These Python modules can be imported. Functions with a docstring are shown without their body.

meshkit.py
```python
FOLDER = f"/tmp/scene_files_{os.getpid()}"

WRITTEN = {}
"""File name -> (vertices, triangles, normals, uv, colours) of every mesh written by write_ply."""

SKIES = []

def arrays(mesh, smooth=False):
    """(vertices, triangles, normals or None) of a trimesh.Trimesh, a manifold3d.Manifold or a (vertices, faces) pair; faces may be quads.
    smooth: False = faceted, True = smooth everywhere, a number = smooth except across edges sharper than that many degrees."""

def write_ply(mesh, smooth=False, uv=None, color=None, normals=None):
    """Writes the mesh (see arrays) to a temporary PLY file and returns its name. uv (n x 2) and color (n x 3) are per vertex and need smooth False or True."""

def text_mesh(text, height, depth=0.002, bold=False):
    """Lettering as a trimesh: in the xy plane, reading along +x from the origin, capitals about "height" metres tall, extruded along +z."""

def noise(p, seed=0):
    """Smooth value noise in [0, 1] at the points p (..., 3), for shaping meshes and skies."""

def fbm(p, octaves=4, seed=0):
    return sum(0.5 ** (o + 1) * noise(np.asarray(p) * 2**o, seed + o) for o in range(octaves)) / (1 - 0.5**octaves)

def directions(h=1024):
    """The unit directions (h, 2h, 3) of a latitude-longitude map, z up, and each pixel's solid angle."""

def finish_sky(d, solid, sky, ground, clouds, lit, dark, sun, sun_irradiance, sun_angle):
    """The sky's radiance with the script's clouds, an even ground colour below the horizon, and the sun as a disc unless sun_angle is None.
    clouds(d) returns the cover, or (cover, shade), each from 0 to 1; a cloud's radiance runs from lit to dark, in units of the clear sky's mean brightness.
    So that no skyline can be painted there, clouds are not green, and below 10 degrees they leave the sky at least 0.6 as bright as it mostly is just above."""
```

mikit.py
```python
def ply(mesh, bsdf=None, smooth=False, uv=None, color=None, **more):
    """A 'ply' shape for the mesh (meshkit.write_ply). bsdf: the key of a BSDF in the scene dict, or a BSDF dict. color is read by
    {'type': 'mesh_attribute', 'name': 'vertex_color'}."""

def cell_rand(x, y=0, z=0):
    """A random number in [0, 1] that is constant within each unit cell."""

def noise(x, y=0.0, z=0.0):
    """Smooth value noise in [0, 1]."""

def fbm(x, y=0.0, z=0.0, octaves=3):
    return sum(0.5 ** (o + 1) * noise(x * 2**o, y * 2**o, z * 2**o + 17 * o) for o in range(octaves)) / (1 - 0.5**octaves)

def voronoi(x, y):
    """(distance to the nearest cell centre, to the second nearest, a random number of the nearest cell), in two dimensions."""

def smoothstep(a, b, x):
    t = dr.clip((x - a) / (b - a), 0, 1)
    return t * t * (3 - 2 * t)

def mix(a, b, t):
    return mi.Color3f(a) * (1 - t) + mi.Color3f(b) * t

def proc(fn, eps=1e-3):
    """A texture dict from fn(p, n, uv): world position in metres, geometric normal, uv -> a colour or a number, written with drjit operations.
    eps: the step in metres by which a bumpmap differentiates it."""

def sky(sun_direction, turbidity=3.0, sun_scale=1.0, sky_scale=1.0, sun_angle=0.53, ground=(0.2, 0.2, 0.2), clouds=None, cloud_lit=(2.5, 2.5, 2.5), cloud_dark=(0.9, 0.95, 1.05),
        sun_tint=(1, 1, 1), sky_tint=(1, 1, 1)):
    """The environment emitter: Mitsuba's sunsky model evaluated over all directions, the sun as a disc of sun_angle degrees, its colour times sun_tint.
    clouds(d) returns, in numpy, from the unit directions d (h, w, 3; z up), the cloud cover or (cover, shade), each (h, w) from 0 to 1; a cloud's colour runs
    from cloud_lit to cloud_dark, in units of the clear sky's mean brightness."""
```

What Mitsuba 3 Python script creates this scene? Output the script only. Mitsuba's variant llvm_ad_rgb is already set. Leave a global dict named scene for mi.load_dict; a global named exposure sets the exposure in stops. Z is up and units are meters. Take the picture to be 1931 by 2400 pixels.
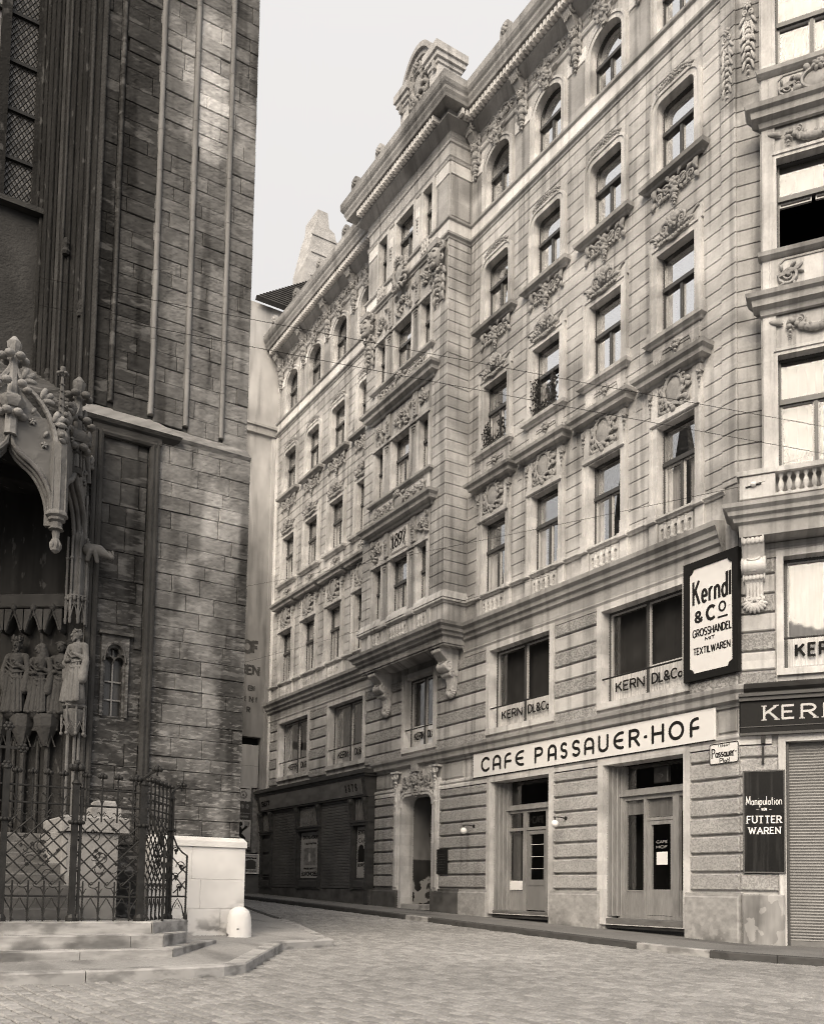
import math, random
import numpy as np, trimesh, manifold3d as m3
import drjit as dr
import mitsuba as mi
import mikit, meshkit
from shapely.geometry import Polygon, LineString, Point, box as sbox, MultiPolygon
from shapely.ops import unary_union
from shapely import affinity

PI = math.pi
rng = np.random.default_rng(7)
random.seed(7)
scene, labels, used = {}, {}, {}

# ------------------------------------------------------------------ camera, sky, exposure
EYE = np.array([12.8125, -15.8518, 1.5])
aA = math.radians(121.7)
dA = np.array([math.cos(aA), math.sin(aA), 0]); nA = np.array([math.sin(aA), -math.cos(aA), 0])
roll, tilt = math.radians(1.01), math.radians(3.81)
_fw = np.array([0, math.cos(tilt), math.sin(tilt)]); _u0 = np.array([0, -math.sin(tilt), math.cos(tilt)]); _r0 = np.array([1., 0, 0])
_up = math.cos(roll) * _u0 - math.sin(roll) * _r0
def to_facade(v): return np.array([-(v @ dA), v @ nA, v[2]])
FW, UP = to_facade(_fw), to_facade(_up)
T = mi.ScalarTransform4f
scene['camera'] = {'type': 'perspective', 'fov': 2 * math.degrees(math.atan(965.5 / 2197.29)), 'fov_axis': 'x',
                   'to_world': T().look_at(origin=EYE.tolist(), target=(EYE + FW).tolist(), up=UP.tolist()),
                   'principal_point_offset_x': 0.0, 'principal_point_offset_y': -741.5 / 2400,
                   'near_clip': 0.1, 'far_clip': 2000.0}
exposure = 3.86
def overcast(d):                        # an even cloud sheet, brighter overhead than at the horizon
    return np.ones(d.shape[:2]), np.clip(1.0 - d[..., 2], 0, 1)
scene['sky'] = mikit.sky((0.60, -0.72, 0.66), turbidity=3, sun_scale=0.21, sky_scale=0.285, sun_angle=42, ground=(0.12, 0.117, 0.114),
                         clouds=overcast, cloud_lit=(2.75, 2.69, 2.65), cloud_dark=(2.2, 2.15, 2.12), sun_tint=(1.0, 1.09, 1.28))

# ------------------------------------------------------------------ helpers
class Frame:
    """A wall: u to the right, z up, d out of the wall."""
    def __init__(s, o, right, oz=0.0):
        r = np.array(right, float); r /= np.linalg.norm(r)
        s.o = np.array([o[0], o[1], oz], float); s.r = np.array([r[0], r[1], 0.0]); s.n = np.array([r[1], -r[0], 0.0])
    def at(s, u=0, z=0, d=0):
        f = Frame((0, 0), s.r[:2]); f.o = s.o + s.r * u + s.n * d + np.array([0, 0, z]); return f
    def pts(s, p):
        p = np.asarray(p, float).reshape(-1, 3)
        return s.o + p[:, :1] * s.r + p[:, 2:3] * s.n + p[:, 1:2] * np.array([0, 0, 1.0])
    def mat(s):
        m = np.eye(4); m[:3, 0] = s.r; m[:3, 1] = [0, 0, 1]; m[:3, 2] = s.n; m[:3, 3] = s.o
        return T(m)
FA = Frame((0, 0), (1, 0))
FBAY = Frame((0, -.82), (1, 0))
TH = math.radians(34.0)
FB = Frame((0, 0), (math.cos(TH), math.sin(TH)))
FC = Frame((0, 0), (0, 1))           # walls that face +X: u is Y, d is X
FW0 = Frame((0, 0), (1, 0))

def contours(poly):
    out = []
    for g in getattr(poly, 'geoms', [poly]):
        if g.is_empty or g.geom_type != 'Polygon': continue
        out.append(np.array(g.exterior.coords)[:-1]); out += [np.array(i.coords)[:-1] for i in g.interiors]
    return out
BOXF = np.array([[0, 2, 1], [0, 3, 2], [4, 5, 6], [4, 6, 7], [0, 1, 5], [0, 5, 4], [1, 2, 6], [1, 6, 5], [2, 3, 7], [2, 7, 6], [3, 0, 4], [3, 4, 7]])
_ico = {k: trimesh.creation.icosphere(k) for k in (0, 1, 2)}
class MB:
    """Collects pieces in wall coordinates (u, z, d)."""
    def __init__(s): s.v, s.f, s.n = [], [], 0
    def add(s, v, f):
        v = np.asarray(v, float); s.v.append(v); s.f.append(np.asarray(f, int) + s.n); s.n += len(v); return s
    def box(s, u0, u1, z0, z1, d0, d1):
        return s.add([[u0, z0, d0], [u1, z0, d0], [u1, z1, d0], [u0, z1, d0], [u0, z0, d1], [u1, z0, d1], [u1, z1, d1], [u0, z1, d1]], BOXF)
    def cham(s, u0, u1, z0, z1, d0, d1, c=.012, jit=0.0):
        """A block whose front edges are bevelled; no back face."""
        j = rng.uniform(-jit, jit, (4,)) if jit else np.zeros(4)
        a = [[u0, z0, d0], [u1, z0, d0], [u1, z1, d0], [u0, z1, d0]]; m = d1 - c
        b = [[u0, z0, m], [u1, z0, m], [u1, z1, m], [u0, z1, m]]
        e = [[u0 + c, z0 + c, d1 + j[0]], [u1 - c, z0 + c, d1 + j[1]], [u1 - c, z1 - c, d1 + j[2]], [u0 + c, z1 - c, d1 + j[3]]]
        f = []
        for k in range(4):
            l = (k + 1) % 4
            f += [[k, l, l + 4], [k, l + 4, k + 4], [k + 4, l + 4, l + 8], [k + 4, l + 8, k + 8]]
        f += [[8, 9, 10], [8, 10, 11]]
        return s.add(a + b + e, f)
    def ext(s, poly, d0, d1):
        c = contours(poly)
        if not c: return s
        m = m3.CrossSection(c, m3.FillRule.EvenOdd).extrude(d1 - d0).to_mesh()
        v = np.array(m.vert_properties[:, :3], float); v[:, 2] += d0
        return s.add(v, m.tri_verts)
    def mani(s, m):
        m = m.to_mesh(); return s.add(m.vert_properties[:, :3], m.tri_verts)
    def tube(s, p, r, sides=6, caps=True):
        p = np.asarray(p, float); r = np.broadcast_to(np.asarray(r, float), (len(p),))
        t = np.gradient(p, axis=0); t /= np.linalg.norm(t, axis=1, keepdims=True) + 1e-12
        a = np.cross(t, np.where(np.abs(t[:, 2:]) < .9, [0, 0, 1.], [1., 0, 0])); a /= np.linalg.norm(a, axis=1, keepdims=True) + 1e-12
        b = np.cross(t, a); g = np.arange(sides) * 2 * PI / sides
        v = p[:, None] + r[:, None, None] * (np.cos(g)[None, :, None] * a[:, None] + np.sin(g)[None, :, None] * b[:, None])
        i, j = np.meshgrid(np.arange(len(p) - 1), np.arange(sides), indexing='ij')
        q = np.stack([i * sides + j, i * sides + (j + 1) % sides, (i + 1) * sides + (j + 1) % sides, (i + 1) * sides + j], -1).reshape(-1, 4)
        f = [q[:, [0, 1, 2]], q[:, [0, 2, 3]]]
        if caps:
            k = np.arange(1, sides - 1); z = k * 0; n = (len(p) - 1) * sides
            f += [np.stack([z, k + 1, k], 1), np.stack([z + n, n + k, n + k + 1], 1)]
        return s.add(v.reshape(-1, 3), np.vstack(f))
    def lathe(s, prof, sides=10, c=(0, 0, 0)):
        """prof: (radius, height); the axis is z."""
        g = np.arange(sides) * 2 * PI / sides
        v = np.array([[c[0] + r * math.cos(x), c[1] + h, c[2] - r * math.sin(x)] for r, h in prof for x in g])
        n = len(prof); f = []
        for i in range(n - 1):
            for j in range(sides):
                k = (j + 1) % sides
                f += [[i * sides + j, i * sides + k, (i + 1) * sides + k], [i * sides + j, (i + 1) * sides + k, (i + 1) * sides + j]]
        for j in range(1, sides - 1):
            f += [[0, j + 1, j], [(n - 1) * sides, (n - 1) * sides + j, (n - 1) * sides + j + 1]]
        return s.add(v, f)
    def blob(s, c, r, k=1):
        return s.add(_ico[k].vertices * np.asarray(r) + np.asarray(c), _ico[k].faces)
    def put(s, o, u=0, z=0, d=0, sx=1.0, sz=1.0, sd=1.0):
        v, f = o.arr(); f = f if sx * sz * sd > 0 else f[:, ::-1]
        return s.add(v * [sx, sz, sd] + [u, z, d], f)
    def arr(s): return np.vstack(s.v), np.vstack(s.f)
    def world(s, fr):
        v, f = s.arr(); return fr.pts(v), f
def sweep(path, prof, cap=True):
    """A moulding along a ground-plan path (x, y), walls on the left: prof is (out, z), from bottom to top."""
    p = np.asarray(path, float); n = len(p); prof = np.asarray(prof, float); k = len(prof)
    e = np.diff(p, axis=0); e /= np.linalg.norm(e, axis=1, keepdims=True); nn = np.stack([e[:, 1], -e[:, 0]], 1)
    m = np.zeros_like(p)
    for i in range(n):
        a = nn[max(i - 1, 0)]; b = nn[min(i, n - 2)]; c = a + b; m[i] = c / max(1e-6, (1 + a @ b))
    v = np.array([[p[i, 0] + m[i, 0] * o, p[i, 1] + m[i, 1] * o, z] for i in range(n) for o, z in prof])
    f = []
    for i in range(n - 1):
        for j in range(k - 1):
            a, b, c, d = i * k + j, (i + 1) * k + j, (i + 1) * k + j + 1, i * k + j + 1
            f += [[a, b, c], [a, c, d]]
    if cap:
        for j in range(1, k - 1):
            f += [[0, j, j + 1], [(n - 1) * k, (n - 1) * k + j + 1, (n - 1) * k + j]]
    return np.array(v), np.array(f)
def numbered(base):
    k = used.get(base, -1) + 1; used[base] = k
    return base if k == 0 else f'{base}_{k:03d}'
def add(name, mesh, mat, parent=None, fr=None, label=None, cat=None, group=None, kind=None, smooth=False, place=None):
    """One entry of the scene. mesh: MB in wall coordinates of fr, (v, f) in the world, or a shape dict to copy under place."""
    key = numbered(f'{parent}__{name}' if parent else name)
    if isinstance(mesh, dict): scene[key] = {**mesh, 'to_world': place.mat()}
    else:
        if isinstance(mesh, MB):
            if not mesh.v: return key
            mesh = mesh.world(fr or FA)
        scene[key] = mikit.ply(mesh, mat, smooth=smooth)
    tag(key, label, cat, group, kind)
    return key
def shape(mb, mat, smooth=False): return mikit.ply(mb.arr(), mat, smooth=smooth)
def tag(key, label=None, cat=None, group=None, kind=None):
    d = {k: v for k, v in (('label', label), ('category', cat), ('group', group), ('kind', kind)) if v}
    if d: labels[key] = {**labels.get(key, {}), **d}
def thing(name, label, cat, group=None):
    key = numbered(name); tag(key, label, cat, group); return key
def rect(u0, u1, z0, z1): return sbox(u0, z0, u1, z1)
def stroke(p, w, cap='round'): return LineString(p).buffer(w / 2, cap_style=cap, join_style='round', quad_segs=4)
def arc(cx, cy, rx, a0, a1, n=12, ry=None):
    return [(cx + rx * math.cos(math.radians(a0 + (a1 - a0) * i / n)), cy + (ry or rx) * math.sin(math.radians(a0 + (a1 - a0) * i / n))) for i in range(n + 1)]

# ------------------------------------------------------------------ materials
W3 = (1.0, 0.982, 0.966)     # the warm black-and-white of the print
def col(g): return mi.Color3f(g * W3[0], g * W3[1], g * W3[2])
def tint(g): return {'type': 'rgb', 'value': [g * w for w in W3]}
fbm, noise, vor, crand, sstep = mikit.fbm, mikit.noise, mikit.voronoi, mikit.cell_rand, mikit.smoothstep
def mat(name, base, rough=None, bump=None, bscale=.01, eps=2e-3, spec=None):
    """base: an albedo or fn(p) returning one; rough None = matt."""
    tex = mikit.proc(lambda p, n, uv: col(base(p))) if callable(base) else tint(base)
    b = {'type': 'diffuse', 'reflectance': tex} if rough is None else {'type': 'principled', 'base_color': tex, 'roughness': rough, 'specular': .5 if spec is None else spec}
    if bump: b = {'type': 'bumpmap', 'scale': bscale, 'arbitrary': mikit.proc(lambda p, n, uv: bump(p), eps), 'bsdf': b}
    scene['mat_' + name] = {'type': 'twosided', 'bsdf': b}
    return 'mat_' + name
def hcoord(p): return p.x + p.y * .83
def streak(p): return fbm(hcoord(p) * 7, p.z * .35, 3, 3)
def plaster(g, s=1.0, dirt=.35):
    def f(p):
        h = hcoord(p)
        m = .66 + .68 * fbm(h * 1.1, p.z * 1.1, p.y, 4)
        m *= 1 - .38 * s * (sstep(.45, .8, streak(p)))
        m *= .86 + .28 * fbm(h * 5, p.z * 5, p.y * 5, 3)
        m *= .90 + .20 * fbm(h * 26, p.z * 26, p.y * 26, 2)
        m *= .92 + .16 * crand(h * .7 + 40, p.z / .3385 + .2)
        m *= 1 - dirt * sstep(.55, .75, fbm(h * .5 + 9, p.z * .8, 2, 3))
        return g * m
    return f
def grain(p): return fbm(hcoord(p) * 30, p.z * 30, p.y * 30, 2)
def pitted(p):
    a = fbm(hcoord(p) * 30, p.z * 38, p.y * 30, 2)
    return sstep(.30, .66, a)
M_WALL = mat('plaster', plaster(.52), bump=grain, bscale=.006)
M_WALL2 = mat('plaster_band', plaster(.42, 1.0, .4), bump=grain, bscale=.006)
M_TRIM = mat('plaster_trim', plaster(.60, .8, .25), bump=grain, bscale=.004)
M_ORN = mat('stucco_ornament', lambda p: .34 * (.7 + .6 * fbm(hcoord(p) * 9, p.z * 9, p.y * 9, 2)))
M_WHITE = mat('pale_band', plaster(.74, .6, .15))
M_CORN = mat('cornice', plaster(.42, .7, .4))
M_ROUGH = mat('rough_plaster', lambda p: .41 * (.62 + .46 * pitted(p)) * (.8 + .4 * fbm(hcoord(p) * 1.3, p.z * 1.3, 4, 3)) * (1 - .25 * sstep(.55, .8, streak(p))), bump=pitted, bscale=.016, eps=4e-3)
M_ROUGH2 = mat('rough_plaster_light', lambda p: .46 * (.70 + .36 * pitted(p)) * (.8 + .4 * fbm(hcoord(p) * 1.3, p.z * 1.3, 4, 3)), bump=pitted, bscale=.015, eps=4e-3)
def plinth_f(p):
    h = hcoord(p); a = fbm(h * 1.6 + 3, p.z * 2.4, 1, 3); peel = sstep(.56, .62, fbm(h * 4, p.z * 4 + 7, 2, 3))
    return .36 * (.70 + .6 * fbm(h * 9, p.z * 12, 5, 3)) * (1 - .62 * sstep(.38, .78, a) * sstep(1.7, .8, p.z + .5 * a)) + .08 * peel * sstep(1.2, .7, p.z)
M_PLINTH = mat('plinth_render', plinth_f, bump=grain, bscale=.01)
M_PLINTHD = mat('plinth_render_dark', lambda p: .11 * (.5 + 1.0 * fbm(hcoord(p) * 3, p.z * 4, 5, 3)), bump=grain, bscale=.01)
M_WOODD = mat('dark_wood', lambda p: .035 * (.7 + .6 * fbm(p.x * 4, p.z * 30, p.y * 4, 2)), .45)
M_SHOP = mat('shop_wood', lambda p: .045 * (.55 + .9 * fbm(hcoord(p) * 3, p.z * 9, 3, 3)), .5)
M_SHOPL = mat('shop_board', lambda p: .14 * (.6 + .8 * fbm(hcoord(p) * 2, p.z * 5, 8, 3)), .5)
M_SLAT = mat('shop_shutter', lambda p: .075 * (.6 + .8 * fbm(hcoord(p) * 1.2, p.z * 1.5, 3, 3)), .5)
M_WOODG = mat('grey_wood', lambda p: .27 * (.65 + .55 * fbm(hcoord(p) * 5, p.z * 1.6, 2, 3)) * (.85 + .3 * fbm(hcoord(p) * 40, p.z * 6, 4, 2)), .55)
M_FRAME = mat('window_frame', lambda p: .055 * (.7 + .6 * fbm(p.x * 6, p.z * 6, p.y * 6, 2)), .4)
M_FRAMEW = mat('inner_frame', .42, .5)
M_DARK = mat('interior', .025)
M_INK = mat('black_paint', .016, .5, spec=.12)
M_INKM = mat('black_letter', .022)
M_SIGNW = mat('sign_white', lambda p: .80 * (.9 + .12 * fbm(hcoord(p) * 1.4, p.z * 2.2, 2, 3)), .5)
M_GOLD = mat('letter_pale', .50, .5)
M_LET = mat('letter_white', .78, .5)
M_SIGNG = mat('faded_grey', lambda p: .33 * (.8 + .4 * fbm(hcoord(p) * 6, p.z * 6, 2, 3)))
M_SHADE = mat('light_shade', lambda p: .14 * (.8 + .4 * fbm(hcoord(p) * 3, p.z * 1.5, 2, 3)))
M_PLINTHB = mat('plinth_render_streaked', lambda p: .26 * (.35 + 1.1 * fbm(hcoord(p) * 5, p.z * .9, 2, 4)) * (.5 + fbm(hcoord(p) * 2, p.z * 2, 4, 3)) + .12 * sstep(.58, .64, fbm(hcoord(p) * 4, p.z * 4 + 7, 2, 3)), bump=grain, bscale=.01)
M_CURT = mat('curtain', lambda p: .66 * (.75 + .4 * noise(hcoord(p) * 38, p.z * .5)))
M_BLIND = mat('roller_blind', lambda p: .045 * (.8 + .4 * fbm(hcoord(p) * 3, p.z * 3, 2, 2)))
M_BLINDG = mat('grey_blind', lambda p: .17 * (.7 + .6 * fbm(hcoord(p) * 14, p.z * 1.2, 2, 3)))
M_STEEL = mat('roller_shutter', lambda p: .17 * (.8 + .35 * fbm(hcoord(p) * 2, p.z * 6, 2, 2)), .4)
M_IRON = mat('iron', lambda p: .022 * (.6 + .9 * fbm(p.x * 9, p.y * 9, p.z * 9, 2)), .45, spec=.25)
M_GLOBE = mat('lamp_glass', .86, .2)
scene['mat_pane'] = {'type': 'thindielectric', 'int_ior': 3.4}; M_PANE = 'mat_pane'
scene['mat_pane_sky'] = {'type': 'thindielectric', 'int_ior': 12.0}
scene['mat_pane_plain'] = {'type': 'thindielectric', 'int_ior': 1.5}; M_PANEP = 'mat_pane_plain'
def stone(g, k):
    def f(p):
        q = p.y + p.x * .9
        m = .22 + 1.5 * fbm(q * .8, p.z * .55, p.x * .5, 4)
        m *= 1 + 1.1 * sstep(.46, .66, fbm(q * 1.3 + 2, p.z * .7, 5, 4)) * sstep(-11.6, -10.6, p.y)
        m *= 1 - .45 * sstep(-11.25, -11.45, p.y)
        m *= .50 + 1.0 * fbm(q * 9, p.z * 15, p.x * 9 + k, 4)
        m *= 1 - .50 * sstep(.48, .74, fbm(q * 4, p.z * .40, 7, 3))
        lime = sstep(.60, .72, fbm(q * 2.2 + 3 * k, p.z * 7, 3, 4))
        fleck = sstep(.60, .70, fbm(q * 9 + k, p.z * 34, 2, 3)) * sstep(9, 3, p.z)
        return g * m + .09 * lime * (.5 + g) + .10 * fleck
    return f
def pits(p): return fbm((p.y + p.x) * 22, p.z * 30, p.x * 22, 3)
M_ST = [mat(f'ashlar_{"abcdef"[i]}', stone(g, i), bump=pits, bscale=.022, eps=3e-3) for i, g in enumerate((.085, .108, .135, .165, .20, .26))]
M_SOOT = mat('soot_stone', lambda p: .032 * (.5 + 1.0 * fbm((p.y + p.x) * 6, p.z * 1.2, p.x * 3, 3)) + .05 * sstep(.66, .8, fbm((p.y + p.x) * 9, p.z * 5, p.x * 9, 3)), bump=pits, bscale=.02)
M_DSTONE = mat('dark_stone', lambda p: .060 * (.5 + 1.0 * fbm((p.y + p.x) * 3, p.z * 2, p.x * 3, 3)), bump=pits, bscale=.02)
M_RIB = mat('rib_stone', lambda p: .24 * (.65 + .7 * fbm((p.y + p.x) * 8, p.z * 1.5, 3, 3)), bump=pits, bscale=.01)
M_CARVE = mat('carved_stone', lambda p: .16 * (.45 + 1.1 * fbm((p.y + p.x) * 3.5, p.z * 4, p.x * 3, 3)), bump=pits, bscale=.012)
M_CARVEL = mat('carved_stone_pale', lambda p: .40 * (.3 + .7 * fbm((p.y + p.x) * 5, p.z * 5, p.x * 5, 4)), bump=pits, bscale=.012)
M_CHEEK = mat('cheek_stone', lambda p: .30 * (.6 + .8 * fbm((p.y + p.x) * 3, p.z * 3, 1, 4)), bump=pits, bscale=.008)
M_BASE = mat('pale_stone', lambda p: .70 * (.82 + .3 * fbm((p.y + p.x) * 2.5, p.z * 2.5, 1, 3)) * (1 - .75 * sstep(.36, .66, fbm((p.y + p.x) * 4, p.z * 6, 4, 4)) * sstep(1.25, .75, p.z + .6 * (fbm(p.y * 2, 3, 1, 2) - .5))), bump=pits, bscale=.006)
def stepf(p):
    return .40 * (.6 + .8 * fbm(p.y * 3.5, p.x * 3.5, p.z * 14, 4)) * (1 - .55 * sstep(.36, .72, fbm(p.y * 3 + 3, p.z * 5, p.x * 3, 4)))
M_STEP = mat('step_stone', stepf, bump=pits, bscale=.008)
M_STEPD = mat('stair_stone', lambda p: .13 * (.6 + .8 * fbm(p.y * 4, p.x * 4, p.z * 9, 3)), bump=pits, bscale=.008)
def pavf(g):
    return lambda p: g * (.78 + .44 * fbm(p.x * .9, p.y * .9, 2, 4)) * (.85 + .3 * fbm(p.x * 30, p.y * 30, 3, 2)) * (1 - .3 * sstep(.55, .75, fbm(p.x * .4 + 5, p.y * 1.6, 1, 3)))
def pgrain(p): return fbm(p.x * 45, p.y * 45, p.z * 45, 2)
M_PAVE = mat('asphalt_pavement', pavf(.20), bump=pgrain, bscale=.004)
M_PAVEL = mat('church_pavement', pavf(.33), bump=pgrain, bscale=.003)
M_KERB = mat('kerb_granite', lambda p: .085 * (.7 + .6 * fbm(p.x * 6, p.y * 6, p.z * 9, 3)), bump=pgrain, bscale=.006)
M_KERBL = mat('kerb_pale', lambda p: .42 * (.75 + .45 * fbm(p.x * 3, p.y * 3, p.z * 7, 3)) * (1 - .45 * sstep(.42, .75, fbm(p.x * 5, p.y * 5, p.z * 8, 4))), bump=pgrain, bscale=.006)
M_JOINT = mat('road_joint', lambda p: .06 * (.6 + .8 * fbm(p.x * 5, p.y * 5, 2, 3)))
M_SETT = [mat(f'granite_sett_{"abcd"[i]}', (lambda g, i: lambda p: g * (.72 + .5 * fbm(p.x * .35 + 1, p.y * .35, 1, 3)) * (.78 + .44 * fbm(p.x * 40, p.y * 40, i, 3)))(g, i), bump=pgrain, bscale=.006) for i, g in enumerate((.25, .275, .30, .335))]
M_TILE = mat('roof_tile', lambda p: .10 * (.5 + .9 * fbm(p.x * 6, p.y * 6, p.z * 6, 3)))
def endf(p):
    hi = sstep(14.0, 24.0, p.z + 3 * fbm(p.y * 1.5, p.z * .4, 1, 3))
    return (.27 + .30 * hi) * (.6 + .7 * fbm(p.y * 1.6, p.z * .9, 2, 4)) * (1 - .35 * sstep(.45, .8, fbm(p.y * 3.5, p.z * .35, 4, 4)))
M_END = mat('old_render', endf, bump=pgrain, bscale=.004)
M_CHIM = mat('old_brick', lambda p: .55 * (.6 + .7 * fbm(p.y * 3, p.z * 4, p.x * 3, 3)))
M_POST = mat('poster_paper', lambda p: .42 * (.8 + .4 * fbm(hcoord(p) * 3, p.z * 3, 2, 3)))
M_POSTD = mat('poster_dark', .07)
M_POSTG = mat('poster_grey', lambda p: .2 * (.5 + fbm(hcoord(p) * 9, p.z * 9, 2, 3)))
M_LEAF = mat('leaf', lambda p: .045 * (.5 + fbm(p.x * 20, p.y * 20, p.z * 20, 2)))
M_SOIL = mat('flower_box', .08)
# ------------------------------------------------------------------ stucco ornament, in wall coordinates round (0, 0)
def spiral(cx, cz, r, turns, a0, sgn=1, n=22, r1=.12):
    k = np.linspace(0, 1, n); a = math.radians(a0) + sgn * turns * 2 * PI * k; rr = r * (1 - k * (1 - r1))
    return np.stack([cx + rr * np.cos(a), cz + rr * np.sin(a)], 1)
def volute(mb, cx, cz, r, turns=1.5, a0=90, sgn=1, th=.3, d=.04, tail=None):
    p = spiral(cx, cz, r, turns, a0, sgn)
    if tail is not None: p = np.vstack([np.asarray(tail, float), p])
    k = np.linspace(0, 1, len(p)); t = r * th * (1 - .65 * k); t[0] *= .4
    mb.tube(np.column_stack([p, d + .5 * t]), t, 5)
    mb.blob((cx, cz, d + r * .2), (r * .2,) * 3, 0)
def leaf(mb, x, z, ang, l, w, d=.05, t=.035):
    a = math.radians(ang); c, s = math.cos(a), math.sin(a)
    v = _ico[1].vertices * [l / 2, w / 2, t]; v[:, 2] += .35 * t * np.cos(v[:, 0] / l * PI * 2)
    mb.add(np.column_stack([x + v[:, 0] * c - v[:, 1] * s + l / 2 * c, z + v[:, 0] * s + v[:, 1] * c + l / 2 * s, v[:, 2] + d]), _ico[1].faces)
def flower(mb, x, z, r, d=.06, n=6):
    for i in range(n): leaf(mb, x, z, 360 * i / n + 15, r, r * .6, d, r * .35)
    mb.blob((x, z, d + r * .2), (r * .33,) * 3, 1)
def swag(mb, x0, x1, z, sag, r, n=9, d=.06):
    for i in range(n):
        k = i / (n - 1); x = x0 + (x1 - x0) * k; zz = z - sag * 4 * k * (1 - k)
        rr = r * (.7 + .5 * math.sin(PI * k)) * rng.uniform(.85, 1.2)
        mb.blob((x, zz, d), (rr * 1.1, rr, rr * .9), 1)
        leaf(mb, x, zz, rng.uniform(0, 360), rr * 1.5, rr * .7, d + rr * .5, rr * .3)
def drop(mb, x, z0, z1, w, n=7, d=.07):
    for i in range(n):
        k = i / (n - 1); z = z0 + (z1 - z0) * k; rr = w * (1 - .65 * k) * (1.0 if i % 2 else .75)
        mb.blob((x + rng.uniform(-.2, .2) * rr, z, d), (rr, rr * .8, rr * .8), 1)
        for s in (-1, 1): leaf(mb, x + s * rr * .4, z, -90 + s * 50, rr * 1.3, rr * .6, d, rr * .3)
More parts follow.
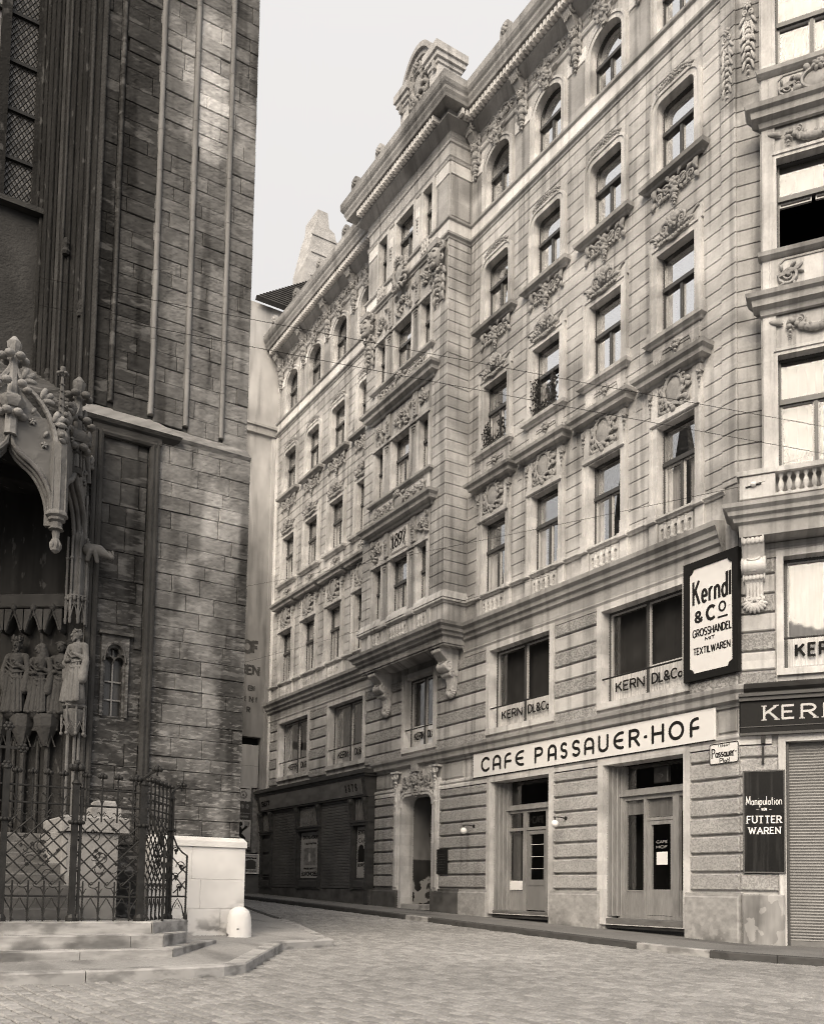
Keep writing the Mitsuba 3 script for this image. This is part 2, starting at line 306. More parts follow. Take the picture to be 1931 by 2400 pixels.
def face(mb, x, z, s, d=.05):
    mb.blob((x, z, d), (.42 * s, .56 * s, .40 * s), 2)
    mb.blob((x, z - .02 * s, d + .40 * s), (.08 * s, .18 * s, .12 * s), 1)
    for q in (-1, 1):
        mb.blob((x + q * .17 * s, z + .17 * s, d + .34 * s), (.15 * s, .05 * s, .08 * s), 1)
        mb.blob((x + q * .21 * s, z - .12 * s, d + .28 * s), (.13 * s, .12 * s, .10 * s), 1)
        volute(mb, x + q * .48 * s, z + .30 * s, .26 * s, 1.3, 90, -q, .35, d)
        volute(mb, x + q * .46 * s, z - .22 * s, .20 * s, 1.2, -90, q, .35, d)
    mb.blob((x, z - .27 * s, d + .34 * s), (.13 * s, .045 * s, .07 * s), 1)
    mb.blob((x, z - .45 * s, d + .24 * s), (.22 * s, .16 * s, .14 * s), 1)
    for a in (50, 70, 90, 110, 130): leaf(mb, x + .3 * s * math.cos(math.radians(a)), z + .42 * s * math.sin(math.radians(a)), a, .38 * s, .18 * s, d + .12 * s, .1 * s)

def orn_cartouche():
    m = MB(); o = [(x * .27, z * .33 + .02) for x, z in arc(0, 0, 1, 0, 360, 26)]
    m.tube(np.column_stack([np.array(o), np.full(len(o), .10)]), .045, 6)
    m.blob((0, .02, .04), (.25, .31, .09), 2)
    for i in range(9):
        a = -200 + i * 27.5; r = .36
        leaf(m, r * math.cos(math.radians(a)) * .85, r * math.sin(math.radians(a)), a + rng.uniform(-25, 25), .20, .13, .06, .05)
        leaf(m, .27 * math.cos(math.radians(a)), .32 * math.sin(math.radians(a)), a + 70, .20, .08, .12, .03)
    for s in (-1, 1):
        volute(m, s * .13, .40, .12, 1.5, 90 if s < 0 else 90, -s, .36, .10)
        volute(m, s * .30, .16, .11, 1.3, 60, s, .34, .08, None)
        volute(m, s * .36, -.30, .10, 1.4, -90, s, .34, .05)
        leaf(m, s * .40, -.1, 90 + s * 20, .34, .10, .04, .04); leaf(m, s * .44, -.42, 180 if s > 0 else 0, .28, .10, .05, .04)
    flower(m, 0, .47, .13, .14); leaf(m, 0, -.34, -90, .2, .16, .09, .06); flower(m, 0, -.36, .09, .1)
    return m
def orn_crest():
    """Over the windows of the second floor: a shell with scrolls and a wavy line down to both corners."""
    m = MB()
    for a in (30, 60, 90, 120, 150): leaf(m, .03 * math.cos(math.radians(a)), .32, a, .30, .13, .12, .06)
    flower(m, 0, .30, .14, .16)
    for s in (-1, 1):
        volute(m, s * .26, .28, .13, 1.6, 90, -s, .36, .10, [(s * .05, .16), (s * .12, .36)])
        p = [(s * .36, .20), (s * .46, .16), (s * .56, .22), (s * .66, .30), (s * .74, .31)]
        m.tube(np.column_stack([p, np.full(5, .07)]), [.05, .04, .035, .03, .03], 5)
        for i in range(5): leaf(m, s * (.14 + .08 * i), .10 + .02 * (i % 2), 90 - s * (40 + 8 * i), .15, .08, .10, .04)
        leaf(m, s * .22, .02, 90 + s * 100, .3, .1, .08, .05)
    for i in range(11): m.blob((-.42 + .084 * i, .015, .10), (.045, .045, .05), 1)
    return m
def orn_apron():
    m = MB()
    flower(m, 0, .10, .16, .10); drop(m, 0, -.02, -.42, .12, 6)
    for s in (-1, 1):
        volute(m, s * .24, .06, .13, 1.7, 150 if s < 0 else 30, s, .30, .04, [(s * .02, .12), (s * .1, -.02)])
        volute(m, s * .48, .02, .10, 1.6, -30 if s < 0 else 210, -s, .32, .04, [(s * .24, -.10), (s * .36, -.13)])
        leaf(m, s * .36, .12, 90 - s * 50, .24, .09, .06, .05)
        leaf(m, s * .60, .04, 90 - s * 10, .30, .16, .05, .06); leaf(m, s * .66, .02, 90 + s * 20, .30, .10, .05, .05)
        leaf(m, s * .60, -.02, -90 + s * 30, .22, .12, .05, .05); leaf(m, s * .12, .22, 90 - s * 40, .2, .1, .08, .05)
        for i in range(3): leaf(m, s * (.16 + .12 * i), -.06, -90 + s * 40, .14, .07, .06, .04)
    return m
def orn_branch(w=.50):
    """A low garland of leaves over a third-floor window."""
    m = MB(); flower(m, 0, .10, .12, .06)
    for s in (-1, 1):
        for i in range(8):
            x = s * (.06 + (w - .08) * i / 7); z = .10 - .14 * (i / 7) ** 2
            leaf(m, x, z, 90 - s * (60 + rng.uniform(-20, 20)), .13, .07, .03, .04); leaf(m, x, z, -90 + s * (60 + rng.uniform(-20, 20)), .10, .06, .03, .03)
            m.blob((x, z, .03), (.04, .03, .03), 0)
    return m
def orn_keystone():
    m = MB(); m.box(-.09, .09, -.12, .14, 0, .10)
    flower(m, 0, .24, .17, .10); leaf(m, 0, .28, 90, .22, .16, .12, .07)
    for s in (-1, 1): volute(m, s * .16, .12, .10, 1.5, 90, -s, .36, .08); leaf(m, s * .2, .22, 90 - s * 55, .24, .10, .06, .05)
    drop(m, 0, -.02, -.2, .08, 3, .10)
    return m
def orn_frieze(w=.62):
    m = MB()
    for s in (-1, 1):
        volute(m, s * w * .42, .05, .13, 1.6, 90, s, .34, .04, [(s * w, -.22), (s * w * .8, .10)])
        swag(m, s * .06, s * w * .75, .02, .14, .075, 7, .05)
        drop(m, s * w, .10, -.30, .07, 5, .04)
        leaf(m, s * w * .3, .15, 90 - s * 60, .24, .09, .05, .05)
    drop(m, 0, .14, -.32, .09, 6, .05)
    return m
def orn_console():
    """Eaves console with a scroll head and a long drop of fruit."""
    m = MB()
    m.box(-.17, .17, .02, .30, 0, .34)
    prof = Polygon([(0, .02), (.34, .02), (.36, -.14), (.26, -.30), (.16, -.46), (.10, -.75), (0, -.85)])
    m.add(*[(lambda v, f: (v[:, [2, 1, 0]], f))(*MB().ext(prof, -.14, .14).arr())][0])
    for s in (-1, 1):
        q = MB(); volute(q, .26, -.10, .11, 1.6, 90, -1, .34, 0); v, f = q.arr(); m.add(np.column_stack([s * (.15 + v[:, 2]), v[:, 1], v[:, 0]]), f)
        for i in range(5): leaf(m, s * .15, -.2 - .2 * i, -90 + s * 12, .3, .10, .05, .04)
    for i in range(5): m.tube([(-.12 + .06 * i, -.02, .35), (-.12 + .06 * i, -.28, .30)], .025, 5)
    face(m, 0, -.62, .26, .12); drop(m, 0, -.82, -1.62, .17, 9, .06)
    return m
def orn_hermhead():
    """The big head with a long scroll under it at the top of the bay's corners."""
    m = MB(); m.box(-.26, .26, .42, .60, 0, .36)
    face(m, 0, .14, .62, .18)
    prof = Polygon([(0, .42), (.30, .42), (.22, .2), (.14, -.5), (.08, -1.0), (0, -1.15)])
    m.add(*[(lambda v, f: (v[:, [2, 1, 0]], f))(*MB().ext(prof, -.15, .15).arr())][0])
    for s in (-1, 1):
        for i in range(4): leaf(m, s * .20, -.15 - .26 * i, -90 + s * (25 - 5 * i), .36, .13, .07, .06)
        volute(m, s * .26, -.32, .13, 1.5, 90, s, .34, .05)
    swag(m, -.26, .26, -.22, .10, .06, 7, .18)
    drop(m, 0, -.42, -1.3, .14, 7, .12)
    return m
def orn_panel(w, h, centre=True):
    m = MB(); e = Polygon([(-w + .12, -h), (w - .12, -h), (w, -h + .10), (w, h - .10), (w - .12, h), (-w + .12, h), (-w, h - .10), (-w, -h + .10)])
    m.ext(e.difference(e.buffer(-.025)), 0, .03)
    if centre:
        o = np.array([(x * .30, z * h * .75) for x, z in arc(0, 0, 1, 0, 360, 22)])
        m.tube(np.column_stack([o, np.full(len(o), .07)]), .04, 6); m.blob((0, 0, .03), (.27, h * .68, .06), 2)
        for i in range(9): leaf(m, .3 * math.cos(i * .7), h * .75 * math.sin(i * .7), math.degrees(i * .7), .2, .12, .06, .05)
        flower(m, 0, h * .8, .14, .10)
    for s in (-1, 1):
        x = .42
        while x < w - .2:
            r = min(h * .62, .26); g = 1 if int(x * 10) % 2 else -1
            volute(m, s * (x + r * .8), g * h * .12, r, 1.8, 90 * g + 90 * s, s * g, .22, .02, [(s * (x - .1), -g * h * .5), (s * x, -g * h * .2)])
            for a in (20, 80, 140, 250, 310): leaf(m, s * (x + r * .8) + r * .8 * math.cos(math.radians(a)), g * h * .12 + r * .8 * math.sin(math.radians(a)), a + 40 * s, r * .75, r * .3, .04, .04)
            x += r * 1.9
    return m
def orn_shell():
    m = MB()
    for i in range(9):
        a = -170 + i * 20; leaf(m, .03 * math.cos(math.radians(a)), .02, a, .24, .09, .07, .06)
    for s in (-1, 1): volute(m, s * .09, .07, .08, 1.4, 90, -s, .4, .08)
    m.tube([(-.2, .09, .07), (.2, .09, .07)], .04, 6)
    return m
def side(poly, u0, u1):
    v, f = MB().ext(poly, u0, u1).arr(); return v[:, [2, 1, 0]], f
def orn_corbel(w=.46):
    """A double scroll bracket, 1.15 m high, under a bay: out along d, top at z = 0."""
    m = MB(); h = w / 2
    up = [(0, 0), (.62, 0), (.70, -.06), (.66, -.15)] + [(.30 + .22 * math.cos(a), -.52 + .16 * math.sin(a)) for a in np.linspace(1.1, -2.2, 12)] + [(.12, -.80), (0, -.80)]
    m.add(*side(Polygon(up).buffer(0), -h, h))
    lo = [(0, -.62), (.26, -.68), (.30, -.74), (.27, -.80), (.19, -.86), (.13, -1.0), (.10, -1.22), (0, -1.25)]
    m.add(*side(Polygon(lo).buffer(0), -h * .82, h * .82))
    for s in (-1, 1):
        for cx, cz, r in ((.62, -.07, .09), (.34, -.52, .16), (.25, -.74, .09)):
            q = MB(); volute(q, cx, cz, r, 1.8, 100, -1, .26, 0); v, f = q.arr(); m.add(np.column_stack([s * (h + v[:, 2] - .02), v[:, 1], v[:, 0]]), f)
    for i in range(5):
        u = -h * .8 + 2 * h * .8 * i / 4
        m.blob((u, -.08, .68), (.055, .075, .06), 1); m.blob((u * .85, -.74, .29), (.045, .065, .05), 1)
        m.tube([(u * .8, -.80, .20), (u * .8, -1.0, .145), (u * .8, -1.2, .11)], .034, 5)
    for i in range(3):
        z = -.36 - .10 * i; p = arc(0, z, .13, 200, 340, 8, .07); m.tube([(a, b, .50 - .03 * i) for a, b in p], .022, 5)
    v, f = orn_shell().arr(); m.add(v + [0, -1.25, .06], f)
    return m
def balusters(n, w, h):
    m = MB(); g = w / n
    hole = unary_union([Polygon(arc(-w / 2 + g * (i + .5), h * .62, g * .30, 0, 360, 12)).union(rect(-w / 2 + g * (i + .32), -w / 2 + g * (i + .68), h * .18, h * .5)) for i in range(n)])
    m.ext(rect(-w / 2, w / 2, 0, h).difference(hole), 0, .045)
    for i in range(n + 1):
        u = -w / 2 + g * i
        m.lathe([(.035, .03), (.05, .06), (.03, .12), (.05, .24), (.045, .30), (.02, .40), (.045, .44)], 7, (u, 0, .05)) if 0 < i < n else None
    return m

def variants(fn, m, smooth, n=3, sd=.75):
    """A few casts of one relief, worn differently."""
    out = []
    for i in range(n):
        v, f = fn().arr(); o = np.array([17.0 * i, 3.0, 5.0])
        w = np.stack([meshkit.noise(v * 14 + o + k * 31) for k in range(3)], 1) - .5; w2 = meshkit.noise(v * 45 + o)[:, None] - .5
        out.append(mikit.ply((v * [1, 1, sd] + w * [.035, .035, .02] + w2 * .018, f), m, smooth=smooth))
    return out
# ------------------------------------------------------------------ windows
def wavy(u0, u1, z0, z1, d, n=10, amp=.02):
    u = np.linspace(u0, u1, n + 1); dd = d + amp * np.cos(np.arange(n + 1) * PI + rng.uniform(0, 1))
    v = np.vstack([np.column_stack([u, np.full(n + 1, z0), dd]), np.column_stack([u, np.full(n + 1, z1), dd])])
    f = [[i, i + 1, i + n + 2] for i in range(n)] + [[i, i + n + 2, i + n + 1] for i in range(n)]
    return v, np.array(f)
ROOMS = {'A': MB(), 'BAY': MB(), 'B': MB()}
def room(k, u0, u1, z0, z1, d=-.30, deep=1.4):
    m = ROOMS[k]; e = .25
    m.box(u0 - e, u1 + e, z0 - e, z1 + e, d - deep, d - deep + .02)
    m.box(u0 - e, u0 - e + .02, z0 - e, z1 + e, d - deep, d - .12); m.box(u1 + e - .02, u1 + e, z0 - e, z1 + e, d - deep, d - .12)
    m.box(u0 - e, u1 + e, z0 - e, z0 - e + .02, d - deep, d - .12); m.box(u0 - e, u1 + e, z1 + e - .02, z1 + e, d - deep, d - .12)
def window(parent, fr, u, z, w, h, rk, arch=None, split=.62, mull=True, curt='white', pane=M_PANE, d=-.19, thin=1.0, name='window', label=None, open_=False):
    a = w / 2; f = .055 * thin; zt = z + h * split
    op = arch if arch is not None else rect(u - a, u + a, z, z + h)
    m = MB().ext(op.difference(op.buffer(-f)), d - .06, d + .03)
    if split < 1: m.box(u - a + f * .5, u + a - f * .5, zt - .045, zt + .045, d - .07, d + .075); m.box(u - a + f * .5, u + a - f * .5, zt + .045, zt + .075, d - .05, d + .05)
    if mull and not open_: m.box(u - .035, u + .035, z + f, zt - .045 if split < 1 else z + h - f, d - .05, d + .045)
    w_ = add(name, m, M_FRAME, parent, fr, label)
    c = MB(); g = .028; i0, i1 = u - a + f, u + a - f
    lights = ([(i0, u - .035), (u + .035, i1)] if mull else [(i0, i1)])
    zb = zt - .045 if split < 1 else z + h - f
    for x0, x1 in lights:
        q = rect(x0, x1, z + f, zb) if not open_ else rect(x0, x1, zb - .10, zb); c.ext(q.difference(q.buffer(-g)), d - .045, d + .012)
    add('casement', c, M_FRAMEW if pane != 'mat_pane_sky' else M_FRAME, w_, fr)
    inner = op.buffer(-f)
    for x0, x1 in ([] if open_ else lights):
        add('pane', MB().add([[x0 + g, z + f + g, d - .02], [x1 - g, z + f + g, d - .02], [x1 - g, zb - g, d - .02], [x0 + g, zb - g, d - .02]], [[0, 1, 2], [0, 2, 3]]), pane, w_, fr)
    if split < 1:
        top = inner.intersection(rect(i0 - 1, i1 + 1, zt + .07, z + h + 2))
        add('pane', MB().ext(top, d - .024, d - .018), 'mat_pane_top' if False else pane, w_, fr) if False else add('pane', _flat(top, d - .02), pane, w_, fr)
    if curt == 'white' or curt == 'part':
        q = MB(); k = rng.uniform(.30, .48) if curt == 'white' else .22; top = z + h - f if rng.random() < .5 else zb
        q.add(*wavy(i0, i0 + (i1 - i0) * k, z + f, top, d - .13)); q.add(*wavy(i1 - (i1 - i0) * (k if curt == 'white' else .08), i1, z + f, top, d - .13))
        add('curtain', q, M_CURT, w_, fr)
    elif curt in ('blind', 'grey'):
        dep = rng.uniform(.25, .45) if curt == 'blind' else 1.0
        add('blind', MB().add(*wavy(i0, i1, z + h - f - (h - 2 * f) * dep, z + h - f, d - .12, 14, .004)), M_BLIND if curt == 'blind' else M_BLINDG, w_, fr)
        if curt == 'blind':
            add('curtain', MB().add(*wavy(i0, i0 + .16, z + f, zb, d - .15, 4)), M_CURT, w_, fr)
    room(rk, u - a, u + a, z, z + h)
    return w_
def _flat(poly, d):
    """A single sheet in the shape of poly."""
    v, f = trimesh.creation.triangulate_polygon(poly, engine='earcut') if poly.geom_type == 'Polygon' else trimesh.creation.triangulate_polygon(max(poly.geoms, key=lambda g: g.area), engine='earcut')
    return MB().add(np.column_stack([v, np.full(len(v), d)]), f)
def arched(u, z, w, h, rise):
    return Polygon([(u - w / 2, z), (u + w / 2, z)] + arc(u, z + h - rise, w / 2, 0, 180, 16, rise))
def eared(u, z, w, h, r):
    a = w / 2
    return Polygon([(u - a, z), (u + a, z)] + arc(u + a - r, z + h - r, r, 0, 90, 6) + arc(u - a + r, z + h - r, r, 90, 180, 6))
# ------------------------------------------------------------------ the apartment building
BLD = thing('apartment_building', 'grey stuccoed apartment house with a bay and a café on its ground floor', 'building')
WALL = f'{BLD}__wall'
RC, LC = [-8.58, -6.29, -4.0, -1.69], [-23.2, -20.97, -18.74, -16.51]
COLS = LC + RC
W, HW = 1.14, .57
FL = {1: (10.17, 2.16), 2: (14.48, 2.02), 3: (18.38, 1.90), 4: (22.06, 1.72)}
MEZZ = [(-7.33, 2.66), (-2.76, 2.60), (-12.48, 1.75), (-22.16, 2.80), (-17.56, 2.72)]
CAFE = [(-7.24, 2.56), (-2.70, 2.54)]
def opening(k, u):
    z, h = FL[k]
    return arched(u, z, W, h, .46) if k == 4 else eared(u, z, W, h, .17) if k == 3 else rect(u - HW, u + HW, z, z + h)
SHAPES = {1: lambda k: rect(k - HW, k + HW, 10.17, 12.33)}
holes = [opening(k, u) for k in (1, 2, 3, 4) for u in COLS]
holes += [rect(u - w / 2, u + w / 2, 6.14, 8.43) for u, w in MEZZ] + [rect(u - w / 2, u + w / 2, 0, 4.62) for u, w in CAFE]
door_open = Polygon([(-13.38, 0), (-11.56, 0), (-11.56, 4.25)] + arc(-11.86, 4.25, .30, 0, 90, 5) + arc(-13.08, 4.25, .30, 90, 180, 5))
holes.append(door_open)
main = rect(-24.75, 0, .2, 25.3).difference(unary_union(holes))
add('wall', MB().ext(main, -.38, 0), M_WALL, BLD)
FZ = -.0  # the face of the masonry

# rusticated courses, each a thin slab in front of the wall
def intervals(u0, u1, cuts, z0, z1, share=.3):
    iv = [(u0, u1)]
    for a, b, c, d in cuts:
        if min(z1, d) - max(z0, c) < share * (z1 - z0): continue
        nx = []
        for p, q in iv:
            if b <= p or a >= q: nx.append((p, q)); continue
            if a > p: nx.append((p, a))
            if b < q: nx.append((b, q))
        iv = nx
    return [(p, q) for p, q in iv if q - p > .08]
P0, PITCH = 10.33, .3375
ROWS = [(10.19, P0)] + [(P0 + PITCH * i, P0 + PITCH * (i + 1)) for i in range(32)] + [(21.13, 21.36)]
cuts = []
for u in COLS:
    cuts += [(u - .80, u + .80, 10.0, 13.66), (u - 1.06, u + 1.06, 13.2, 13.66), (u - .80, u + .80, 14.3, 16.85), (u - .79, u + .79, 18.2, 20.62)]
J = .010
def courses(holder, fr, u0, u1, cuts, m=M_WALL, d=.024, rows=ROWS):
    for z0, z1 in rows:
        for a, b in intervals(u0, u1, cuts, z0, z1):
            add('course', MB().cham(a, b, z0 + J, z1 - J, -.01, d, .008), m, holder, fr)
courses(WALL, FA, -9.93, -.39, cuts)
courses(WALL, FA, -24.6, -15.09, cuts)
add('corner_pilaster', MB().box(-.38, .0, 5.9, 21.36, 0, .03), M_WALL, BLD)
courses(f'{BLD}__corner_pilaster', FA, -.375, .012, [], M_WALL, .066)
# mezzanine: rough and smooth courses in turn
MR = [(5.84, 6.15), (6.15, 6.555), (6.555, 6.96), (6.96, 7.35), (7.35, 7.75), (7.75, 8.16), (8.16, 8.50)]
mc = [(u - w / 2 - .18, u + w / 2 + .18, 6.0, 8.5) for u, w in MEZZ] + [(-15.2, -24.9 * 0 - 15.2, 0, 0)]
for i, (z0, z1) in enumerate(MR):
    for a, b in intervals(-24.55, 0.0, mc, z0, z1):
        add('course', MB().cham(a, b, z0 + .022, z1 - .022, -.01, .07 if i % 2 == 0 else .055, .02), M_ROUGH if i % 2 == 0 else M_WALL, WALL)
# ground floor: rough courses with deep joints
GR = [(1.60 + .392 * i, 1.60 + .392 * (i + 1)) for i in range(7)] + [(4.344, 4.62)]
gc = [(u - w / 2 - .16, u + w / 2 + .16, 0, 4.62) for u, w in CAFE] + [(-13.95, -11.15, 0, 5.0)]
for z0, z1 in GR:
    for a, b in intervals(-15.18, .02, gc, z0, z1):
        add('course', MB().cham(a, b, z0 + .028, z1 - .028, -.01, .085, .022), M_ROUGH if a < -8.6 else M_ROUGH2, WALL)
for a, b, m in [(-15.2, -13.55, M_PLINTHD), (-11.52, -10.0, M_PLINTHD), (-10.0, -8.60, M_PLINTH), (-5.9, -4.05, M_PLINTH), (-1.38, .06, M_PLINTH)]:
    q = MB().cham(a, b, .2, 1.50, -.01, .16, .03); q.add(*MB().ext(Polygon([(a, 1.50), (b, 1.50), (b, 1.57), (a, 1.57)]), -.01, .11).arr())
    add('plinth', q, m, BLD)
# frieze band between ground floor and mezzanine
def band(z0, z1, d, m, name='band', u0=-15.2, u1=.02): return add(name, MB().box(u0, u1, z0, z1, -.01, d), m, BLD)
add('moulding', sweep([(-15.2, 0), (0.0, 0), tuple(FB.pts([.62, 0, 0])[0][:2])], [(0, 4.62), (.09, 4.62), (.09, 4.70), (.06, 4.74), (.10, 4.78), (.10, 4.84), (0, 4.88)]), M_TRIM, BLD)
for a, b in ((-11.1, -9.95), (-8.9, -7.2), (-15.15, -14.0), (-.52, -.05)):
    add('frieze_panel', MB().cham(a, b, 4.93, 5.38, -.01, .05, .015), M_WALL2, BLD)
STR = [(0, 5.44), (.06, 5.44), (.08, 5.52), (.20, 5.55), (.22, 5.68), (.30, 5.74), (.32, 5.82), (.05, 5.90), (0, 5.90)]
PB = [tuple(FB.pts([b, 0, 0])[0][:2]) for b in (.0, 4.6)]
add('string_cornice', sweep([(-15.2, 0), (0, 0), tuple(FB.pts([.10, 0, 0])[0][:2])], STR), M_CORN, BLD)
add('cornice', sweep([tuple(FB.pts([.104, 0, 0])[0][:2]), PB[1]], STR, True), mat('cornice_dark', lambda p: .05 * (.7 + .6 * fbm(p.x * 5, p.z * 9, 2, 2))), BLD, label='cornice painted dark above the black fascia')
# entablature under the first floor
E1 = [(0, 8.50), (.05, 8.50), (.05, 8.60), (.08, 8.66), (.05, 8.70), (.05, 8.98), (.14, 9.02), (.16, 9.12), (.24, 9.16), (.26, 9.26), (.36, 9.33), (.38, 9.43), (.05, 9.50), (0, 9.50)]
PAW = [(-24.75, 0), (-15.05, 0)]; PAE = [(-9.97, 0), (-.32, 0)]
add('first_floor_cornice', sweep(PAW, E1), M_CORN, BLD); add('first_floor_cornice', sweep(PAE, E1), M_CORN, BLD)
BAYP = [(-15.05, 0), (-15.05, -.82), (-9.97, -.82), (-9.97, 0)]
E1B = [(-.55, 8.86), (.02, 8.86), (.03, 9.05), (.12, 9.08), (.14, 9.16), (.22, 9.19), (.24, 9.28), (.32, 9.34), (.34, 9.43), (.05, 9.52), (0, 9.52)]
# pedestal zone with balustrade reliefs, and the sill moulding on top
SILL = [(0, 10.06), (.05, 10.06), (.07, 10.10), (.13, 10.12), (.13, 10.17), (0, 10.20)]
for p in (PAW, PAE): add('sill_moulding', sweep(p, SILL), M_TRIM, BLD)
balu = shape(balusters(5, 1.0, .44), M_TRIM)
for u in COLS:
    for s in (-1, 1): add('pedestal', MB().cham(u + s * .68 - .13, u + s * .68 + .13, 9.50, 10.06, -.01, .07, .01), M_TRIM, BLD)
    add('balustrade_relief', balu, None, BLD, place=FA.at(u, 9.56, .005))
    for a, b in ((u - .84, u - .54), (u + .54, u + .84)): add('sill_block', MB().cham(a, b, 10.07, 10.185, 0, .17, .01), M_TRIM, BLD)
# string course under the fourth floor and main cornice
S4 = [(0, 21.34), (.05, 21.36), (.06, 21.41), (.12, 21.45), (.13, 21.51), (.04, 21.55), (.05, 21.55), (.05, 21.92), (.07, 21.93), (.11, 21.95), (.12, 22.01), (0, 22.04)]
full = [(-24.75, 0)] + BAYP + [(-.0, 0)]
pB = [tuple(FB.pts([b, 0, d])[0][:2]) for b, d in ((.50, 0), (.50, .45), (4.6, .45))]
S4L, S4M, S4T = S4[:6] + [(0, 21.55)], [(0, 21.55), (.05, 21.55), (.05, 21.92), (0, 21.92)], [(0, 21.92), (.05, 21.92)] + S4[8:]
add('string_course', sweep(full + pB[:1], S4L), M_CORN, BLD); add('pale_band', sweep(full + pB[:1], S4M), M_WHITE, BLD); add('string_course', sweep(full + pB[:1], S4T), M_CORN, BLD)
MC = [(0, 24.62), (.03, 24.66), (.05, 24.78), (.30, 24.92), (.36, 24.96), (.36, 25.0), (.30, 25.0), (.30, 25.18), (.62, 25.22), (.64, 25.31), (.69, 25.40), (.70, 25.48), (.75, 25.54), (.79, 25.62), (.80, 25.84), (.74, 25.88), (-.3, 25.95), (-.5, 25.9)]
def lowfrieze(path):
    add('frieze_moulding', sweep(path, [(0, 24.16), (.05, 24.18), (.08, 24.24), (.05, 24.30), (.10, 24.34), (0, 24.38)]), M_TRIM, BLD)
add('main_cornice', sweep(full + pB[:1], MC), M_CORN, BLD)
lowfrieze([(-24.75, 0), (-15.05, 0)]); lowfrieze([(-9.97, 0), (0, 0)])
# dentils
def dentils(name, fr, u0, u1, z0=25.004, z1=25.17, d=.57):
    m = MB(); n = int((u1 - u0) / .15)
    for i in range(n): m.box(u0 + .15 * i, u0 + .15 * i + .085, z0, z1, .29, d)
    add(name, m, M_WHITE, BLD, fr, kind='stuff')
dentils('dentil_row', FA, -9.8, -.1); dentils('dentil_row', FA, -24.6, -15.3); dentils('dentil_row', FBAY, -15.0, -9.95); dentils('dentil_row', FC.at(0, 0, -9.97), -.80, -.1)
# round antefixes standing on the gutter
ante = MB().ext(Point(0, .16).buffer(.17, quad_segs=6).union(rect(-.17, .17, 0, .16)), -.05, .05); flower(ante, 0, .16, .13, .05); ante.v = [v * [1.35, 1.35, 1.2] for v in ante.v]; ante = shape(ante, M_CORN)
for u in [-7.4, -5.15, -2.9, -.7, -23.8, -21.6, -19.4, -17.2, -14.9, -13.2]:
    add('antefix', ante, None, BLD, place=FA.at(u, 25.86, .68 + (.82 if -15 < u < -10 else 0)))

# consoles, frieze swags, piers of the fourth floor
cons, frz, keyst = (variants(o, M_ORN, 60, 3, q) for o, q in ((orn_console, 1.1), (orn_frieze, .8), (orn_keystone, .8)))
mids = [-24.4, -22.08, -19.85, -17.62, -15.35, -9.70, -7.43, -5.15, -2.85, -.55]
for i, u in enumerate(mids): add('console', cons[i % 3], None, BLD, place=FA.at(u, 25.0, .01))
for i, u in enumerate(COLS): add('swag_relief', frz[i % 3], None, BLD, place=FA.at(u, 24.62, .01))
for u in mids:
    h = .36 if -24 < u < -1 and abs(u + 15.35) > .1 and abs(u + 9.7) > .1 else .20
    if -15.1 < u < -9.5: u0, u1 = -9.97 + .05, -9.36
    elif abs(u + 15.35) < .1: u0, u1 = -15.72, -15.1
    elif abs(u + 24.4) < .1: u0, u1 = -24.7, -24.0
    else: u0, u1 = u - .36, u + .36
    add('pier_band', MB().cham(u0, u1, 23.46, 23.84, -.01, .035, .008), M_WHITE, BLD)
    add('pier_panel', MB().cham(u0 + .03, u1 - .03, 22.10, 23.42, -.01, .03, .01), M_WALL2, BLD)

